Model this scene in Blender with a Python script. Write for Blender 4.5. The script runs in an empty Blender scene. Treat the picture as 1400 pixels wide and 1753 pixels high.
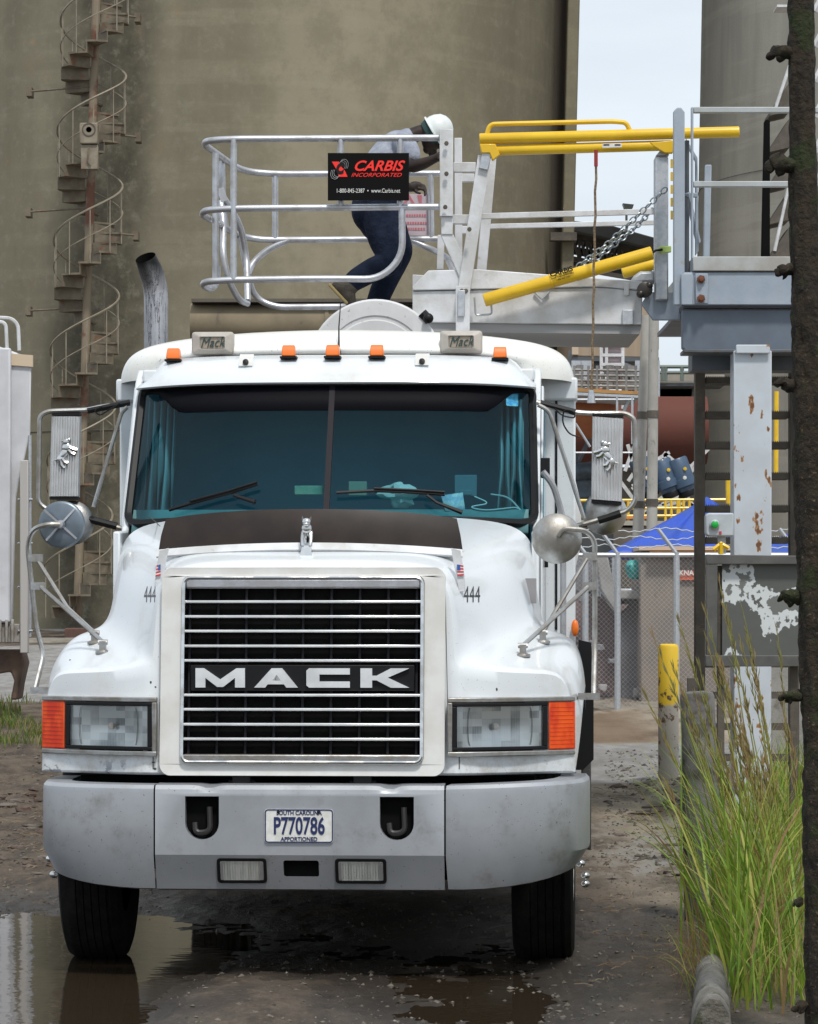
import bpy, bmesh, math, random
from mathutils import Vector, Matrix, noise
from mathutils.geometry import tessellate_polygon
R = math.radians
sc = bpy.context.scene
col = sc.collection

# ------------------------------------------------------------------ camera
FOC, EYE, HOR = 5600.0, 1.65, 1040.0      # focal length in photo pixels, eye height, horizon row
cam = bpy.data.cameras.new('camera'); co = bpy.data.objects.new('camera', cam); col.objects.link(co)
co.location = (0, 0, EYE); co.rotation_euler = (R(90), 0, 0)
cam.sensor_fit = 'HORIZONTAL'; cam.sensor_width = 36; cam.lens = 36*FOC/1400
cam.shift_y = (HOR-876.5)/1400; cam.clip_start = 0.5; cam.clip_end = 3000
sc.camera = co

# ------------------------------------------------------------------ light
SUN_EL, SUN_ROT = 58, 164
w = bpy.data.worlds.new('World'); sc.world = w; w.use_nodes = True
nt = w.node_tree; nt.nodes.clear()
out = nt.nodes.new('ShaderNodeOutputWorld'); bg = nt.nodes.new('ShaderNodeBackground')
sky = nt.nodes.new('ShaderNodeTexSky'); sky.sky_type = 'NISHITA'; sky.sun_disc = False
sky.sun_elevation = R(SUN_EL); sky.sun_rotation = R(SUN_ROT)
tc = nt.nodes.new('ShaderNodeTexCoord'); mp = nt.nodes.new('ShaderNodeMapping'); mp.inputs['Scale'].default_value = (1.6, 1.6, 7)
mp.inputs['Location'].default_value = (0.35, 0.1, 0.9)
nz = nt.nodes.new('ShaderNodeTexNoise'); nz.inputs['Scale'].default_value = 3.0; nz.inputs['Detail'].default_value = 6; nz.inputs['Roughness'].default_value = .55
cr = nt.nodes.new('ShaderNodeValToRGB'); cr.color_ramp.elements[0].position = .36; cr.color_ramp.elements[1].position = .62
cr.color_ramp.elements[0].color = (.84,.84,.84,1); cr.color_ramp.elements[1].color = (1,1,1,1)
mx = nt.nodes.new('ShaderNodeMix'); mx.data_type = 'RGBA'
nt.links.new(tc.outputs['Generated'], mp.inputs[0]); nt.links.new(mp.outputs[0], nz.inputs[0]); nt.links.new(nz.outputs[0], cr.inputs[0])
nt.links.new(cr.outputs[0], mx.inputs['Factor']); nt.links.new(sky.outputs[0], mx.inputs['A'])
mx.inputs['B'].default_value = (9.6, 10.5, 11.4, 1)       # cloud cover, on the sky texture's own scale
nt.links.new(mx.outputs['Result'], bg.inputs[0]); bg.inputs[1].default_value = 0.082
nt.links.new(bg.outputs[0], out.inputs[0])
sun = bpy.data.lights.new('sun', 'SUN'); sun.energy = 2.6; sun.angle = R(8); sun.color = (1, .96, .9)
so = bpy.data.objects.new('sun', sun); col.objects.link(so)
_a = R(SUN_ROT)   # sky rotation is clockwise from +Y
sd = Vector((math.sin(_a)*math.cos(R(SUN_EL)), math.cos(_a)*math.cos(R(SUN_EL)), math.sin(R(SUN_EL))))
so.rotation_euler = sd.to_track_quat('Z', 'Y').to_euler(); so.location = sd*50
sc.view_settings.view_transform = 'Standard'; sc.view_settings.look = 'None'; sc.view_settings.gamma = 1
sc.view_settings.exposure = 0.08
sc.render.engine = 'CYCLES'
try:
    sc.cycles.use_denoising = True; sc.cycles.max_bounces = 8; sc.cycles.transparent_max_bounces = 12
    sc.cycles.sample_clamp_indirect = 6
except Exception: pass

# ------------------------------------------------------------------ helpers
V = Vector
OFF = {}
def W(px, py, D):                                   # photo pixel at a known distance -> metres
    return V(((px-700)/FOC*D, D, EYE+(HOR-py)/FOC*D))
def thing(name, label, cat, loc=(0,0,0), rz=0, group=None, world=True):
    o = bpy.data.objects.new(name, None); col.objects.link(o)
    o.location = loc; o.rotation_euler = (0, 0, rz); o['label'] = label; o['category'] = cat
    o.empty_display_size = .2
    if group: o['group'] = group
    OFF[o] = V(loc) if world else V((0,0,0))
    return o
def tag(o, label=None, cat=None, group=None, kind=None):
    if label: o['label'] = label
    if cat: o['category'] = cat
    if group: o['group'] = group
    if kind: o['kind'] = kind
    return o
def fillet(pts, rad, n=5):
    pts = [V(p) for p in pts]; res = [pts[0]]
    for i in range(1, len(pts)-1):
        a, b, c = pts[i-1], pts[i], pts[i+1]
        r = min(rad, (a-b).length*.49, (c-b).length*.49)
        p, q = b+(a-b).normalized()*r, b+(c-b).normalized()*r
        for k in range(n+1):
            t = k/n; res.append((1-t)**2*p+2*t*(1-t)*b+t*t*q)
    res.append(pts[-1]); return res
class MB:
    def __init__(s): s.v = []; s.f = []
    def add(s, vs, fs):
        o = len(s.v); s.v += [V(p) for p in vs]; s.f += [tuple(i+o for i in f) for f in fs]; return s
    def box(s, x0, x1, y0, y1, z0, z1):
        return s.add([(x0,y0,z0),(x1,y0,z0),(x1,y1,z0),(x0,y1,z0),(x0,y0,z1),(x1,y0,z1),(x1,y1,z1),(x0,y1,z1)],
            [(0,3,2,1),(4,5,6,7),(0,1,5,4),(1,2,6,5),(2,3,7,6),(3,0,4,7)])
    def beam(s, a, b, w, h, up=(0,0,1)):            # bar from a to b, w sideways, h along up
        a, b = V(a), V(b); d = (b-a).normalized(); up = V(up)
        if abs(d.dot(up)) > .98: up = V((0,1,0))
        sd_ = d.cross(up).normalized(); u = sd_.cross(d).normalized(); sd_ *= w/2; u *= h/2
        return s.add([a-sd_-u,a+sd_-u,b+sd_-u,b-sd_-u,a-sd_+u,a+sd_+u,b+sd_+u,b-sd_+u],
            [(0,3,2,1),(4,5,6,7),(0,1,5,4),(1,2,6,5),(2,3,7,6),(3,0,4,7)])
    def tube(s, pts, r, n=10, closed=False, flat=1):
        pts = [V(p) for p in pts]; N = len(pts)
        rs = r if isinstance(r, (list, tuple)) else [r]*N
        def tan(i):
            if closed: return (pts[(i+1)%N]-pts[i-1]).normalized()
            return (pts[min(i+1,N-1)]-pts[max(i-1,0)]).normalized()
        t = tan(0); nrm = t.cross(V((0,0,1)))
        if nrm.length < .05: nrm = t.cross(V((0,1,0)))
        nrm.normalize(); vs = []; fs = []
        for i in range(N):
            t = tan(i); nrm = (nrm-t*nrm.dot(t)).normalized(); b = t.cross(nrm)
            for k in range(n):
                a = 2*math.pi*k/n; vs.append(pts[i]+nrm*(rs[i]*math.cos(a))+b*(rs[i]*flat*math.sin(a)))
        for i in range(N if closed else N-1):
            j = (i+1) % N
            for k in range(n):
                l = (k+1) % n; fs.append((i*n+k, i*n+l, j*n+l, j*n+k))
        if not closed: fs += [tuple(range(n))[::-1], tuple((N-1)*n+k for k in range(n))]
        return s.add(vs, fs)
    def prism(s, poly, d):
        poly = [V(p) for p in poly]; d = V(d); n = len(poly)
        return s.add(poly+[p+d for p in poly], [tuple(range(n))[::-1], tuple(range(n,2*n))]+[(i,(i+1)%n,n+(i+1)%n,n+i) for i in range(n)])
    def lathe(s, prof, c, axis=(0,0,1), n=32, cap=False):
        c = V(c); ax = V(axis).normalized(); a = ax.orthogonal().normalized(); b = ax.cross(a); vs = []; fs = []
        for r, h in prof:
            for k in range(n):
                t = 2*math.pi*k/n; vs.append(c+ax*h+a*(r*math.cos(t))+b*(r*math.sin(t)))
        m = len(prof)
        for i in range(m-1):
            for k in range(n):
                l = (k+1)%n; fs.append((i*n+k, i*n+l, (i+1)*n+l, (i+1)*n+k))
        if cap: fs += [tuple(range(n))[::-1], tuple((m-1)*n+k for k in range(n))]
        return s.add(vs, fs)
    def ball(s, c, r, n=12, m=8, rot=None):
        c = V(c); r = V(r) if hasattr(r, '__len__') else V((r,r,r)); vs = []; fs = []
        for i in range(m+1):
            p = math.pi*i/m
            for k in range(n):
                t = 2*math.pi*k/n
                q = V((r.x*math.sin(p)*math.cos(t), r.y*math.sin(p)*math.sin(t), r.z*math.cos(p)))
                if rot: q = rot @ q
                vs.append(c+q)
        for i in range(m):
            for k in range(n): l=(k+1)%n; fs.append((i*n+k,(i+1)*n+k,(i+1)*n+l,i*n+l))
        return s.add(vs, fs)
    def loft(s, rows, closed=False):
        n = len(rows[0]); vs = [p for r in rows for p in r]; fs = []
        for i in range(len(rows)-1):
            for k in range(n if closed else n-1):
                l = (k+1)%n; fs.append((i*n+k, i*n+l, (i+1)*n+l, (i+1)*n+k))
        return s.add(vs, fs)
    def holes(s, outer, inner, map3, thick=None):   # flat panel with openings; map3(u,v)->3D
        loops = [outer]+inner; flat = [p for l in loops for p in l]
        tris = tessellate_polygon([[V((p[0],p[1],0)) for p in l] for l in loops])
        s.add([map3(*p) for p in flat], [tuple(t) for t in tris])
        if thick is not None:
            for l in loops:
                n = len(l); a = [V(map3(*p)) for p in l]
                s.add(a+[p+V(thick) for p in a], [(i,(i+1)%n,n+(i+1)%n,n+i) for i in range(n)])
        return s
    def mirror(s, x=0):
        n = len(s.v); s.v += [V((2*x-p.x,p.y,p.z)) for p in s.v]; s.f += [tuple(i+n for i in f[::-1]) for f in s.f]; return s
    def xf(s, M): s.v = [M @ p for p in s.v]; return s
    def build(s, name, mat, parent=None, bevel=0, smooth=35, sub=0, solid=0, weld=False, seg=2, off=None, fix=True):
        o_ = OFF.get(parent, V((0,0,0))) if off is None else V(off)
        me = bpy.data.meshes.new(name); me.from_pydata([p-o_ for p in s.v], [], s.f)
        bm = bmesh.new(); bm.from_mesh(me)
        bmesh.ops.remove_doubles(bm, verts=bm.verts, dist=1e-5)
        if fix: bmesh.ops.recalc_face_normals(bm, faces=bm.faces)
        bm.to_mesh(me); bm.free()
        if smooth:
            for p in me.polygons: p.use_smooth = True
            if not sub: me.set_sharp_from_angle(angle=R(smooth))
        me.materials.append(mat); me.update()
        o = bpy.data.objects.new(name, me); col.objects.link(o)
        if parent: o.parent = parent; OFF[o] = o_ if off is None else V(off)
        if solid: m = o.modifiers.new('solid','SOLIDIFY'); m.thickness = solid; m.offset = -1
        if sub: m = o.modifiers.new('sub','SUBSURF'); m.levels = sub; m.render_levels = sub
        if bevel: m = o.modifiers.new('bevel','BEVEL'); m.width = bevel; m.segments = seg; m.limit_method = 'ANGLE'; m.angle_limit = R(40); m.harden_normals = False
        return o
def rrect(x0, x1, z0, z1, r, n=5):
    res = []
    for cx, cz, a0 in ((x1-r,z1-r,0),(x0+r,z1-r,90),(x0+r,z0+r,180),(x1-r,z0+r,270)):
        for k in range(n+1):
            a = R(a0+90*k/n); res.append((cx+r*math.cos(a), cz+r*math.sin(a)))
    return res
def text_geo(mb, body, o, right, up, size, sx=1, shear=0, bold=0, depth=.0, align='CENTER', res=4):
    cu = bpy.data.curves.new('lettering', 'FONT'); cu.body = body; cu.size = 1; cu.shear = shear; cu.offset = bold
    cu.align_x = align; cu.align_y = 'CENTER'; cu.extrude = depth/size/2 if depth else 0; cu.resolution_u = res
    ob = bpy.data.objects.new('lettering', cu); col.objects.link(ob)
    me = bpy.data.meshes.new_from_object(ob)
    r, u = V(right).normalized(), V(up).normalized(); nn = r.cross(u)
    mb.add([V(o)+r*(v.co.x*size*sx)+u*(v.co.y*size)+nn*(v.co.z*size) for v in me.vertices], [tuple(p.vertices) for p in me.polygons])
    bpy.data.objects.remove(ob); bpy.data.curves.remove(cu); bpy.data.meshes.remove(me)
def copy_tree(o, parent=None, loc=None, label=None):
    c = o.copy(); col.objects.link(c); c.parent = parent; OFF[c] = OFF.get(o, V((0,0,0)))
    if loc is not None: c.location = loc
    if label: c['label'] = label
    for ch in list(o.children): copy_tree(ch, c)
    return c

# ------------------------------------------------------------------ materials
def hexc(h):
    f = lambda c: c/12.92 if c <= .04045 else ((c+.055)/1.055)**2.4
    return tuple(f(int(h[i:i+2],16)/255) for i in (0,2,4))+(1,)
def mat(name, c, rough=.5, metal=0, c2=None, scale=8, detail=6, lo=.35, hi=.65, bump=0, bscale=60, coat=0, spec=.5, stretch=(1,1,1), rvar=0, c3=None, s3=3, lo3=.6, hi3=.7, trans=0, emit=None, extra=None):
    m = bpy.data.materials.new(name); m.use_nodes = True; n = m.node_tree; b = n.nodes['Principled BSDF']
    L = n.links.new
    b.inputs['Base Color'].default_value = tuple(c[:3])+(1,); b.inputs['Roughness'].default_value = rough; b.inputs['Metallic'].default_value = metal
    b.inputs['Coat Weight'].default_value = coat; b.inputs['Coat Roughness'].default_value = .08; b.inputs['Specular IOR Level'].default_value = spec
    if trans: b.inputs['Transmission Weight'].default_value = trans
    if emit: b.inputs['Emission Color'].default_value = tuple(emit[:3])+(1,); b.inputs['Emission Strength'].default_value = emit[3]
    t = n.nodes.new('ShaderNodeTexCoord'); mpn = n.nodes.new('ShaderNodeMapping'); mpn.inputs['Scale'].default_value = stretch; L(t.outputs['Object'], mpn.inputs[0])
    csrc = None
    def noi(sc_, det=6, ro=.6):
        q = n.nodes.new('ShaderNodeTexNoise'); q.inputs['Scale'].default_value = sc_; q.inputs['Detail'].default_value = det; q.inputs['Roughness'].default_value = ro
        L(mpn.outputs[0], q.inputs[0]); return q.outputs[0]
    def ramp(src, a, z):
        q = n.nodes.new('ShaderNodeMapRange'); q.inputs[1].default_value = a; q.inputs[2].default_value = z; q.interpolation_type = 'SMOOTHSTEP'; L(src, q.inputs[0]); return q.outputs[0]
    def mixc(f, A, B):
        q = n.nodes.new('ShaderNodeMix'); q.data_type = 'RGBA'; L(f, q.inputs['Factor'])
        for s_, x in (('A',A),('B',B)):
            if isinstance(x, tuple): q.inputs[s_].default_value = tuple(x[:3])+(1,)
            else: L(x, q.inputs[s_])
        return q.outputs['Result']
    if c2:
        f = ramp(noi(scale, detail), lo, hi); csrc = mixc(f, tuple(c[:3]), tuple(c2[:3]))
        if rvar:
            q = n.nodes.new('ShaderNodeMapRange'); q.inputs[3].default_value = rough; q.inputs[4].default_value = rough+rvar; L(f, q.inputs[0]); L(q.outputs[0], b.inputs['Roughness'])
    if c3:
        f3 = ramp(noi(s3, 8, .7), lo3, hi3); csrc = mixc(f3, csrc if csrc else tuple(c[:3]), tuple(c3[:3]))
    if extra: csrc = extra(n, L, mpn, noi, ramp, mixc, csrc if csrc else tuple(c[:3]), b) or csrc
    if csrc: L(csrc, b.inputs['Base Color'])
    if bump:
        bn = n.nodes.new('ShaderNodeBump'); bn.inputs['Strength'].default_value = min(1, bump); bn.inputs['Distance'].default_value = .01*max(1,bump)
        L(noi(bscale, 6), bn.inputs['Height']); L(bn.outputs[0], b.inputs['Normal'])
    return m
def gradz(n, L, mpn, axis, a, z):                     # mask along an object axis (for dirt with a place of its own)
    sp = n.nodes.new('ShaderNodeSeparateXYZ'); t = n.nodes.new('ShaderNodeTexCoord'); L(t.outputs['Object'], sp.inputs[0])
    q = n.nodes.new('ShaderNodeMapRange'); q.inputs[1].default_value = a; q.inputs[2].default_value = z; L(sp.outputs[axis], q.inputs[0]); return q.outputs[0]
def mul(n, L, a, b):
    q = n.nodes.new('ShaderNodeMath'); q.operation = 'MULTIPLY'; L(a, q.inputs[0])
    if isinstance(b, (int, float)): q.inputs[1].default_value = b
    else: L(b, q.inputs[1])
    return q.outputs[0]
def paint_extra(n, L, mpn, noi, ramp, mixc, base, b):
    c_ = mixc(mul(n, L, ramp(noi(3, 8, .7), .52, .78), .55), base, (.48,.44,.36))      # dusty film
    c_ = mixc(mul(n, L, mul(n, L, ramp(noi(9, 8, .75), .40, .70), gradz(n, L, mpn, 2, 1.25, .92)), .55), c_, (.34,.29,.22))   # road spray low down
    c_ = mixc(ramp(noi(150, 2), .70, .73), c_, (.22,.19,.15))                           # specks
    chips = mul(n, L, ramp(noi(14, 5), .60, .62), gradz(n, L, mpn, 2, .99, .93))
    return mixc(chips, c_, (.30,.32,.36))
M = {}
M['paint'] = mat('white_paint', (.67,.705,.73), .28, coat=.6, extra=paint_extra, bump=.03, bscale=5)
def roof_extra(n, L, mpn, noi, ramp, mixc, base, b):
    c_ = mixc(mul(n, L, ramp(noi(2.5, 8, .7), .45, .75), .4), base, (.62,.55,.42))
    return mixc(ramp(noi(90, 3), .66, .70), c_, (.30,.26,.20))
M['roof_paint'] = mat('speckled_white_paint', (.80,.80,.76), .38, coat=.3, extra=roof_extra)
M['surround'] = mat('grey_white_paint', (.68,.68,.66), .4, c2=(.60,.585,.55), scale=6, coat=.2)
M['bumper'] = mat('silver_paint', (.385,.40,.425), .40, metal=.4, c2=(.325,.34,.36), scale=2.5, coat=.15, c3=(.22,.21,.19), s3=4, lo3=.52, hi3=.8,
    extra=lambda n,L,mpn,noi,ramp,mixc,base,b: mixc(mul(n,L,ramp(noi(16,10,.8),.55,.80),.35), mixc(ramp(noi(95,2),.70,.73), base, (.07,.06,.05)), (.20,.18,.15)))
M['black'] = mat('black_plastic', (.008,.008,.009), .5, spec=.25)
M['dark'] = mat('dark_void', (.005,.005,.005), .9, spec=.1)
M['rubber'] = mat('tyre_rubber', (.008,.008,.009), .85, c2=(.020,.018,.016), spec=.15, scale=9, bump=.3, bscale=90)
M['bright'] = mat('bright_trim', (.86,.87,.88), .22, metal=.45, c2=(.70,.71,.72), scale=7)
M['chrome'] = mat('chrome', (.72,.73,.74), .12, metal=1, c2=(.55,.55,.54), scale=12, rvar=.2)
M['chrome_dull'] = mat('dull_metal', (.50,.50,.49), .32, metal=1, c2=(.30,.28,.25), scale=7, rvar=.25, bump=.15, bscale=40)
M['alu'] = mat('aluminium', (.56,.57,.60), .38, metal=.85, c2=(.42,.42,.43), scale=9, rvar=.2, stretch=(1,1,1), c3=(.25,.24,.22), s3=18, lo3=.62, hi3=.8, bump=.1, bscale=70)
M['alu_white'] = mat('oxidised_aluminium', (.66,.67,.69), .6, metal=.15, c2=(.50,.50,.49), scale=4, c3=(.28,.25,.21), s3=16, lo3=.64, hi3=.78, bump=.2, bscale=50)
M['galv'] = mat('galvanised_steel', (.42,.45,.49), .5, metal=.6, c2=(.52,.54,.56), scale=30, bump=.1)
M['steel'] = mat('grey_painted_steel', (.33,.38,.44), .5, c2=(.27,.32,.38), scale=3, c3=(.34,.26,.17), s3=9, lo3=.60, hi3=.75, bump=.1, bscale=40)
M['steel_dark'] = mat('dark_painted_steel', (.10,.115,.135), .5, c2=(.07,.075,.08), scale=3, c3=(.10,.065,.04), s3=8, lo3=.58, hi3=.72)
M['steel_brown'] = mat('brown_grime_steel', (.105,.09,.07), .75, c2=(.07,.06,.048), scale=5, c3=(.17,.13,.09), s3=12, lo3=.55, hi3=.75, bump=.3)
def rustcol(n, L, mpn, noi, ramp, mixc, base, b):
    m2 = n.nodes.new('ShaderNodeMapping'); m2.inputs['Scale'].default_value = (1.6,1.6,.8); L(mpn.outputs[0], m2.inputs[0])
    q = n.nodes.new('ShaderNodeTexNoise'); q.inputs['Scale'].default_value = 12; q.inputs['Detail'].default_value = 6; L(m2.outputs[0], q.inputs[0])
    c_ = mixc(ramp(q.outputs[0], .63, .65), base, (.30,.15,.05))
    return mixc(ramp(q.outputs[0], .67, .69), c_, (.13,.06,.03))
M['column_paint'] = mat('pale_rusty_column_paint', (.50,.55,.60), .5, c2=(.44,.47,.50), scale=2.2, extra=rustcol)
M['yellow'] = mat('yellow_paint', (.78,.50,.012), .38, c2=(.70,.43,.01), scale=5, coat=.2, c3=(.40,.26,.04), s3=14, lo3=.66, hi3=.78)
M['orange'] = mat('amber_lens', (.80,.16,.005), .3, coat=.4)
M['red_orange'] = mat('turn_lens', (.62,.030,.003), .3, coat=.35, c2=(.85,.10,.005), scale=11, stretch=(1,1,.5))
M['white_sheet'] = mat('white_vinyl', (.75,.75,.72), .45, c2=(.62,.62,.58), scale=30)
M['rust'] = mat('rust', (.19,.07,.035), .8, c2=(.10,.035,.02), scale=6, bump=.4)
M['concrete'] = mat('concrete', (.30,.29,.27), .9, c2=(.22,.21,.19), scale=3, bump=.5, bscale=50, c3=(.12,.11,.09), s3=6, lo3=.55, hi3=.75)
def glass(name, tint, rough=0.0, f=1.5, gt=(1.,1.,1.)):
    m = bpy.data.materials.new(name); m.use_nodes = True; n = m.node_tree; n.nodes.clear(); L = n.links.new
    o = n.nodes.new('ShaderNodeOutputMaterial'); mxs = n.nodes.new('ShaderNodeMixShader'); tr = n.nodes.new('ShaderNodeBsdfTransparent'); g = n.nodes.new('ShaderNodeBsdfGlossy')
    fr = n.nodes.new('ShaderNodeFresnel'); fr.inputs[0].default_value = f; tr.inputs[0].default_value = tint+(1,); g.inputs['Roughness'].default_value = rough; g.inputs['Color'].default_value = (gt+(1,))
    L(fr.outputs[0], mxs.inputs[0]); L(tr.outputs[0], mxs.inputs[1]); L(g.outputs[0], mxs.inputs[2]); L(mxs.outputs[0], o.inputs[0]); return m
M['glass'] = glass('tinted_glass', (.46,.73,.79), .02, 1.30, (.8,.95,1.))
M['clear'] = glass('clear_lens', (.92,.94,.95), .03, 1.5)
M['mirror'] = mat('mirror_glass', (.8,.8,.8), .03, metal=1)
# ------------------------------------------------------------------ ground
def sst(a, b, x):
    t = min(1, max(0, (x-a)/(b-a))); return t*t*(3-2*t)
def slope(y):
    d = max(0, min(y, 62)-17); return .016*d+.0003*d*d
def blob(x, y, cx, cy, rx, ry): return math.exp(-(((x-cx)/rx)**2+((y-cy)/ry)**2))
def ground_z(x, y):
    z = slope(y)
    n1 = noise.noise(V((x*.9, y*.5, 1.3))); n2 = noise.noise(V((x*3.1, y*1.7, 5.1))); n3 = noise.noise(V((x*9, y*5, 2.2)))
    near = sst(24, 18, y)
    dip = .075*blob(x,y,-2.1,15.8,1.1,2.3)+.06*blob(x,y,-1.45,13.2,.42,1.7)+.041*blob(x,y,.34,13.55,.50,1.3)+.014*blob(x,y,.2,15.6,1.1,1.2)+.02*blob(x,y,-.95,15.4,.25,.9)
    bar = .034*blob(x,y,-.62,13.3,.34,1.5)+.02*blob(x,y,1.3,14,.5,4)
    z += near*(.022-dip+bar+.016*n1+.014*n2+.011*n3+.009*noise.noise(V((x*22,y*12,7))))+(1-near)*(.03*n1+.012*n2)
    z += .16*sst(1.75, 2.2, x-.0*y)*sst(30, 22, y)          # raised verge on the right
    z += .10*sst(-2.6,-4.2,x)*sst(17.5,21,y)*near+.25*blob(x,y,-5.2,27,2,5)*abs(n2+.3)
    return z
def axis(spans):
    r = []
    for a, b, st in spans:
        n = max(1, round((b-a)/st)); r += [a+(b-a)*i/n for i in range(n)]
    return r+[spans[-1][1]]
XS = axis([(-400,-60,80),(-60,-12,4),(-12,-3,.3),(-3,3,.03),(3,12,.3),(12,60,4),(60,400,80)])
YS = axis([(-60,8,8),(8,12,.2),(12,19,.035),(19,32,.1),(32,62,.5),(62,120,8),(120,1200,180)])
vs = [(x, y, ground_z(x, y)) for y in YS for x in XS]; nx = len(XS)
fs = [(j*nx+i, j*nx+i+1, (j+1)*nx+i+1, (j+1)*nx+i) for j in range(len(YS)-1) for i in range(nx-1)]
def mud_extra(n, L, mpn, noi, ramp, mixc, base, b):
    geo = n.nodes.new('ShaderNodeNewGeometry'); sp = n.nodes.new('ShaderNodeSeparateXYZ'); L(geo.outputs['Position'], sp.inputs[0])
    def mr(src, a, z, lo=0, hi=1):
        q = n.nodes.new('ShaderNodeMapRange'); q.interpolation_type = 'SMOOTHSTEP'; q.inputs[1].default_value = a; q.inputs[2].default_value = z; q.inputs[3].default_value = lo; q.inputs[4].default_value = hi; L(src, q.inputs[0]); return q.outputs[0]
    def add(a, c):
        q = n.nodes.new('ShaderNodeMath'); q.operation = 'ADD'; L(a, q.inputs[0])
        if isinstance(c, (int, float)): q.inputs[1].default_value = c
        else: L(c, q.inputs[1])
        return q.outputs[0]
    m2 = n.nodes.new('ShaderNodeMapping'); m2.inputs['Scale'].default_value = (1,.35,1); L(mpn.outputs[0], m2.inputs[0])
    def n2(s, d=8, r_=.65):
        q = n.nodes.new('ShaderNodeTexNoise'); q.inputs['Scale'].default_value = s; q.inputs['Detail'].default_value = d; q.inputs['Roughness'].default_value = r_; L(m2.outputs[0], q.inputs[0]); return q.outputs[0]
    big = n2(1.1); mid = n2(5); fine = noi(45, 6, .75)
    c_ = mixc(mr(mid, .35, .65), (.052,.036,.024), (.140,.104,.070))
    right = mul(n, L, mr(sp.outputs[0], .9, 1.7), mr(sp.outputs[1], 10, 19))
    c_ = mixc(mul(n, L, right, mr(n2(2.2), .3, .6)), c_, (.35,.295,.225))
    c_ = mixc(mul(n, L, mr(fine, .52, .75), .55), c_, (.25,.22,.18))
    c_ = mixc(mul(n, L, mr(fine, .48, .28), .7), c_, (.025,.02,.016))
    # pale concrete strips: apron by the silo, pad by the yellow bollard
    def strip(x0, x1, y0, y1, soft=.25):
        wob = add(sp.outputs[1], mul(n, L, add(big, -.5), 2.2)); wobx = add(sp.outputs[0], mul(n, L, add(mid, -.5), .5))
        return mul(n, L, mul(n, L, mr(wobx, x0-soft, x0+soft), mr(wobx, x1+soft, x1-soft)), mul(n, L, mr(wob, y0-soft, y0+soft), mr(wob, y1+soft, y1-soft)))
    conc = mixc(mr(mid, .3, .7), (.33,.32,.31), (.20,.19,.175))
    c_ = mixc(strip(-30, 2, 39.5, 54.5), c_, conc)
    c_ = mixc(strip(1.2, 6, 27.0, 32.2, .15), c_, conc)
    c_ = mixc(mul(n, L, strip(1.25, 2.3, 19.0, 23.5, .3), mr(mid, .45, .55)), c_, (.27,.25,.22))
    c_ = mixc(mul(n, L, strip(1.0, 2.6, 32.4, 37.8, .3), .8), c_, (.16,.10,.055))
    wet = mr(sp.outputs[2], .058, .012)
    wet = mul(n, L, wet, mr(sp.outputs[1], 22, 19))
    c_ = mixc(mul(n, L, wet, .78), c_, (.020,.015,.011))
    q = n.nodes.new('ShaderNodeMapRange'); q.inputs[3].default_value = .85; q.inputs[4].default_value = .38; L(wet, q.inputs[0]); L(q.outputs[0], b.inputs['Roughness'])
    bn = n.nodes.new('ShaderNodeBump'); bn.inputs['Strength'].default_value = .9; bn.inputs['Distance'].default_value = .03
    L(add(mul(n, L, fine, .6), noi(16, 8, .7)), bn.inputs['Height']); L(bn.outputs[0], b.inputs['Normal'])
    return c_
M['mud'] = mat('wet_mud', (.1,.08,.06), .8, extra=mud_extra)
g = MB(); g.v = [V(p) for p in vs]; g.f = fs
go = g.build('ground', M['mud'], smooth=180, fix=False); tag(go, kind='structure', label='muddy gravel yard with ruts')
# standing water in the ruts
wm = bpy.data.materials.new('muddy_water'); wm.use_nodes = True; b_ = wm.node_tree.nodes['Principled BSDF']
b_.inputs['Base Color'].default_value = (.034,.025,.016,1); b_.inputs['Roughness'].default_value = .04; b_.inputs['IOR'].default_value = 1.45
_n = wm.node_tree; _t = _n.nodes.new('ShaderNodeTexCoord'); _q = _n.nodes.new('ShaderNodeTexNoise'); _q.inputs['Scale'].default_value = 7; _q.inputs['Detail'].default_value = 3
_b = _n.nodes.new('ShaderNodeBump'); _b.inputs['Strength'].default_value = .06; _b.inputs['Distance'].default_value = .02
_n.links.new(_t.outputs['Object'], _q.inputs[0]); _n.links.new(_q.outputs[0], _b.inputs['Height']); _n.links.new(_b.outputs[0], b_.inputs['Normal'])
wb = MB(); wb.add([(-9,9,-.004),(1.6,9,-.004),(1.6,19,-.004),(-9,19,-.004)], [(0,1,2,3)])
tag(wb.build('water', wm, smooth=0, fix=False), label='brown puddle water in the wheel ruts', kind='structure')
# loose stones
random.seed(4)
st = MB()
for i in range(6500):
    if i < 3400: D = 12.7+9*random.random()**1.3; X = random.uniform(-.135, .125)*D if i % 4 else random.gauss(.45, .35)
    else:
        D = random.uniform(16, 31); X = random.choice([random.uniform(-.13,-.075), random.uniform(.06,.10)])*D
    r = random.choice([.003,.004,.004,.005,.006,.007,.009,.013])*(1 if D < 20 else 1.7)
    z = ground_z(X, D)
    if z < -.012 and random.random() < .6: continue
    q = []
    for k in range(6):
        d_ = [V((1,0,0)),V((-1,0,0)),V((0,1,0)),V((0,-1,0)),V((0,0,.7)),V((0,0,-.7))][k]
        q.append(V((X,D,z+r*.1))+d_*r*random.uniform(.6,1.3)+V((random.uniform(-.35,.35)*r,random.uniform(-.35,.35)*r,random.uniform(-.2,.2)*r)))
    st.add(q, [(0,2,4),(2,1,4),(1,3,4),(3,0,4),(2,0,5),(1,2,5),(3,1,5),(0,3,5)])
M['stone'] = mat('stones', (.15,.13,.105), .8, c2=(.06,.05,.04), scale=3, c3=(.25,.23,.20), s3=7, lo3=.60, hi3=.66)
tag(st.build('gravel', M['stone'], smooth=0), label='loose gravel strewn over the wet mud', kind='stuff')
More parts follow.
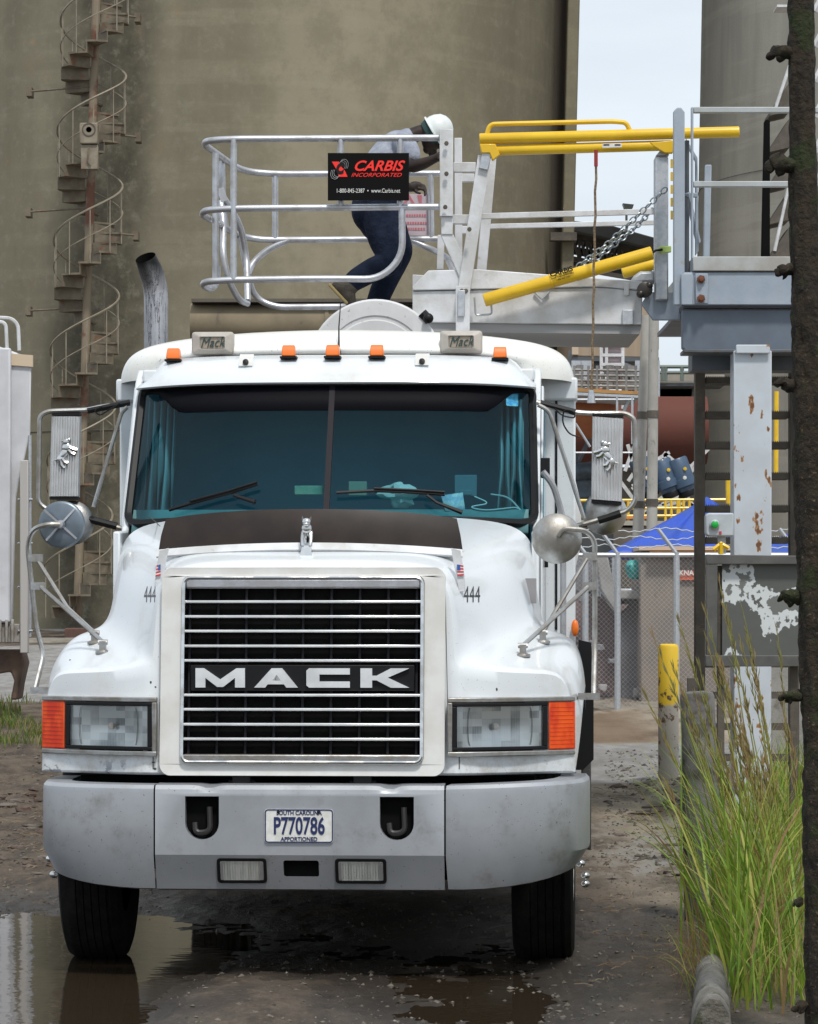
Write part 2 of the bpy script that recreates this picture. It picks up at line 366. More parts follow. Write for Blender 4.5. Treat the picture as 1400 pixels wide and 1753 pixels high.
# ------------------------------------------------------------------ truck
TY = R(-3); TO = V((-.483, 14.4, 0)); tc_, ts_ = math.cos(TY), math.sin(TY)
def T(px, py, yl):                                  # pixel at a depth behind the truck's nose -> truck coordinates
    k = (px-700)/FOC
    xl = (k*(TO.y+tc_*yl)-TO.x+ts_*yl)/(tc_-k*ts_)
    Y = TO.y+ts_*xl+tc_*yl
    return V((xl, yl, EYE+(HOR-py)/FOC*Y))
truck = thing('semi_truck', 'white long nosed semi truck numbered 444, facing the camera in the wet yard', 'truck', TO, TY, world=False)
P = truck
# hood: control cage for one half, mirrored, then subdivided
st_ = [
 [(0,1.50,2.10),(.45,1.50,2.095),(.88,1.52,2.075),(1.03,1.56,1.98),(1.035,1.50,1.62),(1.07,1.50,1.53),(1.18,1.50,1.515),(1.25,1.50,1.44),(1.262,1.50,1.05)],
 [(0,1.10,2.04),(.42,1.10,2.035),(.77,1.10,2.00),(.96,1.10,1.88),(.99,1.10,1.65),(1.05,1.10,1.56),(1.17,1.10,1.54),(1.25,1.10,1.44),(1.262,1.10,1.30)],
 [(0,.76,1.975),(.40,.76,1.97),(.69,.76,1.935),(.86,.76,1.78),(.90,.76,1.58),(.97,.76,1.505),(1.13,.78,1.475),(1.235,.80,1.38),(1.255,.80,1.28)],
 [(0,.44,1.915),(.38,.44,1.91),(.66,.44,1.88),(.735,.44,1.70),(.77,.44,1.50),(.85,.44,1.435),(1.07,.52,1.42),(1.212,.58,1.345),(1.235,.58,1.05)],
 [(0,.22,1.845),(.36,.22,1.842),(.645,.24,1.81),(.672,.22,1.62),(.68,.19,1.40),(.83,.22,1.37),(1.07,.33,1.362),(1.195,.43,1.352),(1.212,.43,.905)],
]
hv = []; hf = []
def hvx(p): hv.append(V(p)); return len(hv)-1
ids = [[hvx(p) for p in r] for r in st_]
for i in range(4):
    for k in range(8): hf.append((ids[i][k], ids[i][k+1], ids[i+1][k+1], ids[i+1][k]))
F4 = ids[4]; A0, A1 = hvx((0,.34,1.62)), hvx((.46,.34,1.62)); B0, B1 = hvx((0,.32,1.40)), hvx((.46,.32,1.40))
D0, D1, D2, D3, D4 = hvx((0,.24,.905)), hvx((.46,.24,.905)), hvx((.68,.14,.905)), hvx((.83,.215,.905)), hvx((1.07,.345,.905))
E = [hvx((hv[i].x*.99, hv[i].y+.05, .90)) for i in (D0,D1,D2,D3,D4)]+[hvx((1.20,.5,.90))]
hf += [(F4[0],F4[1],A1,A0),(F4[1],F4[2],F4[3],A1),(A0,A1,B1,B0),(A1,F4[3],F4[4],B1),(B0,B1,D1,D0),(B1,F4[4],D2,D1),(F4[4],F4[5],D3,D2),(F4[5],F4[6],D4,D3),(F4[6],F4[7],F4[8],D4)]
bt = [D0,D1,D2,D3,D4,F4[8]]
for i in range(5): hf.append((bt[i],bt[i+1],E[i+1],E[i]))
n = len(hv); hm = MB(); hm.v = hv+[V((-p.x,p.y,p.z)) for p in hv]; hm.f = hf+[tuple(i+n for i in f[::-1]) for f in hf]
hood = hm.build('hood', M['paint'], P, smooth=60, sub=0)
me = hood.data; ca = me.attributes.new('crease_edge', 'FLOAT', 'EDGE')
def near(p, L_): return any((p-V(q)).length < 1e-4 for q in L_)
def am(L_): return [V((abs(p[0]),p[1],p[2])) for p in L_]
lip = [hv[i] for i in (F4[4],F4[5],F4[6],F4[7])]; nose = [hv[i] for i in (F4[2],F4[3],F4[4],D2)]; bot = [hv[i] for i in bt]; cor = [hv[F4[7]], hv[F4[8]]]; ntop = [hv[i] for i in (F4[0],F4[1],F4[2])]
for e in me.edges:
    a, b = me.vertices[e.vertices[0]].co.copy(), me.vertices[e.vertices[1]].co.copy()
    a.x, b.x = abs(a.x), abs(b.x); c_ = 0
    for L_, val in ((lip,.75),(nose,.45),(bot,.9),(cor,.55),(ntop,.35)):
        if near(a, L_) and near(b, L_): c_ = max(c_, val)
    ca.data[e.index].value = c_
for p in me.polygons: p.use_smooth = True
m_ = hood.modifiers.new('sub', 'SUBSURF'); m_.levels = 3; m_.render_levels = 3
# seams, nose trim, deflector
# grille surround
sm = MB(); gz0, gz1 = .955, 1.792
def gy(z): return .098+(z-.905)*.105
outer = rrect(-.635, .635, .903, 1.83, .05); inner = rrect(-.542, .542, gz0, gz1, .035)
sm.holes(outer, [inner], lambda u, v: (u, gy(v)+.012+.06*max(0,abs(u)-.56)**1, v), (0,.06,0))
sur = sm.build('grille_surround', M['surround'], hood, bevel=.006)
gr = MB(); gr.holes(rrect(-.54,.54,gz0+.002,gz1-.002,.034), [], lambda u, v: (u, gy(v)+.055, v))
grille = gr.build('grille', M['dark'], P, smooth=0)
fr = MB(); prf = rrect(-.533,.533,gz0+.009,gz1-.009,.03,6); fr.tube([(u, gy(v)-.002, v) for u, v in prf], .009, 8, closed=True)
fr.build('grille_frame', M['chrome'], grille)
top = MB(); top.box(-.525,.525,gy(1.76)-.004,gy(1.76)+.05,1.735,1.778); top.build('grille_top_bar', M['alu'], grille, bevel=.008)
top = MB(); top.box(-.528,.528,gy(.98)-.006,gy(.98)+.05,.968,.998); top.build('grille_bottom_bar', M['chrome_dull'], grille, bevel=.006)
def gzpy(py): return EYE+(HOR-py)/FOC*14.54
bar0 = None
for py in (1030, 1055.5, 1080.5, 1106, 1131, 1190, 1214.5, 1240, 1265):
    z = gzpy(py)
    b = MB(); b.box(-.528,.528,gy(z)-.004,gy(z)+.03,z-.006,z+.006); b.build('grille_bar', M['bright'], grille, bevel=.003)
vb = MB()
for k in range(-4, 5):
    x = k*.127+.0; vb.add([(x-.005,gy(.97)+.032,.97),(x+.005,gy(.97)+.032,.97),(x+.005,gy(1.76)+.032,1.76),(x-.005,gy(1.76)+.032,1.76),(x-.005,gy(.97)+.05,.97),(x+.005,gy(.97)+.05,.97),(x+.005,gy(1.76)+.05,1.76),(x-.005,gy(1.76)+.05,1.76)],[(0,1,2,3),(0,4,5,1),(1,5,6,2),(3,2,6,7),(0,3,7,4)])
vb.xf(Matrix.Identity(4)); vb.build('grille_slats', mat('grille_slat',(.012,.012,.016),.6,spec=.2), grille)
# radiator core seen between the bars
lp = MB(); zc = gzpy(1160.5); lp.box(-.50,.50,gy(zc)+.012,gy(zc)+.04,zc-.058,zc+.058); band = lp.build('nameplate_band', M['black'], grille, bevel=.004)
LT = MB(); yy = gy(zc)+.0; hgt = .043
def poly(pts, x0, wd):
    LT.prism([(x0+u*wd, yy-.004, zc-hgt+v*2*hgt) for u, v in pts], (0,.016,0))
s_ = 1.044/950        # letter x positions measured across the badge (zoomed px)
def lx(a): return (a-692)/2.373/385.5*1.0
poly([(0,0),(0,1),(.17,1),(.5,.42),(.83,1),(1,1),(1,0),(.80,0),(.80,.50),(.56,.03),(.44,.03),(.20,.50),(.20,0)], lx(257), lx(459)-lx(257))
poly([(0,0),(.40,1),(.64,1),(1,0),(.74,0),(.68,.17),(.50,.17),(.50,.36),(.61,.36),(.52,.66),(.41,.36),(.50,.36),(.50,.17),(.31,.17),(.25,0)], lx(497), lx(675)-lx(497))
poly([(.06,0),(0,.12),(0,.88),(.06,1),(1,1),(1,.68),(.30,.68),(.30,.32),(1,.32),(1,0)], lx(710), lx(887)-lx(710))
poly([(0,0),(0,1),(.24,1),(.24,.62),(.33,.62),(.62,1),(1,1),(.56,.52),(1,0),(.62,0),(.33,.38),(.24,.38),(.24,0)], lx(930), lx(1129)-lx(930))
LT.build('lettering', M['bright'], grille, smooth=20)
# trim arc around the nose top, bug deflector
def nosept(u, dz=0, dy=0):                          # u -1..1 across the nose
    x = u*.70; return V((x, .50+.10*u*u+dy, 1.935-.03*u*u+dz))
tr = MB(); rows = []
for k in range(-20, 21):
    u = k/20; p = nosept(u)
    rows.append([p+V((0,-.075,-.030)), p+V((0,-.085,-.022)), p+V((0,-.05,.010)), p])
tr.loft(rows)
tr.build('hood_trim', M['alu_white'], hood, smooth=50)
for sx, pts in ((1, [(772,938),(788,942),(795,985),(796,1012),(786,1014),(780,985),(776,962)]), (-1, [(289,938),(273,942),(266,985),(264,1012),(274,1014),(280,985),(284,962)])):
    t2 = MB(); pp = [T(px, py, .36+abs(py-940)/75*.0) for px, py in pts]; t2.prism(pp, (0,.012,0)); t2.build('trim_end', M['alu_white'], hood, bevel=.002)
    fl = MB(); fx = [(782,966),(793,968),(794,985),(783,986)] if sx > 0 else [(268,968),(275,966),(275,985),(266,987)]
    q = [T(a, b, .352) for a, b in fx]; q.sort(key=lambda p: (-p.z)); tl, tr_ = sorted(q[:2], key=lambda p: p.x); bl, br = sorted(q[2:], key=lambda p: p.x)
    def Q(u, v): return (tl*(1-u)+tr_*u)*(1-v)+(bl*(1-u)+br*u)*v
    wq = MB(); wq.prism([Q(0,0),Q(1,0),Q(1,1),Q(0,1)], (0,.003,0)); fo = wq.build('flag_decal', M['white_sheet'], hood)
    rd = MB()
    for k in range(0, 7, 2): rd.prism([Q(0,(k+.0)/7)+V((0,-.001,0)),Q(1,k/7)+V((0,-.001,0)),Q(1,(k+1)/7)+V((0,-.001,0)),Q(0,(k+1)/7)+V((0,-.001,0))], (0,.0008,0))
    rd.build('flag_stripes', mat('flag_red',(.55,.03,.05),.5), hood)
    bl_ = MB(); u0, u1 = (0,.5) if sx > 0 else (.45,1); bl_.prism([Q(u0,0)+V((0,-.002,0)),Q(u1,0)+V((0,-.002,0)),Q(u1,.5)+V((0,-.002,0)),Q(u0,.5)+V((0,-.002,0))], (0,.001,0))
    bl_.build('flag_canton', mat('flag_blue',(.03,.10,.35),.5), hood)
df = MB(); rows = []
for k in range(-24, 25):
    u = k/24; p = nosept(u, .0, .0); h = .165-.012*abs(u)**4
    rows.append([p+V((0,-.012,-.003)), p+V((-.012*u,-.005,h*.5)), p+V((-.03*u,.03,h)), p+V((-.03*u,.037,h)), p+V((-.012*u,.003,h*.5)), p+V((0,-.004,-.003))])
df.loft(rows, closed=True)
for r in (rows[0], rows[-1]): df.add(r, [(0,1,2,3,4,5)])
df.build('bug_deflector', mat('smoked_acrylic',(.022,.016,.014),.45,spec=.25,c2=(.034,.025,.021),scale=5), hood, smooth=50)
# hood ornament: a striding bulldog seen head on
orn = MB(); oc = V((.0,.40,1.90))
orn.add([oc+V(p) for p in ((-.036,-.06,-.05),(.036,-.06,-.05),(.036,.05,-.05),(-.036,.05,-.05),(-.018,-.03,.03),(.018,-.03,.03),(.018,.04,.03),(-.018,.04,.03))],
    [(0,3,2,1),(4,5,6,7),(0,1,5,4),(1,2,6,5),(2,3,7,6),(3,0,4,7)])
for sx in (-1,1):
    orn.tube([oc+V((sx*.018,-.03,.028)), oc+V((sx*.020,-.02,.06)), oc+V((sx*.016,0,.09))], [.009,.008,.012], 8)
    orn.tube([oc+V((sx*.012,.05,.03)), oc+V((sx*.014,.06,.06)), oc+V((sx*.010,.05,.09))], [.008,.009,.012], 8)
    orn.add([oc+V((sx*.008,-.015,.148)), oc+V((sx*.022,-.01,.146)), oc+V((sx*.021,-.012,.165)), oc+V((sx*.012,.0,.15))], [(0,1,2),(1,3,2),(0,2,3),(0,3,1)])
orn.ball(oc+V((0,.03,.095)), (.022,.055,.024)); orn.ball(oc+V((0,-.005,.105)), (.026,.024,.026)); orn.ball(oc+V((0,-.02,.135)), (.021,.022,.02)); orn.ball(oc+V((0,-.04,.125)), (.014,.014,.010))
orn.build('hood_ornament', M['chrome'], hood)
# headlights
def lens_glint_extra(n, L, mpn, noi, ramp, mixc, base, b):
    t = n.nodes.new('ShaderNodeTexCoord'); sp = n.nodes.new('ShaderNodeSeparateXYZ'); L(t.outputs['Object'], sp.inputs[0])
    cb = n.nodes.new('ShaderNodeCombineXYZ')
    def snap(o, k):
        q = n.nodes.new('ShaderNodeMath'); q.operation = 'SNAP'; L(o, q.inputs[0]); q.inputs[1].default_value = k; return q.outputs[0]
    L(snap(sp.outputs[0], .042), cb.inputs[0]); L(snap(sp.outputs[2], .033), cb.inputs[1])
    wn = n.nodes.new('ShaderNodeTexWhiteNoise'); wn.noise_dimensions = '2D'; L(cb.outputs[0], wn.inputs[0])
    c_ = mixc(ramp(wn.outputs[0], .25, 1.0), (.88,.91,.91), (.26,.29,.30))
    wv = n.nodes.new('ShaderNodeTexWave'); wv.inputs['Scale'].default_value = 42; L(mpn.outputs[0], wv.inputs[0])
    c_ = mixc(mul(n, L, wv.outputs[1], .30), c_, (.95,.97,.97))
    return mixc(mul(n, L, ramp(noi(6,3), .38, .60), .6), c_, (.90,.92,.91))  # pale patches painted as highlights
for sx in (1, -1):
    def hp(x, z, o=0):      # point on the raked lamp panel, o metres proud of it
        ax = abs(x); t = max(0, (ax-.64)/.57); y = .150+.30*t**1.45
        return V((sx*ax, y-o, z))
    x0, x1, z0, z1 = .648, 1.212, .988, 1.250
    hl = MB(); segs = 14
    def panel(mb, xa, xb, za, zb, o, th=.02):
        rows = [[hp(xa+(xb-xa)*k/segs, zz, oo) for (zz, oo) in ((za,o-th),(za,o),(zb,o),(zb,o-th))] for k in range(segs+1)]
        mb.loft(rows, closed=True)
        for r in (rows[0], rows[-1]): mb.add(r, [(0,1,2,3)])
    panel(hl, x0, x1, z1-.022, z1, .030, .05); panel(hl, x0, x1, z0, z0+.022, .030, .05)
    segs = 3; panel(hl, x0, x0+.022, z0+.0221, z1-.0221, .030, .05)
    hb = hl.build('headlight_bezel', M['chrome_dull'], P, bevel=.004)
    bk = MB(); segs = 14; panel(bk, x0+.012, 1.10, z0+.013, z1-.013, .000, .02); bkk = bk.build('headlight', M['black'], P)
    hb.parent = bkk
    # black rubber rim around the lens
    rb = MB(); lx0, lx1, lz0, lz1 = .690, 1.068, z0+.042, z1-.040
    segs = 10; panel(rb, lx0-.022, lx1+.022, lz1, lz1+.016, .030, .032); panel(rb, lx0-.022, lx1+.022, lz0-.016, lz0, .030, .032)
    segs = 2; panel(rb, lx0-.022, lx0, lz0+.0005, lz1-.0005, .030, .032); panel(rb, lx1, lx1+.022, lz0+.0005, lz1-.0005, .030, .032)
    rb.build('lens_rim', M['black'], bkk, bevel=.003)
    rf = MB(); cx = (lx0+lx1)/2; cz = (lz0+lz1)/2; rows = []      # reflector bowl with facet glints painted in its colour
    for i in range(25):
        u = -1+2*i/24; row = []
        for j in range(13):
            v = -1+2*j/12; p = hp(cx+u*(lx1-lx0)/2, cz+v*(lz1-lz0)/2, .018)
            dp = .017*max(0, 1-(u*1.15)**2)*max(0, 1-(v*.75)**2)
            row.append(p+V((0,dp,0)))
        rows.append(row)
    rf.loft(rows); rf.build('reflector', M['reflector'] if 'reflector' in M else M.setdefault('reflector', mat('reflector', (.80,.83,.83), .22, metal=.5, extra=lens_glint_extra)), bkk)
    bl2 = MB(); random.seed(3 if sx > 0 else 8)
    for k in range(0):
        u = round(random.uniform(-.7,.75)*5)/5+.05; v = round(random.uniform(-.7,.7)*3)/3; q = hp(cx+u*(lx1-lx0)/2, cz+v*(lz1-lz0)/2, .0185); ww, hh = .022, random.choice((.018,.03))
        for r_ in range(7):
            xx = q.x-ww+2*ww*r_/7; bl2.box(xx, xx+ww*.17, q.y-.001, q.y+.003, q.z-hh, q.z+hh)
    qq = hp(cx, cz, .016); bl2.tube([hp(cx-.02,cz,.024), hp(cx-.02,cz,.030)], .016, 14); bl2.tube([hp(cx-.13+.012*math.cos(R(a)), cz+.085*math.sin(R(a)), .020) for a in range(100,261,20)], .0015, 4); bl2.tube([hp(cx+.13+.012*math.cos(R(a)), cz+.085*math.sin(R(a)), .020) for a in range(-80,81,20)], .0015, 4)
    bl2.build('bulb', M['chrome_dull'], bkk)
    segs = 10; ln = MB(); rows = [[hp(lx0+(lx1-lx0)*k/10, lz0+(lz1-lz0)*j/4, .027) for j in range(5)] for k in range(11)]; ln.loft(rows)
    ln.build('lens', M['clear'], bkk)
    sg = MB(); segs = 5; panel(sg, 1.094, 1.212, z0+.024, z1-.024, .024, .05)
    sgo = sg.build('turn_signal', M['red_orange'], P, bevel=.004)
    sg = MB()
    for k in range(11):
        zz = z0+.03+k*(z1-z0-.06)/11; segs = 3; panel(sg, 1.1, 1.205, zz, zz+.003, .0262, .004)
    sg.build('lens_ribs', M['red_orange'], sgo)
# bumper, middle
bm_ = MB(); hx = .638
def uh(c):
    pts = [(c-.075,.818),(c-.075,.70)]+[(c-.075*math.cos(R(a)), .70-.073*math.sin(R(a))) for a in range(15, 180, 15)]+[(c+.075,.70),(c+.075,.818)]
    return pts
h1, h2 = uh(-.43), uh(.43)
zt, zl = .832, .560
bm_.holes([(-hx,zl),(hx,zl),(hx,zt),(-hx,zt)], [h1, h2], lambda u, v: (u, 0, v))
for h in (h1, h2):
    n = len(h); a = [V((u,0,v)) for u, v in h]; b = [p+V((0,.05,0)) for p in a]; bm_.add(a+b, [(i,(i+1)%n,n+(i+1)%n,n+i) for i in range(n)])
xs = [-hx+2*hx*k/40 for k in range(41)]
def dent(x): return .014*math.exp(-((abs(x)-.40)/.035)**2)*(1 if x<0 else 1.25)
bm_.loft([[V((x,0,zt)), V((x,.004,zt+.016-dent(x)*.7)), V((x,.02,.866-dent(x))), V((x,.16,.870-dent(x)*.3)), V((x,.17,.84))] for x in xs])
def holes2(u, v): return (u, .062*((zl-v)/(zl-.405))**1.0, v)
bm_.holes([(-hx,.405),(hx,.405),(hx,zl),(-hx,zl)], [rrect(-.072,.085,.462,.536,.01,3)], holes2, (0,.03,0))
bm_.loft([[V((x,.062,.405)), V((x,.12,.395)), V((x,.125,.44))] for x in (-hx, hx)])
bump = bm_.build('bumper', M['bumper'], P, smooth=18)
for c in (-.43, .43):
    k_ = MB(); k_.box(c-.09,c+.09,.05,.2,.60,.83); k_.build('hook_recess', M['dark'], bump)
    k_ = MB(); k_.tube(fillet([(c-.025,.10,.79),(c-.045,.07,.66),(c+.045,.07,.66),(c+.025,.10,.79)],.05,6), .015, 8); k_.tube(fillet([(c+.03,.03,.77),(c+.035,.02,.66),(c-.03,.02,.655),(c-.035,.03,.70)],.04,6),.013,8)
    k_.build('tow_hook', mat('hook_black',(.022,.02,.02),.45), bump)
k_ = MB(); k_.box(-.09,.10,.06,.14,.45,.55); k_.build('step_slot', M['dark'], bump)
for sx in (1, -1):
    wg = MB()
    path = [(.645,.002),(.72,.004),(.82,.02),(.93,.045),(1.02,.08),(1.09,.125),(1.14,.18),(1.175,.25),(1.193,.35),(1.203,.48),(1.205,.75)]
    if sx > 0: path = [(.645,.012),(.72,.0),(.82,.0),(.93,.015),(1.04,.045),(1.13,.09),(1.19,.145),(1.235,.22),(1.26,.32),(1.275,.45),(1.28,.72)]
    rows = []
    for i, (x, y) in enumerate(path):
        t = max(0, (x-.645)/.6); zb = .405+.075*t**2.2; zt2 = .832+(.020*t if sx > 0 else .004*t)
        a = path[max(i-1,0)]; b = path[min(i+1,len(path)-1)]; d = V((b[0]-a[0], b[1]-a[1], 0)).normalized(); nn = V((d.y, -d.x, 0))
        def q(o, z): p = V((x, y, z))-nn*o; return V((sx*p.x, p.y, z))
        rows.append([q(.14,zt2+.02), q(.13,zt2+.036), q(.018,zt2+.034), q(.003,zt2+.018), q(0,zt2), q(0,.70), q(0,zl+.012*t), q(.055,zb+.002), q(.08,zb-.004), q(.12,zb+.04)])
    wg.loft(rows)
    wg.build('bumper_end', M['bumper'], P, smooth=28)
    # fog lamp
    fx0, fx1 = (-.366,-.146) if sx < 0 else (.157,.383); cxx = (fx0+fx1)/2
    fg = MB(); yb = .03
    fg.holes(rrect(fx0,fx1,.432,.546,.015,3), [rrect(fx0+.014,fx1-.014,.446,.532,.008,3)], lambda u, v: (u, .004+.062*((zl-v)/.155)-.012, v), (0,.05,0))
    fgo = fg.build('fog_lamp', M['black'], P, bevel=.002)
    f2 = MB(); f2.holes(rrect(fx0+.013,fx1-.013,.445,.533,.008,3), [], lambda u, v: (u, .062*((zl-v)/.155)-.004, v)); f2.build('lens', M.setdefault('fog', mat('fog_lens',(.60,.62,.58),.25,metal=.4,c2=(.85,.86,.82),scale=9,stretch=(6,1,.6),coat=.7)), fgo)
    f3 = MB()
    for k in range(14):
        x = fx0+.035+k*(fx1-fx0-.07)/13; f3.beam((x,-.005+.062*((zl-.45)/.155)+.0,.45),(x,-.005+.062*((zl-.528)/.155)+.0,.528),.002,.002)
    f3.build('lens_ribs', M['clear'], fgo)
    f3 = MB()
    for x in (fx0+.022, fx1-.022): f3.beam((x,-.008+.062*((zl-.45)/.155),.448),(x,-.008+.062*((zl-.53)/.155),.53),.012,.006)
    f3.build('lamp_clip', M['alu'], fgo)
# licence plate
lpz0, lpz1, lx0, lx1 = .614, .764, -.153, .151
pl = MB(); pl.holes(rrect(lx0,lx1,lpz0,lpz1,.014), [], lambda u, v: (u, -.008, v), (0,.004,0)); plate = pl.build('licence_plate', M['white_sheet'], P)
pb = MB(); pb.tube([(u,-.0085,v) for u, v in rrect(lx0+.004,lx1-.004,lpz0+.004,lpz1-.004,.012)], .0028, 6, closed=True, flat=1)
NAVY = mat('navy_print', (.012,.022,.10), .5); pb.build('plate_border', NAVY, plate)
tx = MB(); rt, up = V((1,0,0)), V((0,0,1))
text_geo(tx, 'P770786', (0,-.0095,.686), rt, up, .105, sx=.62, bold=.022, depth=.003)
text_geo(tx, 'SOUTH CAROLINA', (0,-.0095,.746), rt, up, .027, sx=.86, bold=.02, depth=.002)
text_geo(tx, 'APPORTIONED', (0,-.0095,.631), rt, up, .025, sx=.95, bold=.02, depth=.002)
tx.build('lettering', NAVY, plate, smooth=0)
sc_ = MB(); [sc_.lathe([(.0001,-.006),(.006,-.005),(.007,0)], (x,-.009,.751), (0,1,0), 10) for x in (-.092,.085)]; sc_.build('plate_screws', M['black'], plate)
# darkness behind the gap, under hood and chassis
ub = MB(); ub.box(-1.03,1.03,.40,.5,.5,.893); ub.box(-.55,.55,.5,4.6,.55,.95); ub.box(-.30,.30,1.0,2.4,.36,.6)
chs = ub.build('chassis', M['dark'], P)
for x in (-.27, .27):
    hg = MB(); hg.box(x-.04,x+.04,.13,.2,.84,.905); hg.tube([(x-.06,.16,.865),(x+.06,.16,.865)], .018, 8); hg.build('hood_hinge', M['black'], P, bevel=.004)
# wheels
def wheel(x, y, steer=0, dual=False, lug=1):
    rr = MB(); r, wd = .53, .285
    prof = [(.30,-wd/2+.02),(.40,-wd/2-.0),(.47,-wd/2),(.505,-wd/2+.012),(.525,-wd/2+.04)]
    for k in range(5):
        g0 = -wd/2+.055+k*(wd-.11)/5; prof += [(.53,g0),(.53,g0+.030),(.518,g0+.032),(.518,g0+.036)]
    prof += [(.525,wd/2-.04),(.505,wd/2-.012),(.47,wd/2),(.40,wd/2),(.30,wd/2-.02)]
    rr.lathe(prof, (0,0,0), (1,0,0), 48)
    e = bpy.data.objects.new('wheel', None); col.objects.link(e); e.parent = P; e.location = (x, y, r-.02); e.rotation_euler = (0,0,steer); OFF[e] = V((0,0,0))
    rr.build('tyre', M['rubber'], e, smooth=25)
    rim = MB(); s = 1 if x > 0 else -1
    rim.lathe([(.305,wd/2-.02),(.29,wd/2-.005),(.275,wd/2-.03),(.26,.02),(.20,.05),(.10,.09),(.095,.14),(.0001,.145)], (0,0,0), (s,0,0), 32)
    for k in range(10):
        a = R(36*k); rim.lathe([(.016,0),(.016,.04),(.0001,.05)], (s*.05, .15*math.cos(a), .15*math.sin(a)), (s,0,0), 8)
    rim.build('rim', M['alu_white'], e)
    return e
wheel(-1.045, 1.12, R(1.5)); wheel(1.065, 1.12, R(-.5))
rb_ = MB(); rb_.box(-.72,1.2,5.0,5.03,.10,.9); rb_.build('under_gap_blocker', M['dark'], P)  # added panel, blocks light and bright view through the gap underneath
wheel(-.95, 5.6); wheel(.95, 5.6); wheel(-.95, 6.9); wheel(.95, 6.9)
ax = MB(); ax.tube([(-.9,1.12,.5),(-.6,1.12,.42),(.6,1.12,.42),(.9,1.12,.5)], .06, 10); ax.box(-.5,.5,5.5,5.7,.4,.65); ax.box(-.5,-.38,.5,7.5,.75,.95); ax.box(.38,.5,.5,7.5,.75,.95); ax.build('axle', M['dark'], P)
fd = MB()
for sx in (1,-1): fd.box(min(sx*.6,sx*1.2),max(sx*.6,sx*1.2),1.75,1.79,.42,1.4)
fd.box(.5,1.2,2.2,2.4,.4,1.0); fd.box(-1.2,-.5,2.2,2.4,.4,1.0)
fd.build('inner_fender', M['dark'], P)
# ------------------------------------------------------------------ truck: cab
def wsS(u, v):                                       # windshield surface, u -1..1, v 0..1
    x = u*(1.010-.020*v); yc = 1.50+.44*v
    return V((x, yc+.10*u*u+.20*abs(u)**5, 2.062+(2.775-2.062)*v+.018*(1-u*u)*(1-v) - .0*abs(u)))
def ring(k, n=8):
    pr = rrect(-1,1,0,1,.075,6)
    out_ = []
    for i, (u, v) in enumerate(pr):
        # corners: rrect radius is in mixed units, squash u
        out_.append((u*k, .5+(v-.5)*k))
    return out_
base = []
for seg_ in range(1):
    pr = rrect(-1,1,0,1,.075,6)
    dense = []
    for i in range(len(pr)):
        a, b = pr[i], pr[(i+1)%len(pr)]; L_ = math.hypot(b[0]-a[0], b[1]-a[1]); m = max(1, int(L_/.06))
        for k in range(m): dense.append((a[0]+(b[0]-a[0])*k/m, a[1]+(b[1]-a[1])*k/m))
    base = dense
ws = MB(); ws.loft([[wsS(u*k, .5+(v-.5)*k) for u, v in base] for k in [1,.97,.93,.88,.8,.7,.6,.5,.4,.3,.2,.1,.001]], closed=True)
wind = ws.build('windshield', M['glass'], P, smooth=180)
gk = MB(); gk.tube([wsS(u, v)+V((0,.002,0)) for u, v in base], .023, 6, closed=True); gk.build('gasket', M['black'], wind)
dv = MB(); dv.loft([[wsS(x/.99, v)+V((0,dy,0)) for x, dy in ((-.014,-.004),(.014,-.004),(.014,.03),(-.014,.03))] for v in [k/8 for k in range(9)]], closed=True); dv.build('windshield_divider', mat('divider',(.010,.008,.012),.5,spec=.15), wind)
# dark band with curved ends across the top of the glass
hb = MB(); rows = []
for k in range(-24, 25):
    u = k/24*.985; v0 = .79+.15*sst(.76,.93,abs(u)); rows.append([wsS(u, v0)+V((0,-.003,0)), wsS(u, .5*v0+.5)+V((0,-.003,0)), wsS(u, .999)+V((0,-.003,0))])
hb.loft(rows); hb.build('dark_top_band', mat('dark_top_band',(.004,.004,.006),.6,spec=.08), wind, solid=.001)
# cab shell
cb = MB()
for sx in (1,-1):
    x = sx*1.035
    cb.prism([(x,1.46,1.0),(x,1.46,2.02),(x,1.74,2.03),(x,1.80,2.06),(x,2.26,2.80),(x,2.36,2.87),(x,3.0,2.87),(x,3.0,1.0)], (-sx*.035,0,0))
cb.box(-1.0,1.0,2.28,3.0,2.80,2.865)
cab = cb.build('cab', M['paint'], P, bevel=.01)
pil = MB()
for sx in (1,-1):
    pil.loft([[wsS(sx,v)+V((sx*.012,-.0,0)), wsS(sx,v)+V((sx*.026,.03,0)), wsS(sx,v)+V((sx*.026,.11,0)), wsS(sx,v)+V((sx*.012,.11,0))] for v in [-.06,0,.25,.5,.75,1,1.04]], closed=True)
pil.build('windshield_pillar', M['paint'], cab, smooth=40)
inn = MB(); inn.box(-1.0,1.0,2.94,2.97,1.0,2.8); inn.box(-1.0,1.0,1.78,2.94,1.0,1.2)
inn.build('cab_interior', mat('cab_interior',(.17,.37,.46),.9,c2=(.21,.42,.51),scale=1.5), P)
dsh = MB(); dsh.loft([[V((x,1.62+.09*(x*x),2.02)), V((x,1.80,2.135)), V((x,2.1,2.14)), V((x,2.15,2.05)), V((x,2.18,1.6))] for x in [-.98+.14*k for k in range(15)]])
dash = dsh.build('dashboard', mat('dashboard',(.12,.26,.27),.8,c2=(.08,.18,.19),scale=5), P, solid=.02)
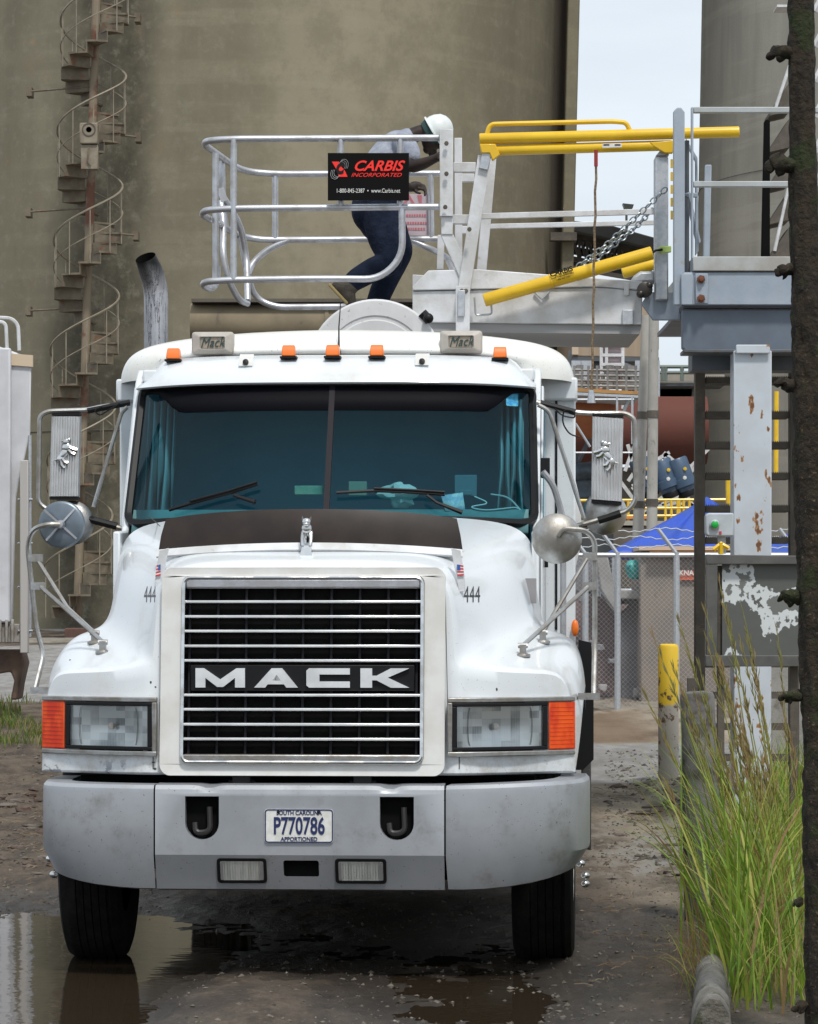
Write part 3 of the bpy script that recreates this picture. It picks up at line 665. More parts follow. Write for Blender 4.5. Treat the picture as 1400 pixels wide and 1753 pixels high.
for sx in (1,-1):                                    # added pale folds standing for reflections at both glass edges
    cu = MB(); rows = []
    for k in range(40):
        t = k/39; x = sx*(.95-.13*t); yv = 1.95+.05*math.sin(t*26+sx)+.10*t
        rows.append([V((x+sx*.02*math.sin(t*13),yv+.0,2.08)), V((x,yv+.12,2.35)), V((x,yv+.25,2.70))])
    cu.loft(rows); cu.build('reflection_folds', mat('reflection_teal',(.30,.44,.46),.9,c2=(.20,.35,.40),scale=6,stretch=(2,2,.3)), P, solid=.003)
sd_m = mat('door_panel_gap',(.02,.02,.02),.8)
for sx in (1,-1):
    d = MB(); x = sx*1.037; d.prism([(x,1.86,1.02),(x,1.86,2.08),(x,2.33,2.78),(x,2.9,2.80),(x,2.9,1.02)], (sx*.012,0,0)); dr = d.build('door', M['paint'], P, bevel=.006)
    wdw = MB(); wdw.prism([(x+sx*.013,1.98,2.10),(x+sx*.013,2.36,2.68),(x+sx*.013,2.82,2.70),(x+sx*.013,2.82,2.10)], (sx*.003,0,0)); wdw.build('side_window', M['glass'], dr)
    h = MB(); h.box(min(x,x+sx*.03),max(x,x+sx*.03),2.70,2.83,1.86,1.90); h.build('door_handle', M['black'], dr, bevel=.004)
    if sx < 0: continue
    s_ = MB(); s_.tube(fillet([(sx*1.05,1.80,2.32),(sx*1.10,1.82,2.26),(sx*1.15,1.86,2.10),(sx*1.15,1.86,1.40),(sx*1.06,1.86,1.34)],.06,5), .017, 8); s_.build('grab_handle', M['alu'], P)
    l = MB(); l.box(min(sx*1.04,sx*1.085),max(sx*1.04,sx*1.085),1.82,1.86,2.29,2.39); l.build('mirror_bracket', M['black'], P, bevel=.004)
    slp = MB(); x0_, x1_ = (1.04,1.2)
# sleeper
sl = MB(); sl.box(-1.205,1.205,3.0,4.6,.95,2.80); slo = sl.build('sleeper', M['paint'], P, bevel=.05, seg=3)
for sx in (1,-1):
    ex = MB(); ex.prism([(sx*1.045,2.93,1.0),(sx*1.21,2.93,1.0),(sx*1.21,2.93,2.76),(sx*1.045,2.93,2.76)], (0,.05,0)); ex.build('side_fairing', M['paint'], slo, bevel=.01)
    lg = MB(); lg.box(min(sx*1.02,sx*1.22),max(sx*1.02,sx*1.22),2.86,3.1,2.74,2.86); lg.build('fairing_ledge', M['paint'], slo, bevel=.012)
# roof fairing (loft of rounded outlines)
def outl(s=1, zt=3.105, zb=2.835, hw=1.205):
    pts = [(-hw,zb),(-hw,zb+.05),(-hw+.03,zb+.13),(-hw+.10,zt-.09),(-hw+.22,zt-.055),(-.72,zt-.026),(-.4,zt-.008),(0,zt),(.4,zt-.008),(.72,zt-.026),(hw-.22,zt-.055),(hw-.10,zt-.09),(hw-.03,zb+.13),(hw,zb+.05),(hw,zb)]
    return pts
rfm = MB(); rows = []
for y, dz, dx in ((2.22,-.16,-.26),(2.27,-.115,-.16),(2.38,-.04,-.06),(2.55,-.008,-.012),(2.9,0,0),(3.6,.0,0),(4.6,-.01,0)):
    rows.append([V((x*(1+dx/1.205), y+.32*abs(x/1.205)**2.5*(1 if y < 2.6 else 0 if y > 2.8 else .4), 2.835+(z-2.835)*(1+dz/.27) if dz else z)) for x, z in outl()])
rfm.loft(rows); rfm.add(rows[0], [tuple(range(15))]); rfm.add(rows[-1], [tuple(range(15))[::-1]])
rfo = rfm.build('roof_fairing', M['roof_paint'], P, smooth=60, sub=0); 
mm = rfo.modifiers.new('sub','SUBSURF'); mm.levels = 2; mm.render_levels = 2
# sun visor over the windshield
vm = MB(); rows = []
for k in range(-30, 31):
    u = k/30; a = abs(u); x = u*1.012; b = .30*a**3.2; zz = -.012*a**4; en = .07*sst(.86,1,a)
    rows.append([V((x,2.30+b,2.935+zz-en*1.6)), V((x,2.12+b*.9,2.925+zz-en*1.5)), V((x,1.99+b*.85,2.875+zz-en*1.1)), V((x,1.90+b*.8,2.80+zz-en*.4)), V((x,1.885+b*.8,2.772+zz)), V((x,1.90+b*.8,2.764+zz)), V((x,2.0+b*.8,2.775+zz)), V((x,2.15+b*.8,2.79+zz))])
vm.loft(rows); vis = vm.build('sun_visor', M['paint'], P, smooth=50, solid=.01)
for x in (-.44, .445):
    q = MB(); q.add([(x-.035,2.00,2.895),(x+.035,2.00,2.895),(x+.035,2.05,2.925),(x-.035,2.05,2.925),(x-.035,1.975,2.862),(x+.035,1.975,2.862)],[(4,5,1,0),(0,1,2,3)]); q.build('visor_recess', M['surround'], vis)
    q = MB(); q.lathe([(.015,0),(.015,.012),(.0001,.014)], (x,1.985,2.878), (0,-1,.4), 10); q.build('visor_bolt', M['black'], vis)
for x, y in ((-.83,2.21),(-.228,2.05),(-.006,2.04),(.216,2.05),(.83,2.21)):
    z = 2.905
    q = MB(); q.box(x-.042,x+.042,y-.05,y+.06,z-.004,z+.006); e = q.build('lamp_base', M['black'], None)
    q = MB(); q.add([(x-.035,y-.05,z+.006),(x+.035,y-.05,z+.006),(x+.035,y+.05,z+.006),(x-.035,y+.05,z+.006),(x-.035,y-.045,z+.035),(x+.035,y-.045,z+.035),(x+.031,y-.025,z+.064),(x-.031,y-.025,z+.064),(x+.031,y+.035,z+.060),(x-.031,y+.035,z+.060)],
        [(0,3,2,1),(0,1,5,4),(4,5,6,7),(7,6,8,9),(2,3,9,8),(1,2,8,6,5),(3,0,4,7,9)])
    ml = q.build('marker_lamp', M['orange'], P, bevel=.006); e.parent = ml
LGREY = mat('aged_lamp_housing',(.46,.43,.38),.55,c2=(.38,.35,.31),scale=9)
for x in (-.645, .628):
    q = MB(); y = 2.30; z0, z1, hw = 2.945, 3.062, .108
    def fr4(w_, h_, yy, r=.012): return [V((x+u, yy, (z0+z1)/2+v)) for u, v in rrect(-w_, w_, -h_, h_, r, 3)]
    h_ = (z1-z0)/2
    rows = [fr4(hw-.004,h_-.004,y+.09), fr4(hw,h_,y+.07,.016), fr4(hw,h_,y+.03,.016), fr4(hw-.008,h_-.006,y+.015,.014), fr4(hw-.042,h_-.026,y-.004,.006), fr4(hw-.048,h_-.030,y+.010,.004)]
    q.loft(rows, closed=True); n_ = len(rows[-1]); q.add(rows[-1], [tuple(range(n_))]); q.add(rows[0], [tuple(range(n_))])
    rl = q.build('roof_lamp', LGREY, P, smooth=30)
    q = MB(); q.holes(rrect(x-hw+.05,x+hw-.05,(z0+z1)/2-h_+.032,(z0+z1)/2+h_-.032,.003,2), [], lambda u, v: (u, y+.006, v)); q.build('lamp_lens', mat('amber_dusty',(.36,.30,.22),.5,c2=(.28,.24,.19),scale=30), rl)
    q = MB(); text_geo(q, 'Mack', (x,y+.002,(z0+z1)/2), (1,0,.04), up, .072, sx=.80, shear=.35, bold=0, depth=.003); q.build('lettering', mat('teal_ink',(.02,.05,.05),.5), rl, smooth=0)
# antenna
q = MB(); q.tube([T(580,612,2.25),T(580,560,2.27),T(583,518,2.3)], [.006,.0035,.0025], 6); q.lathe([(.012,0),(.010,.03),(.005,.05)], T(580,613,2.25), (0,0,1), 8); q.build('antenna', M['black'], P)
# exhaust stack
q = MB(); cx = T(265,500,4.75); zb = 1.2; rows = []
a = T(267,585,4.75); b = T(266,470,4.75)
pts = fillet([V((a.x,4.75,1.2)), V((a.x,4.75,b.z-.06)), V((a.x-.05,4.66,b.z+.09))], .22, 8)
q.tube(pts, [.071]*(len(pts)-1)+[.062], 24); q.f.pop()                       # open mouth
end = pts[-1]; dr_ = (pts[-1]-pts[-2]).normalized(); qm = MB(); qm.tube([end+dr_*.001, end-dr_*.09], [.0615,.05], 24); qm.f = qm.f[:-2]
def crack(n, L, mpn, noi, ramp, mixc, base, b):
    m2 = n.nodes.new('ShaderNodeMapping'); m2.inputs['Scale'].default_value = (20,20,1.1); L(mpn.outputs[0], m2.inputs[0])
    q_ = n.nodes.new('ShaderNodeTexNoise'); q_.inputs['Scale'].default_value = 1; q_.inputs['Detail'].default_value = 8; q_.inputs['Roughness'].default_value = .7; L(m2.outputs[0], q_.inputs[0])
    a_ = n.nodes.new('ShaderNodeMath'); a_.operation = 'SUBTRACT'; a_.inputs[1].default_value = .5; L(q_.outputs[0], a_.inputs[0])
    c_ = n.nodes.new('ShaderNodeMath'); c_.operation = 'ABSOLUTE'; L(a_.outputs[0], c_.inputs[0])
    f = ramp(c_.outputs[0], .012, .006)
    c1 = mixc(f, base, (.03,.028,.028)); return mixc(gradz(n, L, mpn, 2, 3.50, 3.66), c1, (.02,.02,.02))
exs = q.build('exhaust_stack', mat('sooty_chrome',(.42,.42,.45),.45,metal=.7,c2=(.28,.28,.30),scale=5,extra=crack), P, smooth=60)
qm.build('stack_mouth', M['dark'], exs, smooth=60)
# wipers
for pts, arm in (([(294,876),(330,866),(400,848),(443,834)], [(402,849),(440,862)]), ([(577,850),(640,846),(700,848),(758,851)], [(728,849),(745,862),(787,878)])):
    q = MB(); L_ = []
    for px, py in pts:
        p = T(px, py, 1.6); u = p.x/.99; L_.append(wsS(u, max(0.02,(p.z-2.06)/.713))+V((0,-.035,0)))
    q.tube(L_, .009, 6); L2 = [p+V((0,-.01,.012)) for p in L_[1:]]; q.tube(L2, .005, 5)
    A_ = []
    for px, py in arm:
        p = T(px, py, 1.55); u = p.x/.99; A_.append(wsS(u, max(-.03,(p.z-2.07)/.713))+V((0,-.05,0)))
    q.tube(A_, [.008]*(len(A_)-1)+[.013], 6); q.build('wiper', M['black'], P)
# mirrors
from mathutils.bvhtree import BVHTree
bpy.context.view_layer.update()
dg = bpy.context.evaluated_depsgraph_get(); hbvh = BVHTree.FromObject(hood, dg)
def onhood(px, py, lift=0, fb=1.0):
    t = T(px, py, 0); d = (T(px, py, 2.0)-t).normalized(); h_ = hbvh.ray_cast(t-d*.3, d)
    return (h_[0]-d*lift) if h_[0] is not None else T(px, py, fb)
def emblem(c, s, flip, tilt):                        # striding bulldog relief
    q = MB(); rot = Matrix.Rotation(tilt, 4, 'Y')
    def e(x, z, rx, rz, ang=0): q.ball(V((flip*x*s, -.006, z*s)), (rx*s, .010, rz*s), 10, 6)
    e(-.02,.0,.30,.15); e(-.25,-.02,.17,.16); e(.22,.06,.19,.18); e(.38,.20,.14,.13); e(.50,.17,.08,.08); 
    for a, b_, c_ in (((.28,-.02),(.34,-.20),(.40,-.32)),((.18,-.05),(.16,-.22),(.22,-.34)),((-.30,-.05),(-.42,-.18),(-.44,-.34)),((-.22,-.05),(-.26,-.22),(-.20,-.34))):
        q.tube([V((flip*x*s,-.006,z*s)) for x, z in (a,b_,c_)], [.11*s,.075*s,.075*s], 6)
    q.tube([V((flip*.33*s,-.006,.30*s)),V((flip*.30*s,-.006,.38*s))],[.04*s,.01*s],6); q.tube([V((-flip*.36*s,-.006,.08*s)),V((-flip*.48*s,-.006,.16*s))],[.03*s,.01*s],6)
    q.xf(Matrix.Translation(c) @ rot); return q
for side in (-1, 1):
    y = 2.0
    if side < 0: c4 = [(89,712),(137,712),(134,851),(85,851)]
    else: c4 = [(1014,712),(1067,716),(1064,860),(1012,856)]
    tl, tr_, br, bl = [T(a, b, y) for a, b in c4]
    nn_ = V((0,1,0)); q = MB(); rows = []; NN = 45
    for k in range(NN):
        u = k/(NN-1); d = (-.010 if k % 4 < 2 else 0)-.012*math.sin(math.pi*u)**.4
        t_, b_ = tl.lerp(tr_, u), bl.lerp(br, u); rows.append([t_+V((0,.05,0)), t_+V((0,.0+d,-.004)), b_+V((0,.0+d,.004)), b_+V((0,.05,0))])
    q.loft(rows)
    for r in (rows[0], rows[-1]): q.add(r, [(0,1,2,3)])
    mir = q.build('side_mirror', M['galv'] if 0 else mat('ribbed_mirror_back',(.66,.67,.68),.4,metal=.5,c2=(.56,.56,.56),scale=8,c3=(.30,.28,.25),s3=20,lo3=.66,hi3=.8), P, smooth=25)
    q = MB(); q.prism([tl+V((.004,.051,-.004)),tr_+V((-.004,.051,-.004)),br+V((-.004,.051,.004)),bl+V((.004,.051,.004))],(0,.004,0)); q.build('mirror_glass', M['mirror'], mir)
    for a_, b_, o_ in ((tl,tr_,.008),(bl,br,-.006)): q = MB(); q.beam(a_+V((0,.02,o_)),b_+V((0,.02,o_)),.06,.012); q.build('mirror_cap', M['black'], mir)
    c = (tl+tr_+br+bl)/4+V((0,-.016,.015)); emblem(c, .135, 1 if side < 0 else -1, R(-52) if side<0 else R(52)).build('emblem', M['chrome'], mir)
    q = MB()
    if side < 0: fp = [(218,690),(170,697),(150,702),(82,704),(68,712),(66,860),(80,872),(110,880),(150,888),(213,906)]
    else: fp = [(918,688),(960,703),(1010,708),(1070,707),(1086,716),(1088,858),(1074,875),(1030,888),(990,900),(945,908)]
    q.tube(fillet([T(a, b, y+.02) for a, b in fp], .05, 4), .0125, 8)
    if side > 0: q.tube(fillet([T(921,693,1.95),T(940,703,1.96),T(1000,888,1.98)],.05,4),.011,8)
    else: q.tube(fillet([T(218,697,1.95),T(208,706,1.96),T(160,868,1.98)],.05,4),.011,8)
    q.build('mirror_frame', M['chrome_dull'], mir)
    q = MB()
    grip = ([(150,888),(200,901)] if side < 0 else [(1062,879),(1024,891)]); q.tube([T(a, b, y+.02) for a, b in grip], .019, 8)
    grip = ([(222,689),(150,703)] if side < 0 else [(925,690),(985,706)]); q.tube([T(a, b, y+.02) for a, b in grip], .016, 8)
    cab_ = [(205,690),(180,706),(170,712),(160,702),(175,696)] if side < 0 else [(950,700),(962,712),(985,716),(982,704),(965,700),(962,724),(975,744),(992,748)]
    q.tube(fillet([T(a, b, y-.01) for a, b in cab_], .03, 4), .004, 5); q.build('mirror_cable', M['black'], mir)
    # small round mirror below
    rc = T(1035,878,y+.06) if side > 0 else T(123,895,y+.02)
    q = MB(); q.lathe([(.0001,-.045),(.05,-.04),(.09,-.02),(.108,.0),(.112,.012),(.100,.018),(.0001,.018)], rc, (0,1,0), 28); q.build('round_mirror', M['chrome_dull'], mir, smooth=50)
    # hood mounted convex mirror
    cc = T(105,898,.95) if side < 0 else T(953,922,.95); rad = .108 if side < 0 else .116
    q = MB()
    if side < 0: prof = [(.0001,-.014),(.06,-.013),(rad-.01,-.010),(rad,-.006),(rad+.003,.0),(rad+.003,.016),(rad-.01,.018),(.0001,.02)]
    else: prof = [(.0001,-.055),(.04,-.051),(.075,-.038),(.10,-.02),(rad-.002,-.004),(rad+.002,.0),(rad+.002,.01),(rad-.01,.014),(.0001,.016)]
    q.lathe(prof, cc, (.12 if side < 0 else -.03, 1, 0), 40); hmi = q.build('hood_mirror', mat('disc_back',(.20,.24,.28),.4,metal=.6,c2=(.15,.18,.21),scale=6) if side < 0 else M['chrome_dull'], P, smooth=50)
    if side < 0:
        q = MB()
        for a in (R(48), R(138)): d = V((math.cos(a), 0, math.sin(a)))*rad*.93; q.beam(cc-d+V((0,-.024-d.x*.12,0)), cc+d+V((0,-.024+d.x*.12,0)), .009, .009, (0,1,0))
        q.lathe([(.0001,-.06),(.016,-.058),(.022,-.03)], cc, (0,1,0), 12); q.build('mirror_spokes', M['alu'], hmi)
    q = MB(); y2 = .93
    if side < 0:
        q.tube(fillet([cc+V((0,-.055,0)), T(85,897,.88), T(55,905,.90), T(47,935,.93), T(62,1075,.95), T(75,1120,.95), T(60,1180,.85)], .05, 5), .0125, 8)
        f1, f2 = onhood(162,1100), onhood(176,1116); q.tube([T(62,955,.92), T(115,1040,.85), f1+V((0,0,.045))], .0105, 8); q.tube([T(68,1003,.92), f2+V((0,0,.045))], .0105, 8)
        feet = (f1, f2); cl = ((62,955),(66,1003))
    else:
        q.tube(fillet([cc+V((.0,-.055,0))+V((.01,0,.01)), T(965,905,.88), T(1003,908,.90), T(1018,925,.92), T(1018,1100,.95), T(1016,1190,.85)], .06, 5), .0125, 8)
        f1, f2 = onhood(929,1099), onhood(895,1122); q.tube([T(1008,950,.92), f1+V((0,0,.045))], .0105, 8); q.tube([T(1008,1003,.92), f2+V((0,0,.045))], .0105, 8)
        feet = (f1, f2); cl = ((1010,953),(1010,1003))
    for a, b in cl: p = T(a, b, .92); q.beam(p+V((-.035,0,0)), p+V((.03,0,0)), .03, .035)
    p = T(60,1182,.62) if side < 0 else T(1008,1192,.62); q.beam(p+V((-.05,0,0)) if side > 0 else p+V((-.02,0,0)), p+V((.05,0,0)) if side > 0 else p+V((.16,0,0)), .03, .03); q.tube([p+V((0,-.02,0)),p+V((0,.02,0))],.012,8)
    q.build('mirror_strut', M['chrome_dull'], hmi)
    q = MB()
    for p in feet:
        q.lathe([(.035,-.004),(.034,.004),(.018,.010),(.0001,.012)], p, (0,-.15,1), 16); q.beam(p, p+V((.0,0,.05)), .03, .026); q.tube([p+V((-.022,0,.045)),p+V((.022,0,.045))], .012, 8)
    q.build('mirror_foot', M['chrome_dull'], hmi)
# side numbers, reflectors, patches
for side, cx_, sl_ in ((-1, 256, -.10), (1, 808, .10)):
    q = MB(); p0 = T(cx_, 1019, 0); text_geo(q, '444', (0,0,0), (1,0,0), (0,0,1), .105, sx=.46, shear=.12*side*-1 if side<0 else .0, bold=.0, depth=0)
    pts = []
    for v in q.v:
        o = V((p0.x*1.0+v.x, -1, p0.z+v.z)); 
        # walk along the sight line so the digits keep their size on the slanting panel
        t = T(cx_+v.x*380*(.75 if side < 0 else 1.05), 1019-v.z*380, .0); t2 = T(cx_+v.x*380*(.75 if side<0 else 1.05), 1019-v.z*380, 2.0); d = (t2-t).normalized()
        h_ = hbvh.ray_cast(t-d*.2, d)[0]
        pts.append((h_-d*.004) if h_ is not None else t)
    q.v = pts; q.build('hood_number', mat('black_decal',(.015,.015,.018),.4), hood, smooth=0, fix=False)
q = MB()
for a in ((889,990,918,1033),):
    L_ = []
    for px, py in ((a[0],a[1]),(a[2],a[1]),(a[2],a[3]),(a[0],a[3])):
        t = T(px,py,0); t2 = T(px,py,2); d = (t2-t).normalized(); h_ = hbvh.ray_cast(t-d*.2, d)[0]; L_.append((h_-d*.006).y if h_ is not None else 1.4)
    yy_ = sum(L_)/4-.05; q.prism([T(a[0],a[1],yy_),T(a[2],a[1],yy_+.05),T(a[2],a[3],yy_+.05),T(a[0],a[3],yy_)], (0,.004,0))
for L_ in ([T(198,988,1.47),T(210,988,1.47),T(210,1032,1.47),T(198,1032,1.47)],): q.prism(L_, (0,.005,0))
q.build('reflector_patch', mat('grey_tape',(.30,.29,.30),.4), hood)
q = MB(); q.box(1.262,1.275,2.0,2.55,.95,1.42); q.box(1.24,1.29,2.3,3.6,.42,.98); q.build('door_step', mat('step_dark',(.05,.05,.05),.5), P, bevel=.01)
mf = MB(); mf.prism([T(990,1095,1.75),T(1012,1100,1.75),T(1016,1200,1.75),T(1016,1300,1.75),T(998,1318,1.75),T(985,1318,1.75)], (0,.02,0)); mf.build('mud_flap', M['black'], P)
q = MB(); p = T(984,1075,2.9); q.ball(p, (.02,.02,.045)); q.build('side_marker', M['orange'], P)
q = MB(); q.prism([T(950,668,2.92),T(954,668,2.92),T(954,1078,2.92),T(950,1078,2.92)], (0,.012,0)); q.build('door_gap_seal', M['black'], P)
for sx in (1,-1):
    q = MB(); q.lathe([(.31,0),(.32,.01),(.32,1.39),(.31,1.4)], (sx*.92,2.9,.62), (0,1,0), 28, cap=True); q.build('fuel_tank', M['chrome_dull'], P, smooth=40)
q = MB()
for a, b in ((1002,1499),(1002,1513),(994,1478)): q.ball(T(a, b, 1.3), (.022,.02,.018))
for a, b in ((92,1497),(86,1470)): q.ball(T(a, b, 1.3), (.022,.02,.018))
q.build('lug_cap', M['chrome'], P)
# panel seams
def seam(pts, r=.0022, parent=hood, name='panel_seam'):
    L_ = []
    for (a, b), (c, d) in zip(pts, pts[1:]):
        m = max(2, int(math.hypot(c-a, d-b)/5)); L_ += [onhood(a+(c-a)*k/m, b+(d-b)*k/m, .0008) for k in range(m)]
    q = MB(); q.tube(L_, r, 4); q.build(name, mat('seam_dark',(.07,.065,.06),.8) if 'seam_dark' not in bpy.data.materials else bpy.data.materials['seam_dark'], parent)
seam([(255,885),(266,893),(278,905)]); seam([(262,1296),(262,1322)]); seam([(786,1296),(786,1322)]); 
seam([(284,1010),(281,1150),(278,1300)], .0016); seam([(762,1010),(765,1150),(768,1300)], .0016)
random.seed(8)
q = MB()
for a in ((770,1252),(258,1168),(266,1176),(262,1305),(265,1316),(742,1180),(850,1180),(120,1130)):
    p = onhood(*a, .001); q.ball(p, (random.uniform(.004,.010), .0012, random.uniform(.003,.008)), 6, 4)
q.build('paint_chips', bpy.data.materials['seam_dark'], hood)
# things lying on the dashboard
def ontop(name, label, cat, mb, m_, **kw):
    mb.xf(Matrix.Translation(TO) @ Matrix.Rotation(TY, 4, 'Z')); return tag(mb.build(name, m_, None, **kw), label, cat)
q = MB(); q.add([T(755,848,1.82),T(792,843,1.84),T(797,878,1.80),T(762,874,1.78)],[(0,1,2,3)]); ontop('paper_card', 'pale printed card leaning behind the windshield beside the right wiper', 'card', q, mat('card',(.65,.75,.72),.7,c2=(.3,.45,.6),scale=40), solid=.002)
q = MB(); random.seed(7); rows = []
cc = T(682,846,1.85)
q.ball(cc, (.085,.05,.055), 18, 12); q.v = [p+(p-cc).normalized()*noise.noise(p*26)*.05 for p in q.v]
ontop('crumpled_cloth', 'crumpled white cloth on the dashboard right of the windshield divider', 'cloth', q, mat('cloth',(.55,.62,.60),.9))
q = MB(); c = T(797,832,1.9); q.box(c.x-.055,c.x+.055,c.y,c.y+.03,c.z-.05,c.z+.055); q.box(c.x-.03,c.x+.03,c.y-.004,c.y,c.z-.045,c.z-.02); ontop('radio_unit', 'small grey device standing on the dashboard near the right end of the windshield', 'device', q, mat('device',(.10,.20,.24),.5), bevel=.006)
q = MB(); q.tube(fillet([T(812,850,1.86),T(840,862,1.84),T(800,868,1.8),T(830,874,1.78),T(885,868,1.8),T(895,878,1.8),T(870,850,1.86),T(840,846,1.88)],.05,5), .004, 5); ontop('coiled_cord', 'pale coiled cord lying on the right end of the dashboard', 'cord', q, mat('cord',(.5,.62,.62),.6))
q = MB(); c = T(612,838,1.86); q.box(c.x-.045,c.x+.045,c.y,c.y+.04,c.z-.03,c.z+.04); ontop('cardboard_box', 'small cream box on the dashboard just right of the divider', 'box', q, mat('box',(.22,.30,.24),.8), bevel=.003)
q = MB(); c = T(528,840,1.86); q.box(c.x-.07,c.x+.07,c.y,c.y+.04,c.z-.02,c.z+.025); ontop('dash_panel', 'green edged booklet on the dashboard just left of the divider', 'booklet', q, mat('booklet',(.16,.34,.25),.7,c2=(.3,.42,.3),scale=20), bevel=.003)
q = MB(); q.holes(rrect(-.03,.03,-.035,.035,.008), [], lambda u, v: T(888,695,0)*0+wsS(.90+u/.99,.89+v/.7)+V((0,.006,0))); stk = q.build('windshield_sticker', mat('blue_sticker',(.12,.40,.75),.5,c2=(.55,.80,.85),scale=40), wind, smooth=0)
# ------------------------------------------------------------------ silos and towers
def conc_extra(stripe=None, warm=True, sx=1.0):
    def f(n, L, mpn, noi, ramp, mixc, base, b):
        def n2(s, scl, d=6, r_=.6):
            m2 = n.nodes.new('ShaderNodeMapping'); m2.inputs['Scale'].default_value = scl; L(mpn.outputs[0], m2.inputs[0])
            q = n.nodes.new('ShaderNodeTexNoise'); q.inputs['Scale'].default_value = s; q.inputs['Detail'].default_value = d; q.inputs['Roughness'].default_value = r_; L(m2.outputs[0], q.inputs[0]); return q.outputs[0]
        c_ = mixc(ramp(n2(.5,(1,1,.5)), .35, .65), base, tuple(x*.78 for x in M_[0]))
        c_ = mixc(mul(n, L, ramp(n2(2.2,(1,1,.10)), .42, .68), .5), c_, tuple(x*.66 for x in M_[0]))      # vertical runs
        c_ = mixc(mul(n, L, ramp(n2(.9,(.25,.25,3.0)), .5, .62), .35), c_, tuple(x*1.25 for x in M_[0]))   # horizontal pour bands
        if warm:
            c_ = mixc(mul(n, L, ramp(n2(1.3,(1,1,.5), 10, .75), .60, .66), .4), c_, (.26,.165,.085))
        return mixc(mul(n, L, ramp(n2(40,(1,1,1)), .35, .7), .25), c_, tuple(x*.6 for x in M_[0]))
    M_ = [sx]
    return f
def silo_extra(n, L, mpn, noi, ramp, mixc, base, b):
    c_ = conc_extra(sx=(.228,.205,.142))(n, L, mpn, noi, ramp, mixc, base, b)
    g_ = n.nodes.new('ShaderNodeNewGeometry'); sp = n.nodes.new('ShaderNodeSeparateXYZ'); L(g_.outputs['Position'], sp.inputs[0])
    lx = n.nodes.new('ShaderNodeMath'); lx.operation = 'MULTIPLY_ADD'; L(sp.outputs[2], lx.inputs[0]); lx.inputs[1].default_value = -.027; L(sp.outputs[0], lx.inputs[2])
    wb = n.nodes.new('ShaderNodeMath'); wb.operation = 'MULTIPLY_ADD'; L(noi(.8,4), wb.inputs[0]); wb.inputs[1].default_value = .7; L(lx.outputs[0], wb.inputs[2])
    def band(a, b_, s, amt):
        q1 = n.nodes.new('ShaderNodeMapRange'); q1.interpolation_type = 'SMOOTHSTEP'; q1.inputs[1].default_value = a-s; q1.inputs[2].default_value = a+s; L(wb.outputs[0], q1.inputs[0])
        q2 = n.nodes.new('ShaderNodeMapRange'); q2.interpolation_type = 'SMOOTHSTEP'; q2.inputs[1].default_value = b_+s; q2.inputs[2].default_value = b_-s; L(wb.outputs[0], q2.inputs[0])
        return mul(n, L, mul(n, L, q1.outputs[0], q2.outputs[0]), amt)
    c_ = mixc(band(-6.25,-4.65,.40,.86), c_, (.040,.036,.024))      # darker band around the stair
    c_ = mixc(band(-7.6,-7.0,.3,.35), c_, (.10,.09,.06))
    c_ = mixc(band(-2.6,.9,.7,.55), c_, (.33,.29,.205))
    c_ = mixc(mul(n, L, ramp(noi(1.1, 12, .75), .40, .62), .50), c_, (.155,.135,.092))
    c_ = mixc(mul(n, L, ramp(noi(4.5, 8, .75), .50, .68), .35), c_, (.27,.25,.19))
    c_ = mixc(mul(n, L, ramp(noi(.55, 10, .7), .58, .70), .40), c_, (.24,.165,.10))
    c_ = mixc(mul(n, L, ramp(noi(1.6, 12, .8), .63, .68), .5), c_, (.36,.20,.09))
    return c_
M['silo'] = mat('stained_concrete', (.228,.205,.142), .95, bump=.3, bscale=3, extra=silo_extra)
M['tower'] = mat('grey_weathered_concrete', (.37,.355,.31), .95, bump=.3, bscale=3, extra=conc_extra(warm=False, sx=(.37,.355,.31)))
def lean(z, k=.024): return k*(z-11)
def silo_mesh(cx, cy, r, z0, z1, k=.024, n=160):
    q = MB(); rows = []
    for i in range(13):
        z = z0+(z1-z0)*i/12; rows.append([V((cx+lean(z,k)+r*math.cos(2*math.pi*j/n), cy+r*math.sin(2*math.pi*j/n), z)) for j in range(n)])
    q.loft(rows, closed=True); q.add(rows[-1], [tuple(range(n))]); return q
SD = 66; SR = 6.35; SCX = (946-700)/FOC*(SD)-SR
t = thing('concrete_silo', 'huge round tan stained concrete silo behind the truck and spiral stair', 'silo', (SCX, SD, slope(SD)))
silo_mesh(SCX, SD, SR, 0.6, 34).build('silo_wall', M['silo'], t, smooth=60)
b = MB()                                               # lift joint lines
for z in (4.9,):
    b.tube([V((SCX+lean(z)+(SR+.005)*math.cos(2*math.pi*j/90), SD+(SR+.005)*math.sin(2*math.pi*j/90), z)) for j in range(90)], .012, 4, closed=True)
b.build('pour_joint', mat('joint_dark',(.09,.08,.06),.9), t)
b = MB(); b.lathe([(SR+.5,0),(SR+.5,.35),(SR-.2,.36)], (SCX+lean(1),SD,.9), (0,0,1), 90); b.build('silo_footing', M['concrete'], t)
t2 = thing('silo_buttress', 'recessed strip coloured dark as gap shade with pale concrete edge at the right side of the big silo', 'buttress', W(968, 1000, SD+1))
q = MB()
def strip_(px0, px1, D0, D1, k=.024, z0=.6, z1=34):
    a, b_ = (px0-700)/FOC*D0, (px1-700)/FOC*D0
    q = MB(); q.add([(a+lean(z0,k),D0,z0),(b_+lean(z0,k),D0,z0),(b_+lean(z0,k),D1,z0),(a+lean(z0,k),D1,z0),(a+lean(z1,k),D0,z1),(b_+lean(z1,k),D0,z1),(b_+lean(z1,k),D1,z1),(a+lean(z1,k),D1,z1)],
        [(0,3,2,1),(4,5,6,7),(0,1,5,4),(1,2,6,5),(2,3,7,6),(3,0,4,7)]); return q
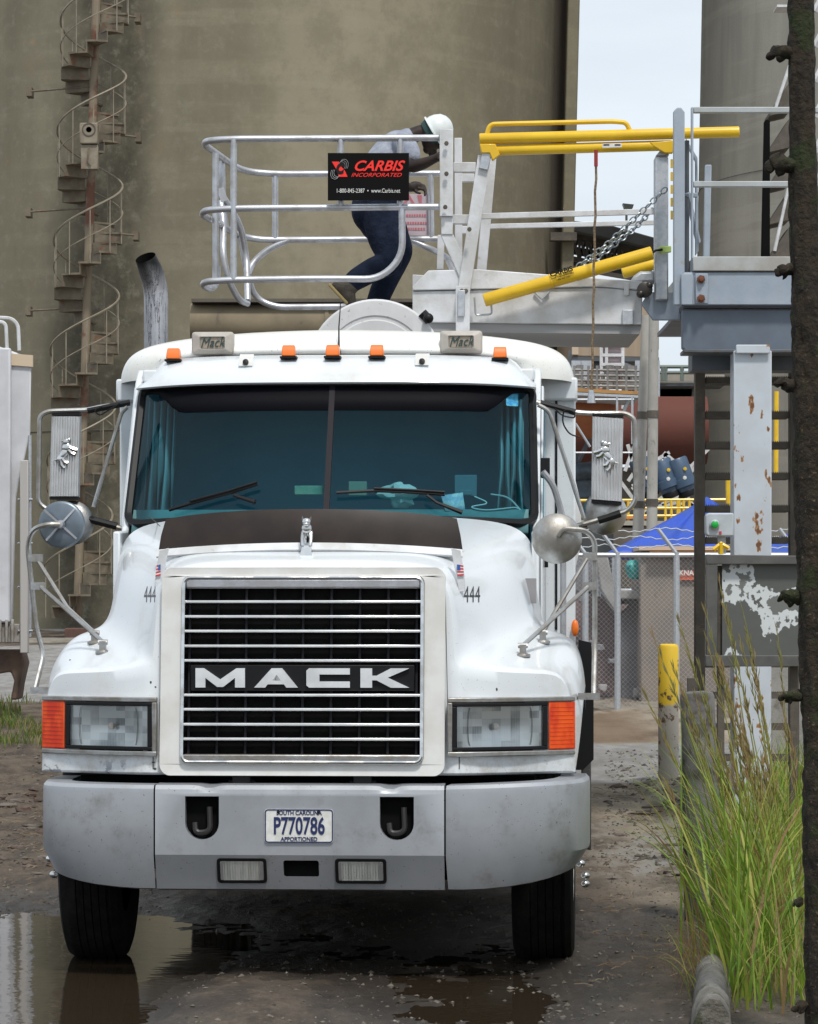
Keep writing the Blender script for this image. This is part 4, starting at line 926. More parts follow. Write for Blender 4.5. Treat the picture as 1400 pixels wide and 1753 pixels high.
strip_(938, 966, 65.2, 69).build('recess_wall', mat('gap_shade_brown',(.075,.062,.046),.95,c2=(.055,.045,.035),scale=2,stretch=(1,1,.2),bump=.3,bscale=8), t2)  # shade of the gap is put into this dark colour
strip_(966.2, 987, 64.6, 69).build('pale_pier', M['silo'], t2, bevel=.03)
q = MB(); q.box((942-700)/FOC*64.4, (987-700)/FOC*64.4, 64.35, 64.6, EYE+(HOR-412)/FOC*64.4, EYE+(HOR-398)/FOC*64.4); q.build('pier_corbel', M['steel_brown'], t2)
# right tower
TD = 64; TR = 5.6; TCX = (1199-700)/FOC*TD+TR
t = thing('concrete_tower', 'grey round concrete tower rising behind the steel loading platform', 'tower', (TCX, TD, slope(TD)))
silo_mesh(TCX, TD, TR, .6, 34, .018).build('tower_wall', M['tower'], t, smooth=60)
b = MB()
for z in (9.8,):
    b.tube([V((TCX+lean(z,.018)+(TR+.005)*math.cos(2*math.pi*j/90), TD+(TR+.005)*math.sin(2*math.pi*j/90), z)) for j in range(90)], .006, 4, closed=True)
b.build('pour_joint', mat('joint_grey',(.10,.095,.09),.9), t)
# ------------------------------------------------------------------ spiral stair on the silo
D_ = 57.6; RS = .58
def scx(py): return (165-.031*py-700)/FOC*D_           # column follows the silo's lean
st_ = thing('spiral_staircase', 'rusty cream spiral staircase with thin curved handrails on the big silo', 'staircase', W(133, 1055, D_))
def zpy(py): return EYE+(HOR-py)/FOC*D_
STC = mat('stair_paint',(.17,.145,.10),.75,c2=(.12,.095,.065),scale=6,c3=(.17,.075,.04),s3=5,lo3=.56,hi3=.66)
STL = mat('stair_rail_paint',(.26,.23,.17),.6,c2=(.19,.155,.11),scale=5,c3=(.19,.09,.05),s3=4,lo3=.6,hi3=.7)
q = MB(); q.tube([V((scx(py), D_, zpy(py))) for py in (-60,200,500,800,1062)], .075, 12); q.build('column', mat('column_rust',(.22,.175,.12),.8,c2=(.15,.065,.04),scale=1.2,lo=.5,hi=.6), st_)
PER = 188; NT = 10
def spt(py0, ph, r=RS): return V((scx(py0)+r*math.sin(ph), D_-r*math.cos(ph), zpy(py0)))
k0 = 0; i = 0
py = 1055.0
while py > -55:
    ph = 2*math.pi*((82-py)/PER)                        # near side crossing at row 82
    q = MB(); a0, a1 = ph-.36, ph+.34; th = .035
    inn = [spt(py, a0, .07), spt(py, a1, .07)]; o_ = [spt(py, a0+(a1-a0)*j/3, RS) for j in range(4)]
    q.prism([inn[0]]+o_+[inn[1]], (0,0,-th))
    c0 = spt(py, a1, .10); c1 = spt(py, a1, RS); q.prism([c0, c1, c1+V((0,0,.17)), c0+V((0,0,.17))], (c1-c0).cross(V((0,0,1))).normalized()*.012)
    q.build('tread', STC, st_)
    q = MB(); b0 = spt(py, ph, RS+.01); q.tube([b0+V((0,0,-.03)), V((b0.x+.001,b0.y,b0.z+.92))], .011, 5); q.build('baluster', STL, st_)
    py -= PER/NT
for dz, nm, r in ((.92,'handrail',.019),(.45,'middle_rail',.010)):
    q = MB(); pts = []
    for k in range(0, 600):
        py = 1060-k*1.9
        ph = 2*math.pi*((82-py)/PER); p = spt(py, ph, RS+.01); p.z += dz; pts.append(p)
    q.tube(pts, r, 5); q.build(nm, STL, st_)
for k, (px, py) in enumerate(((50,157),(48,363),(48,532),(235,30),(236,235),(232,403))):
    q = MB(); a = W(px, py, D_+.6); b_ = V((scx(py), D_, a.z)); q.tube([a, b_], .02, 6); q.box(a.x-.05,a.x+.05,a.y-.04,a.y+.3,a.z-.08,a.z+.08); q.build('wall_bracket', STC, st_)
sp = thing('loudspeaker', 'square cream loudspeaker box hung on the spiral staircase', 'loudspeaker', W(151, 270, D_-.75))
q = MB(); a, b_ = W(136, 210, D_-.8), W(167, 246, D_-.8); yb = D_-.8
q.box(a.x,b_.x,yb,yb+.3,b_.z,a.z); q.build('speaker_box', STL, sp, bevel=.02)
c = W(152, 222, yb); q = MB(); q.lathe([(.11,-.03),(.09,-.01),(.05,.0),(.0001,.0)], c, (0,-1,0), 16); q.lathe([(.12,-.01),(.12,.01),(.10,.01)], c, (0,-1,0), 16); q.build('speaker_horn', M['steel_brown'], sp)
a, b_ = W(138, 247, yb), W(167, 289, yb); q = MB(); q.box(a.x,b_.x,yb+.05,yb+.25,b_.z,a.z); q.build('speaker_cover', STL, sp, bevel=.01)
q = MB(); q.tube([W(152,252,yb+.02),W(150,275,yb+.02),W(155,283,yb+.02)], .018, 6); q.build('speaker_bracket', STC, sp)
# ------------------------------------------------------------------ hopper wagon at the left edge
HD = 36.0
hwg = thing('hopper_wagon', 'pale grey ribbed hopper rail wagon cut off by the left edge', 'wagon', W(20, 1190, HD))
WG = mat('wagon_paint',(.60,.61,.64),.55,c2=(.50,.50,.52),scale=1.5,c3=(.42,.34,.24),s3=2,lo3=.58,hi3=.75)
def WP(L_, D): return [W(a, b, D) for a, b in L_]
q = MB(); q.prism(WP([(-420,560),(0,592),(56,612),(54,740),(30,850),(24,1068),(-420,1068)], HD), (-2.4,2.6,0)); q.build('wagon_body', WG, hwg, bevel=.03)
for px in (8, -70, -150, -230):
    q = MB(); a, b_ = W(px, 596+(px-8)*.07, HD-.08), W(px, 1066, HD-.08); q.beam(a, b_, .14, .12, (0,1,0)); q.build('wagon_rib', WG, hwg, bevel=.02)
q = MB(); q.prism(WP([(-420,575),(-420,592),(56,628),(56,608)], HD-.03), (0,.05,0)); q.build('top_chord', mat('wagon_tan',(.58,.46,.33),.7), hwg)
q = MB(); q.beam(W(42,788,HD-.1), W(42,1118,HD-.1), .09, .10, (0,1,0)); q.build('corner_post', mat('wagon_post',(.42,.40,.38),.6), hwg, bevel=.01)
q = MB(); q.tube([W(51,745,HD),W(51,1090,HD)], .018, 6)
for py in (855, 930, 1005, 1080): q.tube([W(30,py,HD-.12),W(55,py,HD)], .013, 5)
q.build('grab_iron', M['galv'], hwg)
q = MB(); q.tube(fillet([W(12,596,HD+.3),W(10,552,HD+.3),W(-60,545,HD+.3)],.06,4), .02, 6); q.tube(fillet([W(33,600,HD),W(31,556,HD),W(20,545,HD),W(-60,540,HD)],.06,4), .02, 6); q.build('roof_rail', M['alu_white'], hwg)
q = MB(); q.box(W(-300,0,HD).x, W(40,0,HD).x, HD-.1, HD+.1, W(0,1100,HD).z, W(0,1068,HD).z)
for px in (3, 14, 24): q.box(W(px,0,HD).x-.015, W(px,0,HD).x+.015, HD-.16, HD-.1, W(0,1100,HD).z, W(0,1060,HD).z)
q.build('side_sill', mat('sill',(.36,.35,.33),.6,c2=(.2,.17,.14),scale=5), hwg, bevel=.01)
q = MB(); q.prism(WP([(-40,1112),(36,1112),(42,1135),(34,1170),(30,1198),(18,1198),(24,1165),(18,1150),(-40,1160)], HD+.1), (0,.5,0)); q.build('bogie_frame', mat('bogie_rust',(.13,.085,.06),.85,c2=(.08,.05,.04),scale=5), hwg, bevel=.02)
# ------------------------------------------------------------------ tan duct and the tank trailer behind the cab
dt = thing('tan_duct', 'dusty tan horizontal duct running behind the truck roof below the cage', 'duct', W(520, 1000, 34))
TAN = mat('dusty_tan',(.24,.195,.125),.8,c2=(.18,.145,.095),scale=2,c3=(.11,.09,.07),s3=4,lo3=.58,hi3=.7)
r = 33/FOC*34; a = W(327, 553, 34); b_ = W(770, 556, 34)
q = MB(); q.lathe([(r,0),(r,(b_-a).length)], a, (b_-a).normalized(), 40, cap=True); q.build('duct_shell', TAN, dt, smooth=40)
q = MB(); q.box(a.x+.02,b_.x,a.y-.25,a.y+.3,a.z+r-.005,a.z+r+.03); q.build('duct_cover', M['steel_brown'], dt)
q = MB(); q.lathe([(r+.012,-.02),(r+.012,.02)], W(560,554,34), (1,0,0), 40); q.build('duct_band', TAN, dt)
q = MB()
for px in (360, 700): p = W(px, 575, 34); q.box(p.x-.1,p.x+.1,33.9,34.1,slope(34)-.05,p.z)
q.build('duct_leg', M['steel_brown'], dt)
tk = thing('tank_trailer', 'white tank trailer behind the cab with its round end plate rising over the roof', 'trailer', (-.06, 22, 0))
WT = mat('trailer_white',(.62,.62,.63),.5,c2=(.52,.52,.52),scale=3,extra=lambda n,L,mpn,noi,ramp,mixc,base,b: mixc(ramp(noi(22,5),.64,.68), base, (.33,.28,.22)))
q = MB(); q.lathe([(.0001,-.5),(.5,-.42),(.95,-.2),(1.2,0),(1.2,9),(.9,9.4),(.0001,9.6)], (-.02,22.4,2.22), (.03,1,0), 40); q.build('tank_shell', WT, tk, smooth=40)
c = W(643, 629, 21.6); rr = 117/FOC*21.6
q = MB(); q.lathe([(.0001,-.03),(rr*.68,-.025),(rr*.70,-.012),(rr*.74,-.012),(rr*.76,-.02),(rr*.97,-.012),(rr,.0),(rr,.08),(rr*.9,.12),(.0001,.16)], c, (0,1,0), 64); q.build('end_plate', WT, tk, smooth=30)
q = MB(); q.tube([W(722,536,21.6),W(735,550,21.6)], .035, 8); q.ball(W(733,545,21.55), .035); q.build('hose_coupling', M['black'], tk)
q = MB()
for x in (-.95, .9):
    for y in (28.5, 29.8): q.lathe([(.3,-.13),(.5,-.13),(.52,-.1),(.52,.1),(.5,.13),(.3,.13)], (x,y,.5), (1,0,0), 32)
q.build('trailer_wheels', M['rubber'], tk)
q = MB(); q.box(-.5,.45,21,30,.9,1.25); q.build('trailer_frame', M['dark'], tk)
# ------------------------------------------------------------------ folding gangway with safety cage
GD = 23.0; FD = 24.45                                 # near and far side
gw = thing('folding_gangway', 'aluminium folding gangway with yellow spring arms and a tubular safety cage', 'gangway', W(1160, 520, GD))
Al = M['alu']
cage = bpy.data.objects.new('safety_cage', None); col.objects.link(cage); cage.parent = gw; OFF[cage] = OFF[gw]
def px2(L_, rad=.12, n=5): return fillet([W(*p) for p in L_], rad, n)
tr_ = .024
def rail(name, L_, r=tr_, rad=.14, parent=cage, m=None): q = MB(); q.tube(px2(L_, rad), r, 10); return q.build(name, m or Al, parent, smooth=80)
rail('top_rail', [(762,236,GD),(590,237,GD),(400,238,GD),(352,241,GD+.05),(350,248,GD+.25),(388,275,24.2),(415,293,FD-.05),(470,298,FD),(760,297,FD)])
rail('middle_rail', [(760,354,GD),(400,357,GD),(350,360,GD+.05),(346,368,GD+.2),(382,388,24.1),(412,405,24.4),(450,411,FD),(760,409,FD)])
rail('lower_rail', [(688,356,GD),(689,440,GD),(650,478,GD),(560,477,GD),(400,479,GD),(352,482,GD+.03),(346,488,GD+.15),(362,496,GD+.35),(372,484,GD+.5),(372,455,GD+.5)], rad=.22)
rail('lower_rail', [(600,525,FD),(470,526,FD),(436,510,FD),(423,470,FD-.1),(414,415,FD-.1),(408,398,FD-.1)], rad=.22)
for L_ in ([(400,238,GD),(400,478,GD)], [(583,237,GD),(583,262,GD),(583,355,GD)], [(685,237,GD),(685,356,GD)], [(369,262,GD+.45),(369,484,GD+.45)], [(471,298,FD),(471,410,FD)], [(737,298,FD),(738,408,FD)],
           [(380,276,24.15),(381,330,24.15),(387,395,24.15)]):
    rail('cage_post', L_, r=.023)
rail('cage_brace', [(378,345,24.1),(383,395,24.0),(381,430,23.9),(390,480,23.9),(410,515,24.0),(424,520,24.1)], rad=.2)
rail('cage_brace', [(378,330,24.1),(412,385,24.2),(422,440,24.3),(424,515,24.1)], rad=.1)
rail('cage_brace', [(424,470,FD-.1),(432,450,FD),(460,425,FD),(495,411,FD)], rad=.3)
rail('cage_brace', [(700,411,FD),(735,425,FD),(765,440,FD-.2),(778,470,GD+.6)], rad=.1)
q = MB(); q.beam(W(377,322,GD+.9), W(384,345,GD+.9), .05, .012, (0,1,0)); q.build('hinge_plate', Al, cage)
# end frames of flat bar
AW = M['alu_white']
def bar(name, a, b, wpx, D, th=.05, parent=gw, m=None, D2=None, bev=.004):
    A, B = W(a[0], a[1], D), W(b[0], b[1], D2 or D); q = MB(); q.beam(A, B, th, wpx/FOC*D, (0,0,1) if abs((B-A).normalized().z) < .8 else (1,0,0)); 
    q = MB(); d = (B-A).normalized(); up = V((0,1,0)); sdv = d.cross(up).normalized(); hw = wpx/2/FOC*D
    q.v = []; q.add([A-sdv*hw+V((0,-th/2,0)),A+sdv*hw+V((0,-th/2,0)),B+sdv*hw+V((0,-th/2,0)),B-sdv*hw+V((0,-th/2,0)),A-sdv*hw+V((0,th/2,0)),A+sdv*hw+V((0,th/2,0)),B+sdv*hw+V((0,th/2,0)),B-sdv*hw+V((0,th/2,0))],
        [(0,1,2,3),(4,7,6,5),(0,4,5,1),(1,5,6,2),(2,6,7,3),(3,7,4,0)])
    return q.build(name, m or AW, parent, bevel=bev)
bar('end_channel', (764,222), (764,371), 23, GD-.04, .06)
bar('end_channel', (784,237), (785,470), 13, FD-.6, .06)
bar('leg_brace', (765,372), (765,402), 20, GD-.02, .05); bar('leg_brace', (763,398), (797,475), 20, GD-.01, .05)
bar('leg_brace', (755,403), (753,462), 12, GD+.6, .05); bar('cross_tie', (776,287), (814,287), 17, GD+.1, .05); bar('cross_tie', (778,305), (812,305), 14, GD+.9, .05)
bar('cross_tie', (771,376), (806,376), 16, GD+.1, .05); bar('cross_tie', (780,394), (806,394), 13, GD+.9, .05)
bar('lift_arm', (792,510), (829,268), 22, GD-.05, .07); bar('lift_arm', (820,508), (841,270), 17, GD+.7, .07)
bar('lift_arm_tip', (827,290), (834,262), 16, GD-.10, .03, m=M['galv'])
bar('hanger_leg', (792,490), (792,592), 24, GD-.16, .05); bar('hanger_plate', (790,497), (789,542), 12, GD-.20, .02, m=M['galv'])
q = MB()
for px, py in ((764,246),(764,298),(762,355),(790,500),(788,525),(797,500),(803,395)): p = W(px, py, GD-.10); q.lathe([(.016,0),(.016,.02),(.0001,.022)], p+V((0,-.07 if px > 786 else 0,0)), (0,-1,0), 8)
q.build('bolt_heads', M['steel_brown'], gw)
p = W(791,574,GD-.2); q = MB(); q.lathe([(.022,0),(.0001,.002)], p, (0,-1,0), 12); q.build('bolt_hole', M['dark'], gw)
# beam
def plate(name, L_, D, th, m=None, bev=.006, parent=gw): q = MB(); q.prism(WP(L_, D), (0,th,0)); return q.build(name, m or AW, parent, bevel=bev)
plate('beam_side', [(706,499),(706,545),(740,552),(1098,556),(1100,498),(1030,492)], GD, .10)
plate('beam_top_panel', [(706,497),(706,491),(733,463),(820,461),(1100,482),(1100,497),(1030,491)], GD-.02, .10)
plate('beam_far_side', [(706,470),(706,540),(1098,548),(1100,490)], GD+1.2, .06)
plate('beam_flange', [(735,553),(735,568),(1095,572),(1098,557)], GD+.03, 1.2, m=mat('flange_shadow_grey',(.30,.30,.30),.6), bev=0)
q = MB(); a = W(720,548,GD+.1); b_ = W(1095,552,GD+.1); q.box(a.x,b_.x,GD+.1,GD+1.2,b_.z-.01,b_.z+.02); q.build('walkway_tread', M['galv'], gw)
plate('pocket_plate', [(1065,530),(1065,556),(1084,556),(1084,530)], GD-.03, .03, m=M['galv'])
plate('pocket_plate', [(1068,484),(1068,506),(1077,506),(1077,484)], GD-.03, .03)
q = MB(); q.tube([W(915,500,GD-.02),W(928,513,GD-.02),W(940,500,GD-.02)], .010, 6); q.build('latch_hook', M['galv'], gw)
q = MB(); q.tube(px2([(812,509,GD-.08),(814,540,GD-.08),(842,538,GD-.08),(840,512,GD-.08)],.02,3), .008, 6); q.build('wire_frame', M['galv'], gw)
rail('handrail', [(803,370,GD),(960,366,GD),(1125,362,GD)], parent=gw, r=.001)
bar('hand_bar', (803,371), (1128,362), 10, GD, .02); bar('hand_bar', (826,388), (1130,381), 8.5, GD+1.1, .02)
Y_ = M['yellow']
def ytube(name, a, b, wpx, D, cap=True, D2=None):
    A, B = W(a[0],a[1],D), W(b[0],b[1],D2 or D); q = MB(); r = wpx/2/FOC*D; q.lathe([(r*.9,-.002),(r,.004),(r,(B-A).length-.004),(r*.9,(B-A).length)], A, (B-A).normalized(), 24, cap=True); return q.build(name, Y_, gw, smooth=40)
ytube('balance_tube', (821,238), (1265,226), 19, GD-.1); lowt = ytube('balance_tube', (840,258), (1150,249), 18, GD-.08)
q = MB(); q.tube(px2([(833,232,GD-.1),(838,213,GD-.1),(870,212,GD-.1),(1050,208,GD-.1),(1072,210,GD-.1),(1078,224,GD-.1)],.12,5), .017, 10); q.build('lift_handle', Y_, gw)
plate('tube_bracket', [(821,246),(824,262),(838,262),(843,275),(856,265),(848,246)], GD-.13, .06, m=Y_); plate('tube_bracket', [(1118,250),(1138,262),(1152,262),(1152,240),(1112,244)], GD-.12, .06, m=Y_)
q = MB(); a = W(1032,246,GD); q.prism(WP([(1031,246),(1064,245),(1064,252),(1031,253)], GD-.19), (0,.02,0)); sto = q.build('tube_label', M['white_sheet'], lowt)
q = MB(); q.prism(WP([(1033,247),(1043,247),(1043,249),(1033,249)], GD-.193), (0,.002,0)); q.prism(WP([(1052,247),(1062,247),(1062,249),(1052,249)], GD-.193), (0,.002,0)); q.build('label_print', M['black'], lowt, smooth=0)
spr = ytube('spring_cylinder', (829,514), (1116,433), 23, GD-.14)
A, B = W(829,514,GD-.14), W(1116,433,GD-.14); dv_ = (B-A).normalized(); q = MB(); q.lathe([(.052,0),(.052,.01)], A+dv_*.48, dv_, 24); q.build('cylinder_collar', Y_, spr)
q = MB(); p = W(962,470,GD-.195); upv = dv_.cross(V((0,-1,0))); upv = V((0,-1,0)).cross(dv_) if (V((0,-1,0)).cross(dv_)).z > 0 else dv_.cross(V((0,-1,0)))
text_geo(q, 'CARBIS', p+upv*.020, dv_, upv, .048, sx=1.05, bold=.04, depth=.002); text_geo(q, 'Truck Loading Solutions', p-upv*.008, dv_, upv, .020, sx=.85, depth=.002); text_geo(q, '1-800-845-2387', p-upv*.028, dv_, upv, .018, sx=.9, depth=.002)
q.build('lettering', M['black'], spr, smooth=0)
ytube('spring_cylinder', (1066,468), (1122,451), 19, GD+.8)
q = MB(); q.tube([W(1116,433,GD-.14),W(1122,429,GD-.14),W(1134,427,GD-.14)], .009, 6); q.build('end_cable', M['black'], spr)
# hinge post
plate('hinge_post', [(1121,268),(1121,514),(1144,514),(1144,268)], GD-.08, .14, m=M['galv'], bev=.01)
plate('post_gusset', [(1122,267),(1137,249),(1145,249),(1145,267)], GD-.06, .06, m=M['galv'])
plate('hinge_gusset', [(1098,520),(1110,500),(1165,500),(1165,548),(1118,548)], GD-.02, .05, m=M['steel'], bev=.004)
plate('hinge_cover', [(1082,474),(1096,464),(1122,464),(1122,484),(1080,484)], GD+.02, .10, m=M['galv'], bev=.02)
q = MB(); c = W(1103,497,GD-.06); q.lathe([(.055,0),(.055,.05),(.03,.06),(.0001,.06)], c, (0,-1,0), 16); q.ball(c+V((-.03,-.04,-.03)), .03); q.ball(c+V((.03,-.04,.03)), .028); q.build('pivot_pin', mat('greasy_pivot',(.05,.045,.04),.35,metal=.6), gw)
plate('release_tag', [(1125,426),(1130,421),(1149,421),(1149,432),(1130,434)], GD-.13, .02, m=mat('lime_tag',(.42,.55,.16),.5))
q = MB()
for k in range(5): p = W(1151, 280+k*22, GD-.05); q.box(p.x-.012,p.x+.012,p.y,p.y+.02,p.z-.03,p.z+.03)
q.build('yellow_tape', Y_, gw)
# chains
def chain(name, pts, parent, r=.0055, ll=.056):
    P_ = []; 
    for i in range(len(pts)-1):
        a, b = W(*pts[i]), W(*pts[i+1]); m = max(1, int((b-a).length/.01)); P_ += [a.lerp(b, k/m) for k in range(m)]
    tot = 0; q = MB(); k = 0; last = P_[0]; i = 0
    step = ll*.72; acc = 0; anchors = [P_[0]]
    for p, p2 in zip(P_, P_[1:]):
        acc += (p2-p).length
        if acc >= step: anchors.append(p2); acc = 0
    for k in range(len(anchors)-1):
        c = (anchors[k]+anchors[k+1])/2; d = (anchors[k+1]-anchors[k]).normalized(); s = d.cross(V((0,1,0))).normalized() if k % 2 == 0 else V((0,1,0)); s = (s+V((0,.25,0)) if k%2==0 else s+d.cross(V((0,1,0)))*.35).normalized()
        q.tube([c+d*(ll/2*math.cos(a))*(.95)+s*(.018*math.sin(a)) for a in [2*math.pi*j/12 for j in range(12)]], r, 5, closed=True)
    return q.build(name, mat('chain_steel',(.30,.34,.36),.45,metal=.7) if 'chain_steel' not in bpy.data.materials else bpy.data.materials['chain_steel'], parent)
chain('chain', [(1141,322,GD-.2),(1085,375,GD-.15),(1040,418,GD-.1),(982,462,GD-.06)], gw)
chain('chain', [(1118,358,GD+.3),(1085,392,GD+.2),(1035,432,GD+.1),(985,466,GD+.05)], gw)
# black sign on the cage
sg = MB(); sg.holes([(W(561,345,GD-.06).x, W(561,345,GD).z),(W(700,345,GD-.06).x,W(561,345,GD).z),(W(700,345,GD-.06).x,W(561,264,GD).z),(W(561,345,GD-.06).x,W(561,264,GD).z)], [], lambda u, v: (u, GD-.06, v), (0,.012,0))
sgn = sg.build('cage_sign', mat('sign_black',(.004,.003,.003),.4,spec=.12), gw, bevel=.0015)
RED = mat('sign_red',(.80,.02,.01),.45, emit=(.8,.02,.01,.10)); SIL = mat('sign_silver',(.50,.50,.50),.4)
yb = GD-.064; X_, U_ = V((1,0,0)), V((0,0,1))
def sp_(px, py): p = W(px, py, GD-.06); return V((p.x, yb, p.z))
q = MB(); text_geo(q, 'CARBIS', sp_(646,285), X_, U_, .100, sx=1.06, shear=.38, bold=.022, depth=.002); text_geo(q, 'INCORPORATED', sp_(643.5,300), X_, U_, .038, sx=1.22, shear=.38, bold=.004, depth=.002)
q.prism([sp_(568,277),sp_(580,277),sp_(587,300),sp_(594,303),sp_(583,303)], (0,-.001,0)); q.prism([sp_(568,277),sp_(573,283),sp_(580,303),sp_(595,303),sp_(590,292),sp_(577,277)], (0,-.0015,0)); q.build('lettering', RED, sgn, smooth=0)
q = MB(); text_geo(q, '1-800-845-2387  \u2022  www.Carbis.net', sp_(630,327), X_, U_, .042, sx=.74, depth=.002); q.build('small_lettering', M['white_sheet'], sgn, smooth=0)
q = MB()
for cx_, cy_, fl_ in ((587,284,1),(575,296,-1)):
    for k in range(3):
        pts = []
        for j in range(14):
            a = R(-50+200*j/13)+(0 if fl_ > 0 else math.pi); pts.append(sp_(cx_+k*2.0*fl_-2*fl_+ (7+k)*math.cos(a)*.8, cy_-(9+1.5*k)*math.sin(a)*.75-k*1.0*fl_))
        q.tube([p+V((0,.001,0)) for p in pts], .0045, 5, flat=.3)
q.build('logo_rings', SIL, sgn, smooth=0)
q = MB(); text_geo(q, 'C', sp_(581,290)+V((0,-.003,0)), X_, U_, .095, sx=.75, shear=.2, bold=.08, depth=.002); q.build('logo_letter', M['black'], sgn, smooth=0)
# faded notice on the far rail
q = MB(); q.prism(WP([(679,332),(735,332),(735,403),(679,403)], FD+.04), (0,.012,0)); nb = q.build('notice_board', mat('faded_notice',(.56,.47,.50),.6,c2=(.50,.42,.46),scale=8), gw)
q = MB()
PK = mat('faded_red_print',(.50,.16,.19),.6)
q.prism(WP([(688,352),(700,332),(712,352),(707,352),(700,339),(693,352)], FD+.036), (0,.002,0)); q.prism(WP([(714,334),(722,334),(722,350),(718,350)], FD+.036), (0,.002,0))
for k, (a, b_, y) in enumerate(((690,730,369),(688,728,382),(692,728,392))):
    x = a
    random.seed(k)
    while x < b_: w_ = random.uniform(2,4); q.prism(WP([(x,y-2.2),(x+w_,y-2.2),(x+w_,y+2.2),(x,y+2.2)], FD+.036), (0,.002,0)); x += w_+1.4
q.build('faded_print', PK, nb, smooth=0)
# hanging rope with red handle
rp = thing('pull_rope', 'brown pull rope with a red handle hanging from the lower yellow tube', 'rope', W(1019, 260, GD-.3))
q = MB(); q.tube([W(1020+(k-0)*-.4, 285+k*21.3, GD-.3)+V((.004*math.sin(k*2.1),0,0)) for k in range(20)], .0085, 6); q.build('rope', mat('rope',(.26,.19,.11),.9,c2=(.12,.08,.05),scale=40,stretch=(1,1,1.5)), rp)
q = MB(); q.tube([W(1020,257,GD-.3),W(1020,285,GD-.3)], .013, 8); q.build('handle', mat('red_grip',(.30,.02,.02),.5), rp)
q = MB(); q.tube([W(1012,690,GD-.3),W(1012,668,GD-.3)], [.03,.018], 8); q.build('weight', M['galv'], rp)
# ------------------------------------------------------------------ steel loading platform
pf = thing('loading_platform', 'grey steel loading platform with a rust flecked column and open handrails', 'platform', W(1288, 1440, 22))
S_ = M['steel']; PD = 22.6
def pp(name, L_, D, th, m=None, bev=.006): q = MB(); q.prism(WP(L_, D), (0,th,0)); return q.build(name, m or S_, pf, bevel=bev)
pp('gate_post', [(1153,190),(1159,184),(1166,184),(1172,192),(1172,522),(1153,522)], PD-.1, .07)
pp('gate_frame', [(1174,236),(1194,270),(1196,430),(1190,438),(1190,276),(1178,252)], PD+.2, .05); pp('gate_frame', [(1172,240),(1180,240),(1180,520),(1172,520)], PD+.1, .05, m=M['steel_dark'])
pp('gate_rail', [(1176,330),(1194,330),(1194,338),(1176,338)], PD+.15, .03)
q = MB(); q.beam(W(1176,330,PD+.1),W(1195,415,PD+.3),.03,.03); q.build('gate_brace', S_, pf)
pp('rail_post', [(1183,183),(1187,183),(1187,522),(1183,522)], PD-.05, .05); pp('top_rail', [(1187.2,183),(1480,183),(1480,193),(1187.2,193)], PD-.05, .05, m=mat('rail_grey',(.42,.45,.46),.5,c2=(.36,.38,.38),scale=4)); pp('middle_rail', [(1187.2,310),(1480,310),(1480,320),(1187.2,320)], PD-.05, .05, m=bpy.data.materials['rail_grey'])
pp('rail_post', [(1207,282),(1218,282),(1215,440),(1204,440)], PD+1.2, .05); pp('rail_post', [(1479,183),(1484,183),(1484,522),(1479,522)], PD-.05, .05)
pp('rail_post', [(1308,208),(1312,204),(1318,206),(1318,440),(1303,440)], PD+.6, .05, m=M['dark'])
pp('deck_edge', [(1186,439),(1490,439),(1490,464),(1186,464)], PD-.12, 2.6, m=mat('deck_edge_paint',(.40,.42,.42),.7,c2=(.30,.28,.25),scale=3,c3=(.12,.10,.08),s3=8,lo3=.6,hi3=.7))
pp('deck_beam', [(1166,466),(1490,466),(1490,522),(1166,522)], PD-.10, .25, m=S_); pp('corner_plate', [(1166,468),(1186,468),(1186,522),(1166,522)], PD-.14, .03); pp('splice_plate', [(1190,468),(1212,468),(1212,520),(1190,520)], PD-.12, .015)
q = MB()
for px, py in ((1200,478),(1200,511)): p = W(px, py, PD-.14); q.lathe([(.030,0),(.030,.012),(.016,.014),(.016,.035),(.0001,.037)], p+V((0,.012,0)), (0,-1,0), 6)
q.build('anchor_bolts', M['rust'], pf)
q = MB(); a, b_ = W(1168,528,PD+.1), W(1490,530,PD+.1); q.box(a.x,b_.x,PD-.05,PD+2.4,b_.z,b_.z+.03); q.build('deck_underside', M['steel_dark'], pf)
pp('cross_girder', [(1168,530),(1480,530),(1480,602),(1176,602),(1168,595)], PD-.02, .12, m=mat('girder_blue_grey',(.13,.165,.21),.5,c2=(.10,.12,.15),scale=2,c3=(.30,.28,.24),s3=3,lo3=.62,hi3=.75))
pp('girder_flange', [(1170,598),(1480,598),(1480,604),(1170,604)], PD-.12, .3, m=M['steel_dark'])
pp('lower_girder', [(1184,604),(1480,604),(1480,634),(1184,634)], PD+.25, .3, m=M['steel_dark'])
pp('column', [(1256,600),(1321,600),(1320,1400),(1256,1440)], PD-.16, .26, m=M['column_paint'], bev=.008); pp('column_cap', [(1260,590),(1318,590),(1318,605),(1260,605)], PD-.2, .02, m=M['column_paint'])
pp('column_toe', [(1240,1425),(1340,1425),(1340,1450),(1240,1450)], PD-.25, .5, m=M['concrete'])
